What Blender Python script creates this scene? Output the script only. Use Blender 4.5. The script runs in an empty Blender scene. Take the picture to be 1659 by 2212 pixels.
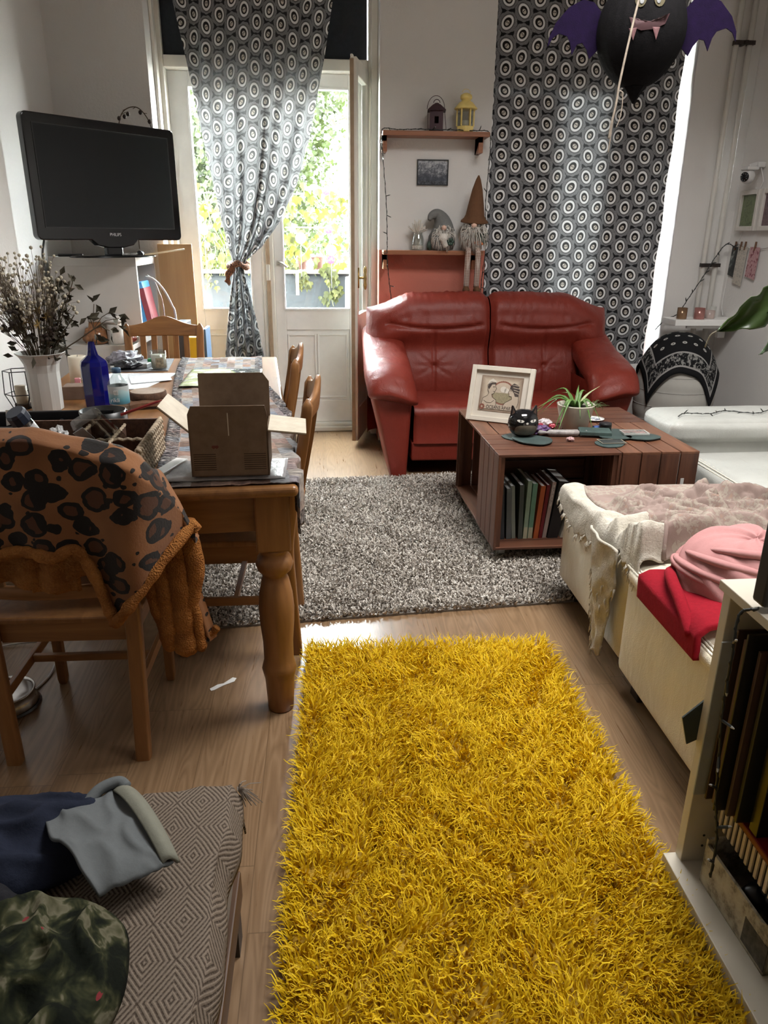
import bpy, math, random
import numpy as np
from mathutils import Matrix, Vector
R = random.Random(7)
NR = np.random.default_rng(11)
S = bpy.context.scene
COL = S.collection
PI = math.pi
sin, cos = math.sin, math.cos

# ---------------------------------------------------------------- camera
cam = bpy.data.cameras.new('camera')
cam.sensor_fit = 'HORIZONTAL'; cam.sensor_width = 36.0; cam.lens = 36.0 * 1600.0 / 1659.0
cam.clip_start = 0.02; cam.clip_end = 200
camo = bpy.data.objects.new('camera', cam); COL.objects.link(camo)
_p, _y, _r = math.radians(20.4), math.radians(4.7), math.radians(0.5)
_f = Vector((sin(_y) * cos(_p), cos(_y) * cos(_p), -sin(_p)))
_x = Vector((cos(_y), -sin(_y), 0)); _u = _x.cross(_f)
_x, _u = _x * cos(_r) + _u * sin(_r), _u * cos(_r) - _x * sin(_r)
camo.matrix_world = Matrix(((_x.x, _u.x, -_f.x, 0), (_x.y, _u.y, -_f.y, 0), (_x.z, _u.z, -_f.z, 1.42), (0, 0, 0, 1)))
S.camera = camo

# ---------------------------------------------------------------- light and exposure
S.view_settings.view_transform = 'Standard'; S.view_settings.look = 'None'
S.view_settings.gamma = 1.0; S.view_settings.exposure = 0.22
S.view_settings.use_curve_mapping = False
SKY = 130.0
W = bpy.data.worlds.new('sky'); S.world = W; W.use_nodes = True
_nt = W.node_tree; _bg = _nt.nodes['Background']
_tc = _nt.nodes.new('ShaderNodeTexCoord'); _sx = _nt.nodes.new('ShaderNodeSeparateXYZ'); _cr = _nt.nodes.new('ShaderNodeValToRGB')
_nt.links.new(_tc.outputs['Generated'], _sx.inputs[0]); _nt.links.new(_sx.outputs['Z'], _cr.inputs[0])
_cr.color_ramp.elements[0].position = 0.0; _cr.color_ramp.elements[0].color = (.45, .45, .43, 1)
_cr.color_ramp.elements[1].position = 0.5; _cr.color_ramp.elements[1].color = (.88, .95, 1.0, 1)
_e = _cr.color_ramp.elements.new(0.06); _e.color = (1.0, .99, .97, 1)
_nt.links.new(_cr.outputs[0], _bg.inputs[0]); _bg.inputs[1].default_value = SKY
def sun(name, energy, rot, angle, color):
    l = bpy.data.lights.new(name, 'SUN'); l.energy = energy; l.angle = angle; l.color = color
    o = bpy.data.objects.new(name, l); COL.objects.link(o); o.rotation_euler = rot; return o
FILL = 80.0
sun('sun', 20.0, (math.radians(38), 0, math.radians(-60)), math.radians(3), (1.0, .95, .85))
def portal(name, loc, rot, sx, sy):
    l = bpy.data.lights.new(name, 'AREA'); l.shape = 'RECTANGLE'; l.size = sx; l.size_y = sy
    o = bpy.data.objects.new(name, l); COL.objects.link(o); o.location = loc; o.rotation_euler = rot
    l.cycles.is_portal = True; return o
portal('daylight_door', (-.34, 5.80, 1.5), (math.radians(-90), 0, 0), 1.5, 3.0)
portal('daylight_window', (1.8, 5.84, 1.75), (math.radians(-90), 0, 0), 1.4, 2.5)
S.cycles.use_denoising = True
S.cycles.max_bounces = 9; S.cycles.diffuse_bounces = 5; S.cycles.glossy_bounces = 3
S.cycles.transmission_bounces = 6; S.cycles.transparent_max_bounces = 12
S.cycles.sample_clamp_indirect = 8.0; S.cycles.caustics_reflective = False; S.cycles.caustics_refractive = False
S.cycles.use_adaptive_sampling = True; S.cycles.adaptive_threshold = 0.02

# ---------------------------------------------------------------- node expressions
class E:
    """a float socket of a node tree, with arithmetic"""
    def __init__(s, nt, k): s.nt, s.k = nt, k
    def op(s, o, *a, clamp=False):
        n = s.nt.nodes.new('ShaderNodeMath'); n.operation = o; n.use_clamp = clamp
        for i, q in enumerate((s,) + a):
            if isinstance(q, E): s.nt.links.new(q.k, n.inputs[i])
            else: n.inputs[i].default_value = q
        return E(s.nt, n.outputs[0])
    def __add__(s, o): return s.op('ADD', o)
    __radd__ = __add__
    def __sub__(s, o): return s.op('SUBTRACT', o)
    def __mul__(s, o): return s.op('MULTIPLY', o)
    __rmul__ = __mul__
    def __truediv__(s, o): return s.op('DIVIDE', o)
    def __neg__(s): return s.op('MULTIPLY', -1.0)
    def wrap(s, a, b): return s.op('WRAP', b, a)
    def abs(s): return s.op('ABSOLUTE')
    def floor(s): return s.op('FLOOR')
    def frac(s): return s.op('FRACT')
    def sqrt(s): return s.op('SQRT')
    def sin(s): return s.op('SINE')
    def cos(s): return s.op('COSINE')
    def lt(s, o): return s.op('LESS_THAN', o)
    def gt(s, o): return s.op('GREATER_THAN', o)
    def min(s, o): return s.op('MINIMUM', o)
    def max(s, o): return s.op('MAXIMUM', o)
    def atan2(s, o): return s.op('ARCTAN2', o)
    def pow(s, o): return s.op('POWER', o)
    def below(s, edge, soft):            # 1 below edge, 0 above, with a soft step
        return ((s * -1.0 + edge) / soft + .5).op('ADD', 0.0, clamp=True)
    def hash(s): return ((s * 12.9898).sin() * 43758.5453).frac()
class T:
    """a material under construction"""
    def __init__(s, name, rough=.6, spec=.5):
        s.m = bpy.data.materials.new(name); s.m.use_nodes = True; s.nt = s.m.node_tree
        s.b = s.nt.nodes['Principled BSDF']; s.out = s.nt.nodes['Material Output']
        s.b.inputs['Roughness'].default_value = rough; s.b.inputs['Specular IOR Level'].default_value = spec
    def coord(s, kind='Object'):
        n = s.nt.nodes.new('ShaderNodeTexCoord'); return n.outputs[kind]
    def pos(s):
        n = s.nt.nodes.new('ShaderNodeNewGeometry'); return n.outputs['Position']
    def xyz(s, v):
        n = s.nt.nodes.new('ShaderNodeSeparateXYZ'); s.nt.links.new(v, n.inputs[0]); return [E(s.nt, q) for q in n.outputs]
    def vec(s, x, y, z=0.0):
        n = s.nt.nodes.new('ShaderNodeCombineXYZ')
        for i, q in enumerate((x, y, z)):
            if isinstance(q, E): s.nt.links.new(q.k, n.inputs[i])
            else: n.inputs[i].default_value = q
        return n.outputs[0]
    def map(s, v, sc):
        n = s.nt.nodes.new('ShaderNodeMapping'); s.nt.links.new(v, n.inputs[0]); n.inputs['Scale'].default_value = sc; return n.outputs[0]
    def noise(s, v, scale, detail=4, rough=.6, dist=0.0):
        n = s.nt.nodes.new('ShaderNodeTexNoise'); s.nt.links.new(v, n.inputs['Vector'])
        n.inputs['Scale'].default_value = scale; n.inputs['Detail'].default_value = detail
        n.inputs['Roughness'].default_value = rough; n.inputs['Distortion'].default_value = dist
        return E(s.nt, n.outputs['Fac'])
    def voronoi(s, v, scale, feature='F1', rnd=1.0):
        n = s.nt.nodes.new('ShaderNodeTexVoronoi'); s.nt.links.new(v, n.inputs['Vector']); n.feature = feature
        n.inputs['Scale'].default_value = scale; n.inputs['Randomness'].default_value = rnd
        return n
    def attr(s, name):
        n = s.nt.nodes.new('ShaderNodeAttribute'); n.attribute_name = name; return n
    def ramp(s, f, stops):
        n = s.nt.nodes.new('ShaderNodeValToRGB'); s.nt.links.new(f.k, n.inputs[0]); r = n.color_ramp
        while len(r.elements) < len(stops): r.elements.new(.5)
        for e, (p, c) in zip(r.elements, stops): e.position = p; e.color = (*c, 1) if len(c) == 3 else c
        return n.outputs[0]
    def mix(s, f, a, b):
        n = s.nt.nodes.new('ShaderNodeMix'); n.data_type = 'RGBA'
        if isinstance(f, E): s.nt.links.new(f.k, n.inputs[0])
        else: n.inputs[0].default_value = f
        for i, q in ((6, a), (7, b)):
            if isinstance(q, (tuple, list)): n.inputs[i].default_value = (*q, 1)
            else: s.nt.links.new(q, n.inputs[i])
        return n.outputs[2]
    def color(s, c):
        if isinstance(c, tuple): s.b.inputs['Base Color'].default_value = (*c, 1)
        else: s.nt.links.new(c, s.b.inputs['Base Color'])
        return s
    def rough(s, f): s.nt.links.new(f.k, s.b.inputs['Roughness']); return s
    def bump(s, f, strength=.3, dist=.01):
        n = s.nt.nodes.new('ShaderNodeBump'); s.nt.links.new(f.k, n.inputs['Height'])
        n.inputs['Strength'].default_value = strength; n.inputs['Distance'].default_value = dist
        s.nt.links.new(n.outputs[0], s.b.inputs['Normal']); return s
    def translucent(s, fac, c):
        t = s.nt.nodes.new('ShaderNodeBsdfTranslucent'); x = s.nt.nodes.new('ShaderNodeMixShader')
        if isinstance(c, tuple): t.inputs[0].default_value = (*c, 1)
        else: s.nt.links.new(c, t.inputs[0])
        x.inputs[0].default_value = fac
        s.nt.links.new(s.b.outputs[0], x.inputs[1]); s.nt.links.new(t.outputs[0], x.inputs[2]); s.nt.links.new(x.outputs[0], s.out.inputs[0]); return s
def plain(name, c, rough=.55, var=.12, scale=18, bump=0.0, metal=0.0, bscale=None, spec=.5):
    t = T(name, rough, spec); v = t.coord()
    n = t.noise(v, scale)
    d = tuple(q * (1 - var * 1.6) for q in c); l = tuple(min(1, q * (1 + var)) for q in c)
    t.color(t.ramp(n, [(.3, d), (.7, l)])); t.b.inputs['Metallic'].default_value = metal
    if bump: t.bump(t.noise(v, bscale or scale * 6), bump, .004)
    return t.m
def wood(name, dark, light, axis=0, scale=10, rough=.45, knots=True, spec=.4):
    t = T(name, rough, spec); v = t.coord()
    sc = [1.0, 1.0, 1.0]; sc[axis] = .09
    g = t.noise(t.map(v, sc), scale * 3, 5, .6, .6)
    b = t.noise(t.map(v, [1.3 if i != axis else .35 for i in range(3)]), 4, 2)
    c = t.ramp(g * .75 + b * .25, [(.32, dark), (.68, light)])
    if knots:
        k = E(t.nt, t.voronoi(t.map(v, [1 if i != axis else .55 for i in range(3)]), 4.5).outputs['Distance'])
        c = t.mix(k.below(.06, .05), c, tuple(q * .4 for q in dark))
    t.color(c); t.bump(g, .12, .002); return t.m
def leather(name, c, rough=.44):
    t = T(name, rough, .35); v = t.coord()
    fine = E(t.nt, t.voronoi(v, 260).outputs['Distance']); w = t.noise(t.map(v, (1.0, 1.0, .45)), 16, 3, .5, .8)
    t.color(t.ramp(t.noise(v, 5, 3), [(.3, tuple(q * .86 for q in c)), (.7, c)])); t.bump(fine * .12 + w, .5, .010); return t.m
def fabric(name, c, var=.2, rough=.9, scale=60, bump=.4, trans=0.0):
    t = T(name, rough, .15); v = t.coord(); n = t.noise(v, scale, 5, .7); w = t.noise(v, 7, 3)
    t.color(t.ramp(n * .5 + w * .5, [(.3, tuple(q * (1 - var) for q in c)), (.7, tuple(min(1, q * (1 + var * .6)) for q in c))]))
    t.bump(n, bump, .004)
    if trans: t.translucent(trans, c)
    return t.m
def glass(name, tint=(1, 1, 1), rough=0.0, mixf=.88):
    t = T(name, rough); g = t.nt.nodes.new('ShaderNodeBsdfGlossy'); g.inputs['Roughness'].default_value = .03
    tr = t.nt.nodes.new('ShaderNodeBsdfTransparent'); tr.inputs[0].default_value = (*tint, 1)
    x = t.nt.nodes.new('ShaderNodeMixShader'); x.inputs[0].default_value = mixf
    t.nt.links.new(g.outputs[0], x.inputs[1]); t.nt.links.new(tr.outputs[0], x.inputs[2]); t.nt.links.new(x.outputs[0], t.out.inputs[0])
    t.nt.nodes.remove(t.b); return t.m

# ---------------------------------------------------------------- mesh building
def rotm(rx=0, ry=0, rz=0):
    return np.array(Matrix.Rotation(rz, 3, 'Z') @ Matrix.Rotation(ry, 3, 'Y') @ Matrix.Rotation(rx, 3, 'X'))
class G:
    def __init__(s): s.v, s.f, s.uv, s.at, s.n, s.fs = [], [], [], [], 0, []
    def add(s, v, f, uv=None, at=0.0):
        v = np.asarray(v, float).reshape(-1, 3); s.v.append(v)
        s.uv.append(np.zeros((len(v), 2)) if uv is None else np.asarray(uv, float)); s.at.append(np.full(len(v), at) if np.isscalar(at) else np.asarray(at, float))
        k = s.n; s.fs.append(len(s.f))
        if isinstance(f, np.ndarray): s.f.extend((f + k).tolist())
        else: s.f.extend([tuple(i + k for i in q) for q in f])
        s.n += len(v); return s
    def box(s, x0, y0, z0, x1, y1, z1, m=None, o=(0, 0, 0)):
        v = np.array([(x, y, z) for z in (z0, z1) for y in (y0, y1) for x in (x0, x1)], float)
        if m is not None: v = v @ np.asarray(m).T
        return s.add(v + np.asarray(o), [(0, 2, 3, 1), (4, 5, 7, 6), (0, 1, 5, 4), (2, 6, 7, 3), (0, 4, 6, 2), (1, 3, 7, 5)])
    def cb(s, c, d, m=None): return s.box(-d[0] / 2, -d[1] / 2, -d[2] / 2, d[0] / 2, d[1] / 2, d[2] / 2, m, c)
    def lathe(s, prof, n=24, o=(0, 0, 0), m=None, cap=True):
        p = np.array(prof, float); a = np.linspace(0, 2 * PI, n, endpoint=False)
        v = np.stack([np.outer(p[:, 0], np.cos(a)), np.outer(p[:, 0], np.sin(a)), np.repeat(p[:, 1:2], n, 1)], -1).reshape(-1, 3)
        if m is not None: v = v @ np.asarray(m).T
        f = [(i * n + j, i * n + (j + 1) % n, (i + 1) * n + (j + 1) % n, (i + 1) * n + j) for i in range(len(p) - 1) for j in range(n)]
        if cap: f += [tuple(range(n - 1, -1, -1)), tuple((len(p) - 1) * n + j for j in range(n))]
        return s.add(v + np.asarray(o), f)
    def tube(s, pts, r, n=8, flat=1.0, cap=True):
        P = np.array(pts, float); m = len(P); r = np.full(m, r) if np.isscalar(r) else np.array(r, float)
        d = np.gradient(P, axis=0); d /= np.linalg.norm(d, axis=1)[:, None] + 1e-12
        up = np.array([0, 0, 1.0]) if abs(d[0][2]) < .9 else np.array([1.0, 0, 0]); v = []
        x = np.cross(up, d[0]); x /= np.linalg.norm(x)
        for i in range(m):
            x = x - d[i] * (x @ d[i]); x /= np.linalg.norm(x) + 1e-12; y = np.cross(d[i], x)
            for j in range(n):
                a = 2 * PI * j / n; v.append(P[i] + r[i] * (cos(a) * x + sin(a) * y * flat))
        f = [(i * n + j, i * n + (j + 1) % n, (i + 1) * n + (j + 1) % n, (i + 1) * n + j) for i in range(m - 1) for j in range(n)]
        if cap: f += [tuple(range(n - 1, -1, -1)), tuple((m - 1) * n + j for j in range(n))]
        return s.add(v, f)
    def grid(s, nu, nv, fn, uv=None, wu=False, wv=False):
        U = np.linspace(0, 1, nu + (1 if not wu else 0) if not wu else nu + 1)[:nu if wu else nu + 1]
        Vv = np.linspace(0, 1, nv + 1)[:nv if wv else nv + 1]
        v = [fn(a, b) for b in Vv for a in U]; w = len(U); h = len(Vv)
        q = [uv(a, b) for b in Vv for a in U] if uv else None
        f = [(j * w + i, j * w + (i + 1) % w, ((j + 1) % h) * w + (i + 1) % w, ((j + 1) % h) * w + i)
             for j in range(nv) for i in range(nu)]
        return s.add(v, f, q)
    def prism(s, poly, t0, t1, fn):          # polygon (a,b) extruded from t0 to t1; fn(a,b,t) -> xyz
        n = len(poly); v = [fn(a, b, t0) for a, b in poly] + [fn(a, b, t1) for a, b in poly]
        return s.add(v, [tuple(range(n - 1, -1, -1)), tuple(range(n, 2 * n))] + [(i, (i + 1) % n, n + (i + 1) % n, n + i) for i in range(n)])
    def ball(s, c, r, n=16, m=None, e=1.0):
        r = (r, r, r) if np.isscalar(r) else r; k = n // 2
        def fn(a, b):
            th, ph = 2 * PI * a, PI * (b - .5)
            p = np.array([abs(cos(ph)) ** e * np.sign(cos(th)) * abs(cos(th)) ** e * r[0], abs(cos(ph)) ** e * np.sign(sin(th)) * abs(sin(th)) ** e * r[1], np.sign(sin(ph)) * abs(sin(ph)) ** e * r[2]])
            if m is not None: p = np.asarray(m) @ p
            return p + np.asarray(c)
        return s.grid(n, k, fn, wu=True)
    def parts(s, name, mat, parent=None, k=1, **kw):      # every k added shapes become one part of their own
        out = []; fe = s.fs[1:] + [len(s.f)]; off = np.cumsum([0] + [len(q) for q in s.v])
        for i in range(0, len(s.v), k):
            g = G()
            for j in range(i, min(i + k, len(s.v))): g.add(s.v[j], [tuple(q - int(off[j]) for q in f) for f in s.f[s.fs[j]:fe[j]]], s.uv[j], s.at[j])
            out.append(g.obj(name, mat, parent, **kw))
        return out
    def obj(s, name, mat, parent=None, loc=(0, 0, 0), rot=(0, 0, 0), smooth=False, bevel=0, sub=0, solid=0, seg=2):
        me = bpy.data.meshes.new(name); V = np.concatenate(s.v)
        me.from_pydata(V.tolist(), [], s.f); UV = np.concatenate(s.uv)
        if np.any(UV):
            l = me.uv_layers.new(name='UVMap'); idx = np.empty(len(me.loops), dtype=np.int32); me.loops.foreach_get('vertex_index', idx)
            l.data.foreach_set('uv', UV[idx].ravel())
        A = np.concatenate(s.at)
        if np.any(A): me.attributes.new('tone', 'FLOAT', 'POINT').data.foreach_set('value', A)
        me.materials.append(mat); me.validate()
        o = bpy.data.objects.new(name, me); COL.objects.link(o); o.location = loc; o.rotation_euler = rot
        if parent: o.parent = parent
        if smooth: me.polygons.foreach_set('use_smooth', [True] * len(me.polygons))
        if solid:
            q = o.modifiers.new('thick', 'SOLIDIFY'); q.thickness = solid; q.offset = 0
        if bevel:
            q = o.modifiers.new('edge', 'BEVEL'); q.width = bevel; q.segments = seg; q.limit_method = 'ANGLE'; q.angle_limit = .7
        if sub:
            q = o.modifiers.new('soft', 'SUBSURF'); q.levels = sub; q.render_levels = sub
        return o
def thing(name, label, cat, loc=(0, 0, 0), rz=0, group=None, rot=None):
    o = bpy.data.objects.new(name, None); COL.objects.link(o); o.empty_display_size = .05
    o.location = loc; o.rotation_euler = rot or (0, 0, rz); o['label'] = label; o['category'] = cat
    if group: o['group'] = group
    return o
def tag(o, label, cat, group=None):
    o['label'] = label; o['category'] = cat
    if group: o['group'] = group
    return o
def struct(o): o['kind'] = 'structure'; return o
def empty(name, loc=(0, 0, 0), rz=0):
    o = bpy.data.objects.new(name, None); COL.objects.link(o); o.location = loc; o.rotation_euler = (0, 0, rz); o.empty_display_size = .05; return o
def clone(root, loc, rot=(0, 0, 0), label=None, group=None):
    r = root.copy(); COL.objects.link(r); r.location = loc; r.rotation_euler = rot
    if label: r['label'] = label
    if group: r['group'] = group
    for ch in list(root.children):
        c = ch.copy(); COL.objects.link(c); c.parent = r
        for g in list(ch.children):
            d = g.copy(); COL.objects.link(d); d.parent = c
    return r
def text(name, body, size, mat, parent=None, loc=(0, 0, 0), rot=(0, 0, 0), ext=.0006, sx=1.0):
    c = bpy.data.curves.new(name, 'FONT'); c.body = body; c.size = size; c.extrude = ext; c.align_x = 'CENTER'; c.align_y = 'CENTER'
    c.materials.append(mat); o = bpy.data.objects.new(name, c); COL.objects.link(o); o.location = loc; o.rotation_euler = rot
    o.scale = (sx, 1, 1)
    bpy.context.view_layer.update(); me = bpy.data.meshes.new_from_object(o.evaluated_get(bpy.context.evaluated_depsgraph_get()))
    bpy.data.objects.remove(o); me.name = name
    if not me.materials: me.materials.append(mat)
    o = bpy.data.objects.new(name, me); COL.objects.link(o); o.location = loc; o.rotation_euler = rot; o.scale = (sx, 1, 1)
    if parent: o.parent = parent
    return o
def spline(pts, n=8):                          # Catmull-Rom through the points
    P = np.array(pts, float); P = np.vstack([2 * P[0] - P[1], P, 2 * P[-1] - P[-2]]); out = []
    for i in range(1, len(P) - 2):
        for t in np.linspace(0, 1, n, endpoint=False):
            a, b, c, d = P[i - 1:i + 3]
            out.append(.5 * (2 * b + (c - a) * t + (2 * a - 5 * b + 4 * c - d) * t * t + (3 * b - a - 3 * c + d) * t ** 3))
    return np.array(out + [P[-2]])
def ps(x, p): return max(0.0, x) ** p
def sm(a, b, x):
    t = min(1, max(0, (x - a) / (b - a))); return t * t * (3 - 2 * t)
def vn(x, y=0.0, z=0.0, seed=0):               # cheap smooth noise, -1..1
    s = 0.0
    for k, (a, b, c, p) in enumerate(((1, .7, .4, .3), (.6, -1.1, .8, 1.9), (-.8, .5, 1.2, 4.1), (1.9, 1.3, -.7, 2.2), (-1.6, 2.1, .9, 5.3))):
        s += sin(a * x + b * y + c * z + p * (seed + 1) * 1.7 + k)
    return s / 5

# ================================================================ THE ROOM
XL, XR, YF, YD, ZC = -1.65, 2.87, 5.35, 5.72, 3.25
def wall_mat(name, c, paint=None):
    t = T(name, .85, .2); p = t.pos(); n = t.noise(p, 60, 5, .65)
    col = t.ramp(t.noise(p, 2.2, 3), [(.3, tuple(q * .95 for q in c)), (.7, c)])
    if paint:
        x, y, z = t.xyz(p)
        col = t.mix(z.lt(1.335) * x.gt(.385) * x.lt(1.13), col, paint)
    t.color(col); t.bump(n, .35, .006); return t.m
M_wall = wall_mat('white_plaster', (.71, .69, .67))
M_wallf = wall_mat('white_plaster_with_terracotta_paint', (.71, .69, .67), (.50, .17, .125))
t = T('oak_laminate', .27, .5); x, y, z = t.xyz(t.pos())
row = (x / .192).floor(); v2 = y + row.hash() * 1.28; pid = (row * 3.17 + (v2 / 1.28).floor() * 7.31).hash()
fx = (x / .192).frac(); fy = (v2 / 1.28).frac()
ring = t.noise(t.vec(x * 5.2 + pid * 31.0, v2 * .55 + pid * 13.0, pid * 9.0), 1.6, 2, .5, .4)
g1 = ((ring * 21.0).frac() - .5).abs() * 2.0
g2 = t.noise(t.vec(x * 60.0, v2 * 2.2, pid * 40.0), 1.5, 4, .65)
tone = g1 * .3 + g2 * .55 + pid * .16
c = t.ramp(tone, [(.18, (.13, .076, .039)), (.5, (.195, .119, .064)), (.85, (.26, .168, .096))])
gap = fx.lt(.012).max(fy.lt(.002))
t.color(t.mix(gap * .7, c, (.10, .06, .03))); t.rough(g2 * .16 + .22); t.bump(g2 * .4 - gap, .12, .001); M_floor = t.m
struct(G().box(XL, -2.3, -.12, XR, YF, 0).box(-1.05, YF, -.12, .39, 5.86, 0).obj('floor', M_floor))
struct(G().box(XL, -2.3, ZC, XR, 5.86, ZC + .12).obj('ceiling', M_wall))
struct(G().box(XL - .2, -2.3, -.12, XL, 5.86, ZC).box(XL, -.6, 0, -1.535, 4.12, ZC).obj('wall_left', M_wall))
struct(G().box(XR, -2.3, -.12, XR + .2, 5.86, ZC).obj('wall_right', M_wall))
g = G()
g.box(XL, YF, -.12, -1.05, 5.86, ZC).box(.39, YF, -.12, 1.125, 5.86, ZC).box(2.455, YF, -.12, XR, 5.86, ZC)
g.box(-1.05, YF, 2.98, .39, 5.86, ZC).box(1.125, YF, 2.98, 2.455, 5.86, ZC).box(1.125, YF, -.12, 2.455, 5.86, .52)
struct(g.obj('wall_far', M_wallf))
struct(G().box(XL, -2.5, -.12, XR, -2.3, ZC).obj('wall_back', M_wall))
M_paint = plain('cream_gloss_paint', (.80, .77, .70), .35, .05, 6)
M_paintw = plain('white_gloss_paint', (.88, .87, .85), .3, .04, 6)
M_pine_edge = plain('bare_wood_edge', (.36, .26, .17), .5, .1, 20)
M_pane = glass('window_glass', (.97, .99, .98), 0, .93)
M_brass = plain('aged_brass', (.50, .36, .14), .3, .2, 30, metal=.9)
# two ceiling lamps out of view, added to brighten the room
M_diff = bpy.data.materials.new('fill_diffuser'); M_diff.use_nodes = True
M_diff.node_tree.nodes['Principled BSDF'].inputs['Emission Color'].default_value = (1, .96, .9, 1); M_diff.node_tree.nodes['Principled BSDF'].inputs['Emission Strength'].default_value = .5
for x, y, k, sp_, lab in ((1.55, 1.0, .17, 88, 'added flush white fill lamp above the yellow rug'), (1.2, 2.6, 1.0, 145, 'added flush white fill lamp above the crate table')):
    cl = thing('fill_lamp', lab, 'lamp', (x, y, ZC))
    G().box(-.62, -.47, -.06, .62, .47, 0).obj('housing', M_paintw, cl, bevel=.01); G().box(-.6, -.45, -.064, .6, .45, -.06).obj('diffuser', M_diff, cl)
    l = bpy.data.lights.new('fill_light', 'AREA'); l.shape = 'RECTANGLE'; l.size = 1.2; l.size_y = .9; l.energy = FILL * k; l.color = (1.0, .985, .96); l.spread = math.radians(sp_)
    lo = bpy.data.objects.new('fill_light', l); COL.objects.link(lo); lo.location = (0, 0, -.07); lo.parent = cl
# skirting along the far wall
struct(G().box(.39, YF - .02, 0, 1.125, YF, .08).box(XL, YF - .02, 0, -1.05, YF, .08).box(1.125, YF - .02, 0, XR, YF, .08).obj('baseboard_far', M_paintw, bevel=.004))
struct(G().box(XR - .018, -2.2, 0, XR, YF - .02, .08).obj('baseboard_right', M_paintw, bevel=.004))
# ---------------- balcony door: casing, fixed frame, two closed glazed leaves
d = struct(empty('door_1', (0, 0, 0)))
g = G()
g.box(-1.05, 5.60, 0, -1.0, 5.86, 2.98).box(.33, 5.60, 0, .39, 5.86, 2.98).box(-1.0, 5.60, 2.44, .33, 5.80, 2.51).box(-.43, 5.68, 0, -.385, 5.80, 2.44).box(-.385, 5.665, 0, -.345, 5.80, 2.44)
g.box(-1.05, 5.52, 0, -1.028, 5.60, 2.98).box(.345, 5.52, 0, .39, 5.60, 2.98)
g.box(-1.0, 5.62, 0, .33, 5.86, .035).box(-1.0, 5.645, .035, .33, 5.86, .06)
g.obj('door_frame', M_paint, d, bevel=.006)
G().box(-.402, 5.658, .06, -.372, 5.668, 2.44).obj('meeting_bead', M_pine_edge, d, bevel=.004)
G().cb((-.388, 5.655, 1.17), (.025, .012, .11)).cb((-.388, 5.65, 2.3), (.025, .012, .09)).obj('hinge', M_paint, d, bevel=.004)
def leaf(name, x0, x1, ga, gb, fields):
    L = G()
    zb, zt = .918, 2.345
    L.box(x0, 5.70, .06, ga, 5.745, 2.44).box(gb, 5.70, .06, x1, 5.745, 2.44).box(ga, 5.70, zt, gb, 5.745, 2.44).box(ga, 5.70, .76, gb, 5.745, zb)
    L.box(ga, 5.70, .06, gb, 5.745, .23)
    o = L.obj(name, M_paintw, d, bevel=.004)
    b = G()
    for q in ((ga - .015, zb - .015, ga, zt + .015), (gb, zb - .015, gb + .015, zt + .015), (ga, zb - .015, gb, zb), (ga, zt, gb, zt + .015)): b.box(q[0], 5.688, q[1], q[2], 5.70, q[3])
    b.obj('glazing_bead', M_paintw, o, bevel=.003)
    p = G().box(ga, 5.715, .23, gb, 5.735, .76)
    for a, c_ in fields:
        p.box(a - .012, 5.704, .245, a, 5.716, .73).box(c_, 5.704, .245, c_ + .012, 5.716, .73).box(a, 5.704, .245, c_, 5.716, .257).box(a, 5.704, .718, c_, 5.716, .73)
    p.obj('lower_panel', M_paintw, o, bevel=.003)
    G().box(ga, 5.722, zb, gb, 5.726, zt).obj('pane', M_pane, o)
leaf('left_leaf', -1.0, -.43, -.865, -.515, [(-.83, -.55)])
leaf('right_leaf', -.345, .33, -.272, .198, [(-.255, -.068), (-.035, .17)])
g = G().cb((-.315, 5.694, 1.235), (.022, .012, .03)).tube([(-.315, 5.685, 1.24), (-.29, 5.672, 1.235), (-.25, 5.668, 1.205)], [.007, .008, .009], 8).obj('handle', plain('grey_metal', (.55, .53, .5), .35, .1, metal=.6), d, smooth=True)
# inner leaf, hinged on the casing and swung open into the room
d = struct(empty('door_2', (.318, 5.60, 0), math.radians(-13)))
g = G().box(-.022, -.455, .045, .018, -.40, 2.44).box(-.022, -.06, .045, .018, 0, 2.44).box(-.022, -.40, .045, .018, -.06, .28).box(-.022, -.40, .72, .018, -.06, .92).box(-.022, -.40, 2.35, .018, -.06, 2.44)
g.box(-.022, -.455, 2.44, -.006, -.42, 2.455)
lf = g.obj('open_leaf', M_paint, d, bevel=.004)
G().box(-.008, -.40, .28, .008, -.06, .72).obj('lower_panel', M_paint, lf)
G().box(-.002, -.40, .92, .002, -.06, 2.35).obj('pane', M_pane, lf)
G().box(-.024, -.459, .045, .0, -.453, 2.43).obj('worn_edge', M_pine_edge, lf)
h = G().cb((.021, -.43, 1.16), (.006, .03, .13)).tube([(.02, -.43, 1.16), (.06, -.43, 1.16)], .0075, 10)
h.lathe([(.004, -.075), (.009, -.065), (.012, -.045), (.008, -.022), (.011, 0), (.008, .022), (.012, .045), (.009, .065), (.004, .075)], 12, (.066, -.43, 1.16))
h.obj('handle', M_brass, lf, smooth=True)
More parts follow.
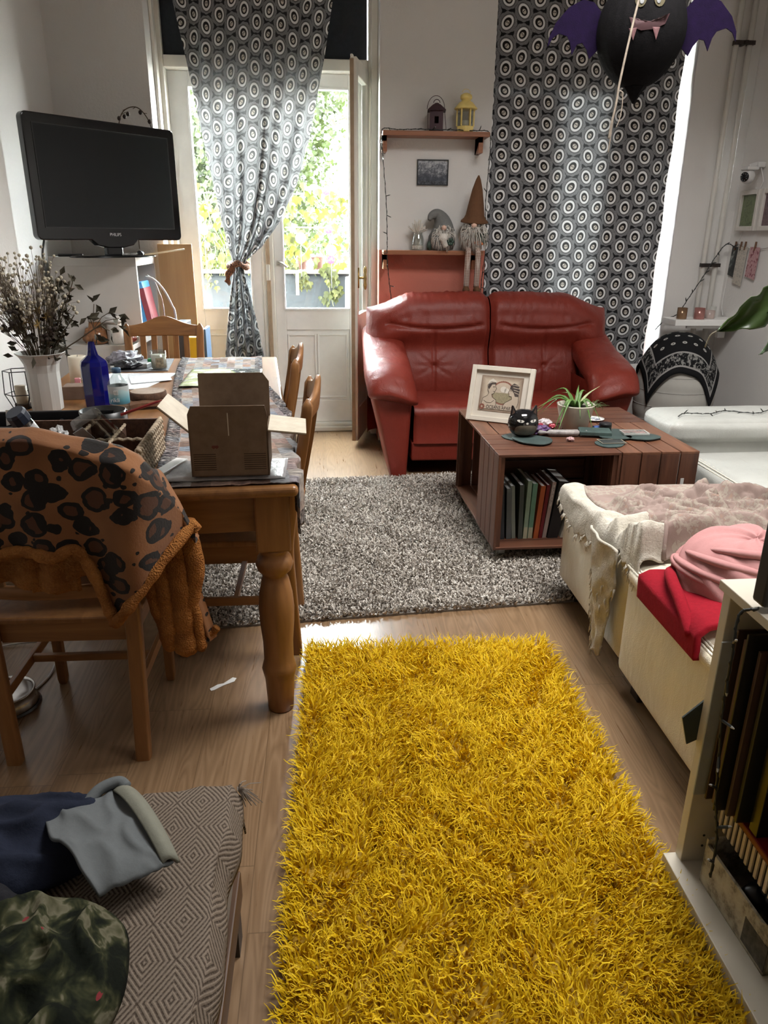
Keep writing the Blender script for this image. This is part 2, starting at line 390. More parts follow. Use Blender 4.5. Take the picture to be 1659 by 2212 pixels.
# ---------------- window behind the curtain
w = struct(empty('window_1', (0, 0, 0)))
g = G()
for a in ((1.125, 1.19), (2.39, 2.455), (1.76, 1.82)): g.box(a[0], 5.72, .52, a[1], 5.79, 2.98)
g.box(1.19, 5.72, .52, 2.39, 5.79, .60).box(1.19, 5.72, 2.90, 2.39, 5.79, 2.98).box(1.19, 5.72, 2.26, 2.39, 5.79, 2.33)
g.obj('window_frame', M_paintw, w, bevel=.005)
G().box(1.19, 5.75, .60, 2.39, 5.755, 2.90).obj('pane', M_pane, w)
G().box(1.125, 5.36, .52, 2.455, 5.72, .545).obj('window_sill', M_paintw, w, bevel=.004)
M_blind = plain('blackout_cloth', (.012, .014, .02), .8, .2, 40)
tag(G().box(-1.0, 5.64, 2.475, .325, 5.648, 2.97).lathe([(.022, 0), (.022, 1.31)], 14, (-1.0, 5.62, 2.94), rotm(0, PI / 2, 0)).obj('roller_blind', M_blind), 'black roller blind across the top of the balcony door', 'blind')
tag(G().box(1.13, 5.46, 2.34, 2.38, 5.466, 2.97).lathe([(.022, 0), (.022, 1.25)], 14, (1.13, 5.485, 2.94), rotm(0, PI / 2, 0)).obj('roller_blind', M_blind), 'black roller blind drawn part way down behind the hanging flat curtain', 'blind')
# unseen sheets added behind the curtain to shape its bright column and line
M_lightblock = fabric('light_block_cloth', (.10, .10, .11), .1, trans=.12)
tag(G().box(1.128, 5.455, .55, 1.61, 5.459, 2.325).obj('light_block_panel', M_lightblock), 'added light blocking sheet against the sash beside the wall shelves', 'blind')
tag(G().box(1.93, 5.455, .55, 2.195, 5.459, 2.325).obj('light_block_panel', M_lightblock), 'added light blocking sheet hanging behind the middle of the flat curtain', 'blind')
tag(G().box(2.205, 5.455, .55, 2.365, 5.459, 2.325).obj('light_block_panel', M_lightblock), 'narrow added light blocking sheet behind the flat curtain beside the heating pipes', 'blind')

M_dimmer = fabric('dimmer_cloth', (.30, .31, .32), .05, trans=.30)  # hidden cloth, added to soften daylight reaching the window reveal
tag(G().box(2.18, 5.675, .55, 2.454, 5.678, 2.96).obj('reveal_dimmer', M_dimmer), 'added unseen grey cloth dimming the daylight on the window reveal', 'curtain')

# ---------------------------------------------------------------- curtains
def medallions(name, trans, light):
    t = T(name, .85, .15); u, v, _ = t.xyz(t.coord('UV')); PU, PV = .2, .127
    xa, ya = u.wrap(-PU / 2, PU / 2), v.wrap(-PV / 2, PV / 2); xb, yb = (u + PU / 2).wrap(-PU / 2, PU / 2), (v + PV / 2).wrap(-PV / 2, PV / 2)
    da, db = (xa * xa + ya * ya), (xb * xb + yb * yb); k = da.lt(db)
    x = xa * k + xb * (k * -1.0 + 1.0); y = ya * k + yb * (k * -1.0 + 1.0)
    ia = ((u / PU + .5).floor() * 3.7 + (v / PV + .5).floor() * 1.3).hash(); ib = ((u / PU).floor() * 2.9 + (v / PV).floor() * 1.9 + .37).hash()
    idn = (ia * k + ib * (k * -1.0 + 1.0)) * 1.5 - .75
    ca, sa = idn.cos(), idn.sin(); x, y = x * ca - y * sa, x * sa + y * ca
    r = (x * x + y * y).sqrt(); th = y.atan2(x)
    sc = r + (th * 10.0).cos() * .0022
    dots = t.noise(t.vec(u, v), 420, 2, .6)
    lace = t.ramp(dots, [(.42, (.055, .055, .06)), (.6, (.36, .36, .37))])
    c = t.mix(sc.below(.060, .003), (.012, .012, .014), lace)
    ro = ((x / .82) * (x / .82) + y * y).sqrt()
    c = t.mix(((ro - .047).abs()).below(.0035, .002), c, (.10, .10, .10))
    c = t.mix(ro.below(.042, .002), c, (.80, .80, .80))
    c = t.mix(ro.below(.0285, .002), c, (.018, .015, .014))
    sk = ((x / .012) * (x / .012) + ((y + .004) / .0155) * ((y + .004) / .0155)).sqrt()
    c = t.mix(sk.below(1.0, .1), c, (.55, .50, .44))
    ex = x.abs() - .0052; ey = y + .001
    c = t.mix((ex * ex + ey * ey).sqrt().below(.0036, .001), c, (.02, .02, .02))
    t.color(c); t.bump(t.noise(t.vec(u, v), 900, 2), .15, .001)
    t.translucent(trans, t.mix(light, c, (.9, .9, .88))); return t.m
M_cur1 = medallions('medallion_curtain_cloth', .075, .22)
M_cur2 = medallions('medallion_curtain_lined_cloth', .014, .10)
cz = [2.97, 2.5, 2.01, 1.74, 1.5, 1.34, 1.25, 1.21, 1.15, 1.0, .8, .6, .3, .08]
cl = [-.925, -.84, -.765, -.72, -.68, -.645, -.62, -.615, -.625, -.655, -.685, -.71, -.73, -.74]
cr = [.13, .04, -.075, -.165, -.29, -.42, -.53, -.545, -.535, -.50, -.46, -.43, -.41, -.40]
def cur1(a, b):
    z = 2.97 - 2.89 * b; l = np.interp(-z, [-q for q in cz], cl); r = np.interp(-z, [-q for q in cz], cr); w = r - l
    gather = 1 - w / 1.08; m = sm(.25, .05, abs(z - 1.22)) ; amp = .012 + .045 * gather * (1 - .75 * m)
    # free pleats, folded edges and a deep crease right of the middle
    fx = a + .012 * sin(9 * b + 5 * a)
    y = 5.50 + amp * (sin(2 * PI * 4.2 * fx + 1.2 * b * 3) + .45 * sin(2 * PI * 9.7 * fx + 2)) + .05 * math.exp(-((a - .62) / .035) ** 2) * sm(2.7, 2.2, z)
    e = min(a, 1 - a); y += -.03 * sm(.07, 0, e)
    q = a + .018 * gather * sin(2 * PI * 4.2 * a)
    return (l + w * q, y, z)
def cur1uv(a, b):
    x, y, z = cur1(a, b); xc = np.interp(-z, [-2.97, -1.22, -.08], [-.42, -.59, -.57])
    return (.72 + (x - xc) * 1.18 + .10 * (a - .5), z + .02 * sin(9 * a))
ct = thing('curtain', 'patterned curtain gathered and tied in front of the balcony door', 'curtain', (0, 0, 0))
G().grid(130, 130, cur1, cur1uv).obj('curtain_cloth', M_cur1, ct, smooth=True)
t = T('leopard_scrunchie', .8); v = t.coord(); k = E(t.nt, t.voronoi(v, 90).outputs['Distance'])
t.color(t.mix(k.below(.4, .1), (.20, .09, .05), (.02, .012, .01))); M_scr = t.m
g = G().tube([(-.58 + .062 * cos(q), 5.50 + .058 * sin(q), 1.225 + .012 * sin(3 * q)) for q in np.linspace(0, 2 * PI, 26)], [.018 + .005 * sin(5 * i) for i in range(26)], 8, cap=False)
g.grid(6, 8, lambda a, b: (-.60 - .05 * b - .03 * a + .01 * sin(9 * b), 5.44 - .01 * cos(6 * a), 1.21 - .12 * b + .03 * a))
g.obj('curtain_tie', M_scr, ct, smooth=True, solid=.004)
def cur2(a, b):
    z = 2.97 - 2.55 * b
    l = 1.122 + .03 * b; r = 2.40 - .03 * b
    y = 5.405 + .012 * sin(2 * PI * 3.1 * a + .6) * (.4 + .6 * b) + .008 * sin(2 * PI * 7.3 * a + 2 * b) + .012 * sm(.03, 0, 1 - a) * sin(30 * b)
    return (l + (r - l) * a, y, z)
tag(G().grid(90, 80, cur2, lambda a, b: (a * 1.27 + .02, 3.0 - 2.55 * b)).obj('curtain', M_cur2, smooth=True), 'wide patterned curtain hanging flat over the window behind the red sofa', 'curtain')

# ================================================================ BALCONY AND BEYOND
def leafmat(name, c, trans=.45):
    t = T(name, .5, .3); a = E(t.nt, t.attr('tone').outputs['Fac'])
    col = t.ramp(a, [(0, tuple(q * .55 for q in c)), (.5, c), (1, (min(1, c[0] * 1.5), min(1, c[1] * 1.25), c[2] * .9))])
    t.color(col); t.translucent(trans, col); return t.m
M_conc = plain('grey_concrete', (.42, .42, .41), .85, .1, 8, .2)
struct(G().box(-2.5, 5.86, -.16, 1.9, 6.95, -.01).obj('floor_balcony', M_conc))
M_screen = fabric('grey_balcony_cloth', (.03, .034, .037), .06, .8, 30, .2, .12)
b = thing('balcony_railing', 'grey cloth covered balcony railing with pale wooden top rail', 'railing', (0, 0, 0))
G().grid(60, 16, lambda a, c: (-2.2 + 3.8 * a, 6.60 + .012 * sin(23 * a) + .01 * sin(9 * a + 4 * c), .0 + 1.12 * c)).obj('cloth_cover', M_screen, b, smooth=True, solid=.004)
G().box(-2.2, 6.57, 1.12, 1.6, 6.65, 1.15).obj('top_rail', plain('weathered_wood', (.1,.085,.07), .7, .15), b, bevel=.004)
for i, x in enumerate((-2.1, -.9, .3, 1.5)): G().box(x, 6.62, -.01, x + .04, 6.66, 1.12).obj('post', M_conc, b)
M_wire = plain('white_cord', (.8, .8, .78), .5, .05)
for z, lab in ((1.745, 'white cord stretched across the top of the balcony ivy'), (1.49, 'wooden stick running level through the middle of the balcony ivy')):
    tag(G().tube([(-2.2, 6.62, z), (-.3, 6.62, z - .006), (1.6, 6.62, z)], .004 if z > 1.6 else .007, 6).obj('plant_support', M_wire if z > 1.6 else M_pine_edge), lab, 'plant support')
for x in (-2.1, .9):
    tag(G().tube([(x, 6.65, 0), (x, 6.65, 1.8)], .012, 8).obj('trellis_post', M_conc), 'thin post carrying the ivy cords ' + ('at the door side' if x < 0 else 'at the sofa side'), 'post')
def ivyleaf(g, c, s, n, up, tone):
    n = n / np.linalg.norm(n); x = np.cross(n, up); x /= np.linalg.norm(x) + 1e-9; y = np.cross(n, x)
    sh = [(0, -.5), (.34, -.42), (.5, -.02), (.2, .1), (0, .6), (-.2, .1), (-.5, -.02), (-.34, -.42)]
    g.add([c + s * (a * x + b_ * y + .12 * abs(a) * n) for a, b_ in sh], [(0, 1, 2, 3), (0, 3, 4), (0, 4, 5), (0, 5, 6, 7)], None, tone)
M_ivy = leafmat('yellow_green_ivy_leaf', (.034, .040, .004))
vine = thing('climbing_ivy', 'yellow green ivy climbing and hanging over the balcony railing', 'plant', (0, 0, 0))
g = G()
dens = 0
while dens < 560:
    x = R.uniform(-1.5, .75); z = R.uniform(1.14, 1.80)
    if z > 1.62 and R.random() < .45: continue
    if x > -.1 and 1.2 < z < 1.55 and R.random() < .55: continue
    dens += 1
    n = np.array([R.uniform(-.6, .6), -1, R.uniform(-.2, .8)])
    ivyleaf(g, np.array([x, 6.6 + R.uniform(-.08, .05), z]), R.uniform(.045, .085), n, np.array([R.uniform(-.5, .5), 0, 1]), R.random())
for i in range(60):
    x = R.gauss(.075, .045); z = R.uniform(.86, 1.16)
    ivyleaf(g, np.array([x + .02 * sin(20 * z), 6.54 + R.uniform(-.02, .02), z]), R.uniform(.035, .06), np.array([R.uniform(-.4, .4), -1, .4]), np.array([0, 0, 1.0]), R.random())
for i in range(26):
    x = R.choice((-.13, -.86, -.95, -.16)) + R.uniform(-.03, .03); z = R.uniform(.99, 1.14)
    ivyleaf(g, np.array([x, 6.54, z]), R.uniform(.04, .06), np.array([R.uniform(-.4, .4), -1, .4]), np.array([0, 0, 1.0]), R.random())
g.obj('leaves', M_ivy, vine)
g = G()
for i in range(26):
    x = R.uniform(-1.4, .7); g.tube(spline([(x, 6.6, 1.1), (x + R.uniform(-.1, .1), 6.58, 1.3), (x + R.uniform(-.2, .2), 6.6, 1.5), (x + R.uniform(-.3, .3), 6.6, 1.75)], 4), .0025, 4)
g.tube(spline([(.07, 6.57, 1.15), (.06, 6.55, 1.0), (.09, 6.55, .86)], 4), .0025, 4)
g.obj('stems', leafmat('ivy_stem', (.30, .33, .10), .1), vine)
M_disc = plain('frosted_white_globe', (.25,.26,.25), .4, .03)
for i, (x, z, r, lab) in enumerate(((-.17, 1.40, .043, 'pale round garden globe among ivy beside the door post'), (.078, 1.31, .043, 'pale round garden globe beside the hanging ivy strand'), (-.945, 1.455, .036, 'pale round garden globe seen beside the television'))):
    g = G().ball((0, 0, 0), (r, r * .6, r), 18).tube([(0, 0, -r), (0, .01, -.30)], .0018, 5); tag(g.obj('garden_globe', M_disc, None, (x, 6.50, z), smooth=True), lab, 'garden light', 'garden globes on the balcony')
M_pk = leafmat('pink_petal', (.17, .02, .045), .3); M_lil = leafmat('lilac_petal', (.11, .075, .15), .3)
for x, z, m, lab in ((.06, 1.47, M_pk, 'red pink blossom in the ivy level with the wooden stick'), (.045, 1.76, M_pk, 'small red pink blossom above the top cord'), (.075, 1.235, M_pk, 'red pink blossom below the pale globe'), (-.10, 1.20, M_lil, 'lilac blossom hanging over the railing rail'), (-.70, 1.20, M_lil, 'lilac blossom seen beside the tied curtain')):
    g = G()
    for k in range(6):
        q = k * PI / 3; ivyleaf(g, np.array([x + .018 * cos(q), 6.50, z + .018 * sin(q)]), .034, np.array([.4 * cos(q), -1, .4 * sin(q)]), np.array([cos(q), 0, sin(q)]), .5)
    g.tube([(x, 6.5, z), (x + .01, 6.56, z - .04)], .002, 4); tag(g.obj('flower', m), lab, 'flower', 'blossoms in the balcony ivy')
M_terra = plain('terracotta', (.1,.035,.02), .7, .1)
fp = [(.045, 0), (.06, .09), (.066, .09), (.066, .11), (.056, .11), (.05, .02)]
for x, lab in ((-.17, 'terracotta flower pot hung on the railing beside the lilac blossom'), (-.03, 'terracotta flower pot hung behind the hanging ivy strand')):
    tag(G().lathe(fp, 20, (x, 6.72, 1.15)).obj('flower_pot', M_terra, smooth=True), lab, 'flower pot', 'terracotta pots on the railing')
tag(G().box(-.222, 6.53, .95, -.196, 6.545, 1.13).obj('plant_marker', M_pine_edge, bevel=.003), 'pale wooden plant stick clipped on the grey railing cloth', 'plant stick')
def cover(a, c):
    th = 2 * PI * a; r = .20 * (1 - .25 * c) * (1 + .06 * sin(5 * th + 3 * c)); 
    return (.34 + r * cos(th) * (1 if c < .97 else .2), 6.25 + r * sin(th) * (1 if c < .97 else .2), 1.13 * min(1, c * 1.04) + .015 * sin(4 * th) * (c > .6))
tag(G().grid(28, 16, cover, wu=True).obj('covered_chair', fabric('pale_grey_cover', (.1,.1,.105), .12), smooth=True), 'pale grey cloth covered chair on the balcony behind the door glass', 'covered chair')
def tree(name, label, cx, cy, cz, rx, rz, n, mat, lean=0.0):
    o = thing(name, label, 'tree', (cx, cy, -9)); g = G(); V = []; 
    blobs = [(R.uniform(-1, 1), R.uniform(-1, 1), R.uniform(-1, 1), R.uniform(.3, .55)) for _ in range(34)]
    for i in range(n):
        bx, by, bz, br = R.choice(blobs); q = NR.normal(size=3); q /= np.linalg.norm(q); q *= br * R.uniform(.6, 1.0)
        c = np.array([(bx * .75 + q[0]) * rx, (by * .75 + q[1]) * rx, cz + 9 + (bz * .75 + q[2]) * rz])
        ivyleaf(g, c, R.uniform(.055, .10), NR.normal(size=3) + np.array([0, -1.2, .6]), NR.normal(size=3), .5 + .5 * q[2] * R.random())
    g.obj('crown', mat, o)
    h = G().tube(spline([(0, 0, 0), (.1, 0, 4), (-.1, .1, cz + 7)], 5), [.22] * 10 + [.15], 10)
    for k in range(9):
        b_ = blobs[k]; h.tube([(-.05, .05, cz + 6.2), (b_[0] * rx * .4, b_[1] * rx * .4, cz + 8.2), (b_[0] * rx * .8, b_[1] * rx * .8, cz + 9 + b_[2] * rz * .6)], [.1, .06, .02], 6)
    h.obj('trunk', plain('bark', (.16, .12, .09), .9, .2), o); return o
M_tr1 = leafmat('fresh_green_leaf', (.0145, .021, .005)); M_tr2 = leafmat('soft_green_leaf', (.012, .0185, .007))
tree('tree', 'tall leafy street tree filling the view left of the sky', -1.42, 12.6, 2.7, 1.72, 2.35, 30000, M_tr1)
tree('tree', 'further paler green tree low behind the balcony ivy', .2, 17, .5, 2.9, 1.9, 14000, M_tr2)
struct(G().box(-30, 6.95, -9.2, 30, 60, -9).obj('ground_street', plain('street', (.30, .30, .29), .9, .1, 2)))
tag(G().box(-1.02, 6.50, 1.70, -.96, 6.53, 1.74).box(-1.035, 6.49, 1.72, -.945, 6.51, 1.735).obj('toy_windmill', plain('blue_plastic', (.005,.05,.14), .4)), 'small blue plastic clip on the balcony cord', 'clip')

# ================================================================ WALL SHELVES
M_shelf = wood('reddish_brown_board', (.20, .075, .035), (.34, .14, .07), 0, 12, .4)
def wall_shelf(label, z, x0, x1, brk):
    o = thing('wall_shelf', label, 'shelf', (x0, YF, z)); L = x1 - x0
    G().box(0, -.15, -.028, L, 0, 0).obj('board', M_shelf, o, bevel=.002)
    for x in brk: G().box(x, -.13, -.12, x + .028, 0, -.028).prism([(-.13, -.028), (-.13, -.06), (-.03, -.12), (0, -.12), (0, -.028)], x, x + .026, lambda a, b_, t: (t, a, b_)).obj('bracket', M_shelf, o)
wall_shelf('upper brown wall shelf carrying two metal lanterns', 2.05, .40, 1.085, (.0, .62))
wall_shelf('lower brown wall shelf carrying the gnomes', 1.335, .41, 1.085, (.0, .60))
M_cable = plain('dark_cable', (.02, .022, .02), .5, .1); M_bulb = plain('clear_bulb', (.42, .42, .40), .2, .02)
def fairy(label, pts, step=.075, out=.028, r=.0022, seed=1):
    P = spline(pts, 10); o = thing('fairy_lights', label, 'string lights', tuple(P[0])); P = P - P[0]
    rr = random.Random(seed); tw = np.array([[.002 * sin(i * 1.7), 0, .002 * cos(i * 1.7)] for i in range(len(P))])
    G().tube(P, r, 6).tube(P + tw * 1.6, r * .8, 5).obj('cable', M_cable, o, smooth=True)
    d = 0; g1, g2 = G(), G()
    for i in range(1, len(P)):
        d += np.linalg.norm(P[i] - P[i - 1])
        if d > step:
            d = rr.uniform(0, .02); q = np.array([rr.uniform(-1, 1), rr.uniform(-.7, 0), rr.uniform(-.4, .7)]); q /= np.linalg.norm(q)
            g1.tube([P[i], P[i] + q * out], r * 1.3, 6); g2.tube([P[i] + q * out, P[i] + q * (out + .007)], [r * 1.2, r * .5], 6)
    if g1.n: g1.parts('socket', M_cable, o); g2.parts('bulb', M_bulb, o)
    return o
fairy('dark fairy lights draped over the upper wall shelf and hanging at both ends', [(.475, 5.27, .99), (.455, 5.25, 1.12), (.435, 5.21, 1.28), (.432, 5.19, 1.40), (.425, 5.2, 1.62), (.405, 5.2, 1.85), (.393, 5.21, 2.02), (.41, 5.22, 2.062), (.5, 5.235, 2.058), (.62, 5.215, 2.06), (.74, 5.207, 2.058), (.88, 5.205, 2.058), (1.0, 5.215, 2.058), (1.075, 5.22, 2.055), (1.095, 5.22, 2.0), (1.092, 5.22, 1.85), (1.085, 5.225, 1.6), (1.105, 5.235, 1.4), (1.09, 5.25, 1.15), (1.09, 5.27, 1.0)], .105)
# lanterns on the upper shelf
M_plum = plain('dark_plum_metal', (.045, .016, .022), .45, .15, 30, metal=.2); M_yel = plain('pale_yellow_enamel', (.78, .60, .20), .4, .08, 20)
M_clear = glass('clear_glass', (.93, .95, .94), 0, .82)
l = thing('lantern', 'small dark plum lantern with pitched roof and wire handle', 'lantern', (.745, 5.255, 2.05), -.12)
G().box(-.045, -.045, 0, .045, .045, .012).box(-.042, -.042, .012, -.034, .042, .12).box(.034, -.042, .012, .042, .042, .12).box(-.042, .034, .012, .042, .042, .12).box(-.034, -.042, .012, .034, -.036, .045).box(-.034, -.042, .085, .034, -.036, .12).box(-.034, -.042, .045, -.012, -.036, .085).box(.014, -.042, .045, .034, -.036, .085).obj('housing', M_plum, l)
G().lathe([(.082, .118), (.08, .122), (.032, .155), (.025, .157), (.012, .165)], 4, m=rotm(0, 0, PI / 4)).obj('roof', M_plum, l)
G().tube([(.02 * cos(q), 0, .165 + .02 * sin(q)) for q in np.linspace(0, PI, 10)], .0025, 6).tube([(-.06 + .055 * (1 - cos(q)), -.01, .13 + .075 * sin(q)) for q in np.linspace(0, PI, 14)], .002, 6).tube([(-.056, -.02, .12), (-.054, -.05, .01)], .002, 5).tube([(.05, -.02, .12), (.062, -.05, .01)], .002, 5).obj('handle', M_plum, l)
l = thing('lantern', 'pale yellow metal lantern with domed top and glass sides', 'lantern', (.932, 5.255, 2.05), .4)
hx = lambda r, z: (r, z)
G().lathe([(.05, 0), (.058, .004), (.06, .03), (.062, .034), (.05, .036)], 6).obj('base', M_yel, l, smooth=False)
g = G()
for k in range(6):
    q = k * PI / 3 + PI / 6; g.cb((.054 * cos(q), .054 * sin(q), .085), (.009, .007, .10), rotm(0, 0, q))
g.obj('frame', M_yel, l)
g = G()
for k in range(6):
    q = k * PI / 3; g.cb((.046 * cos(q), .046 * sin(q), .085), (.0015, .05, .098), rotm(0, 0, q))
g.obj('pane', M_clear, l)
G().lathe([(.072, .132), (.074, .136), (.066, .146), (.06, .152), (.042, .172), (.03, .178), (.027, .186), (.036, .19), (.038, .20), (.036, .212), (.02, .222), (.006, .225)], 24).obj('roof', M_yel, l, smooth=True)
G().lathe([(.022, .036), (.022, .07), (.002, .071)], 16).obj('candle', plain('wax', (.8, .76, .66), .5, .04), l, smooth=True)
G().tube([(.03 * cos(q), 0, .225 + .022 * sin(q)) for q in np.linspace(0, PI, 10)], .0015, 5).obj('handle', M_yel, l)
# small picture between the shelves
t = T('grey_photo_print', .4); v = t.coord(); x, y, z = t.xyz(v)
n1 = t.noise(v, 40, 5, .75, .6); sil = (z + (x * 40.0).sin() * .012 + n1 * .05).below(.012, .02) * (z + .05).gt(0.0)
c = t.ramp(n1 * .9 + z * 1.6 + .05, [(.32, (.012, .013, .02)), (.5, (.10, .11, .13)), (.66, (.42, .43, .46))])
t.color(t.mix(sil * .6, c, (.025, .03, .05))); M_photo = t.m
M_blk = plain('black_frame', (.012, .012, .014), .35, .1)
p = thing('picture', 'small black framed grey photograph between the two wall shelves', 'picture', (.743, 5.343, 1.82))
G().box(-.1, 0, -.074, .1, .005, .074).obj('print', M_photo, p)
G().box(-.104, -.008, -.078, -.098, .006, .078).box(.098, -.008, -.078, .104, .006, .078).box(-.098, -.008, .072, .098, .006, .078).box(-.098, -.008, -.078, .098, .006, -.072).obj('frame', M_blk, p)
# figures on the lower shelf
M_grey = fabric('grey_felt', (.17, .17, .165), .2); M_brown = fabric('brown_felt', (.12, .058, .03), .2); M_beard = fabric('white_fleece', (.62, .58, .53), .25, .95, 90, .9)
M_skin = plain('pale_nose', (.62, .40, .31), .6, .06); M_check = None
t = T('brown_check_cloth', .9); u, v, w_ = t.xyz(t.coord()); ln = ((u * 95.0).frac().lt(.18)).max((w_ * 95.0).frac().lt(.18)).max(((v * 95.0).frac()).lt(.18) * .6)
t.color(t.mix(ln, (.20, .115, .085), (.55, .47, .42))); M_check = t.m
M_dkleaf = plain('dark_green_leaf', (.02, .045, .03), .5, .2); M_berry = plain('orange_berry', (.55, .16, .05), .35, .15)
def hair(g, c, r, n, length, down=1.0, tone=0.0):
    for i in range(n):
        q = NR.normal(size=3); q[1] = -abs(q[1]); q /= np.linalg.norm(q); b0 = np.array(c) + q * np.array(r)
        g.tube([b0, b0 + q * length * .5 + np.array([0, 0, -.2 * length * down]), b0 + q * length * .7 + np.array([0, 0, -length * down])], [.0022, .002, .0006], 4)
    return g
j = thing('jar', 'clear glass jar with dried white feathery flowers in it', 'vase', (.645, 5.265, 1.335))
G().lathe([(.035, 0), (.04, .006), (.042, .06), (.036, .09), (.028, .1), (.031, .105), (.031, .112), (.026, .112), (.026, .1), (.034, .085), (.037, .06), (.036, .01), (.002, .006)], 20).obj('glass', M_clear, j, smooth=True)
g = G()
for i in range(70):
    a = R.uniform(0, 2 * PI); s_ = R.uniform(.2, 1); 
    g.tube([(.01 * cos(a), .01 * sin(a), .03), (.022 * cos(a) * s_, .022 * sin(a) * s_, .11), (.07 * cos(a) * s_, .05 * sin(a) * s_, .12 + .06 * (1.2 - s_) + R.uniform(-.02, .02))], [.0012, .001, .003], 4)
g.obj('dried_flowers', plain('dried_white_plume', (.70, .66, .60), .8, .15), j)
G().lathe([(.036, .008), (.037, .03), (.002, .034)], 16).obj('sand_filling', plain('pale_sand', (.68, .64, .58), .9), j)
k = thing('gnome', 'round grey gnome with drooping hat and long pale beard', 'figurine', (.805, 5.265, 1.335))
G().lathe([(.04, 0), (.078, .006), (.092, .04), (.088, .09), (.06, .14), (.03, .16), (.004, .165)], 24).obj('body', M_grey, k, smooth=True)
g = G().tube(spline([(.012, -.01, .115), (.005, 0, .165), (-.01, 0, .20), (-.04, 0, .225), (-.075, -.01, .215), (-.09, -.02, .19)], 6), [.074 - .062 * i / 30 for i in range(31)], 14)
g.obj('hat', M_grey, k, smooth=True)
g = hair(G().ball((.005, -.055, .10), (.058, .035, .055), 14), (.005, -.058, .105), (.055, .03, .045), 130, .045)
g.tube(spline([(.0, -.09, .10), (.0, -.1, .06), (.02, -.09, .02)], 5), [.03] * 5 + [.02] * 5 + [.004], 10).obj('beard', M_beard, k, smooth=True)
G().ball((.0, -.092, .142), .017, 14).obj('nose', M_skin, k, smooth=True)
g = G()
for q in range(6): g.ball((.045 + .014 * cos(q * 1.05), -.104, .055 + .014 * sin(q * 1.05)), (.011, .005, .011), 10)
g.obj('dark_flower', M_dkleaf, k, smooth=True); G().ball((-.085, -.03, .03), (.018, .018, .03), 10).obj('hand', M_dkleaf, k, smooth=True)
k = thing('gnome', 'tall gnome in brown pointed hat with long checked legs dangling', 'figurine', (1.01, 5.245, 1.335))
G().lathe([(.05, .0), (.066, .01), (.07, .06), (.06, .12), (.045, .16), (.01, .18)], 22).obj('body', M_check, k, smooth=True)
G().lathe([(.092, .178), (.090, .188), (.072, .205), (.062, .225), (.052, .285), (.034, .38), (.016, .44), (.004, .465)], 26, (0, 0, 0), rotm(.12, .03, 0) * np.array([[1, 1, 1]] * 3)).obj('hat', M_brown, k, smooth=True)
g = hair(G().ball((.0, -.045, .125), (.060, .05, .055), 16), (.0, -.052, .125), (.060, .045, .05), 170, .06).obj('beard', M_beard, k, smooth=True)
G().ball((-.01, -.100, .158), (.020, .017, .017), 14).obj('nose', M_skin, k, smooth=True)
for s_ in (-1, 1):
    g = G().tube(spline([(s_ * .03 - .01, -.05, .015), (s_ * .032 - .01, -.105, .0), (s_ * .034 - .01, -.108, -.06), (s_ * .034 - .012, -.10, -.235)], 6), .019, 12).obj('leg', M_check, k, smooth=True)
    G().ball((s_ * .036 - .012, -.115, -.25), (.024, .036, .028), 14).obj('boot', M_brown, g, smooth=True)
g = G()
for q, (dx, dz) in enumerate(((-.005, .07), (.055, .055), (.06, .0), (.03, .03))):
    b0 = np.array([.03, -.085, .06]); e_ = b0 + np.array([dx, -.01, dz]); mid = (b0 + e_) / 2; pr_ = np.array([-dz, 0, dx]) * .28
    g.add([b0, mid + pr_, e_, mid - pr_], [(0, 1, 2, 3)])
g.obj('leaf_sprig', M_dkleaf, k, solid=.001)
g = G()
for dx, dz in ((0, 0), (.018, .004), (-.014, -.004), (.006, -.014), (.03, -.01)): g.ball((.02 + dx, -.088, .055 + dz), .0095, 10)
g.obj('berries', M_berry, k, smooth=True)

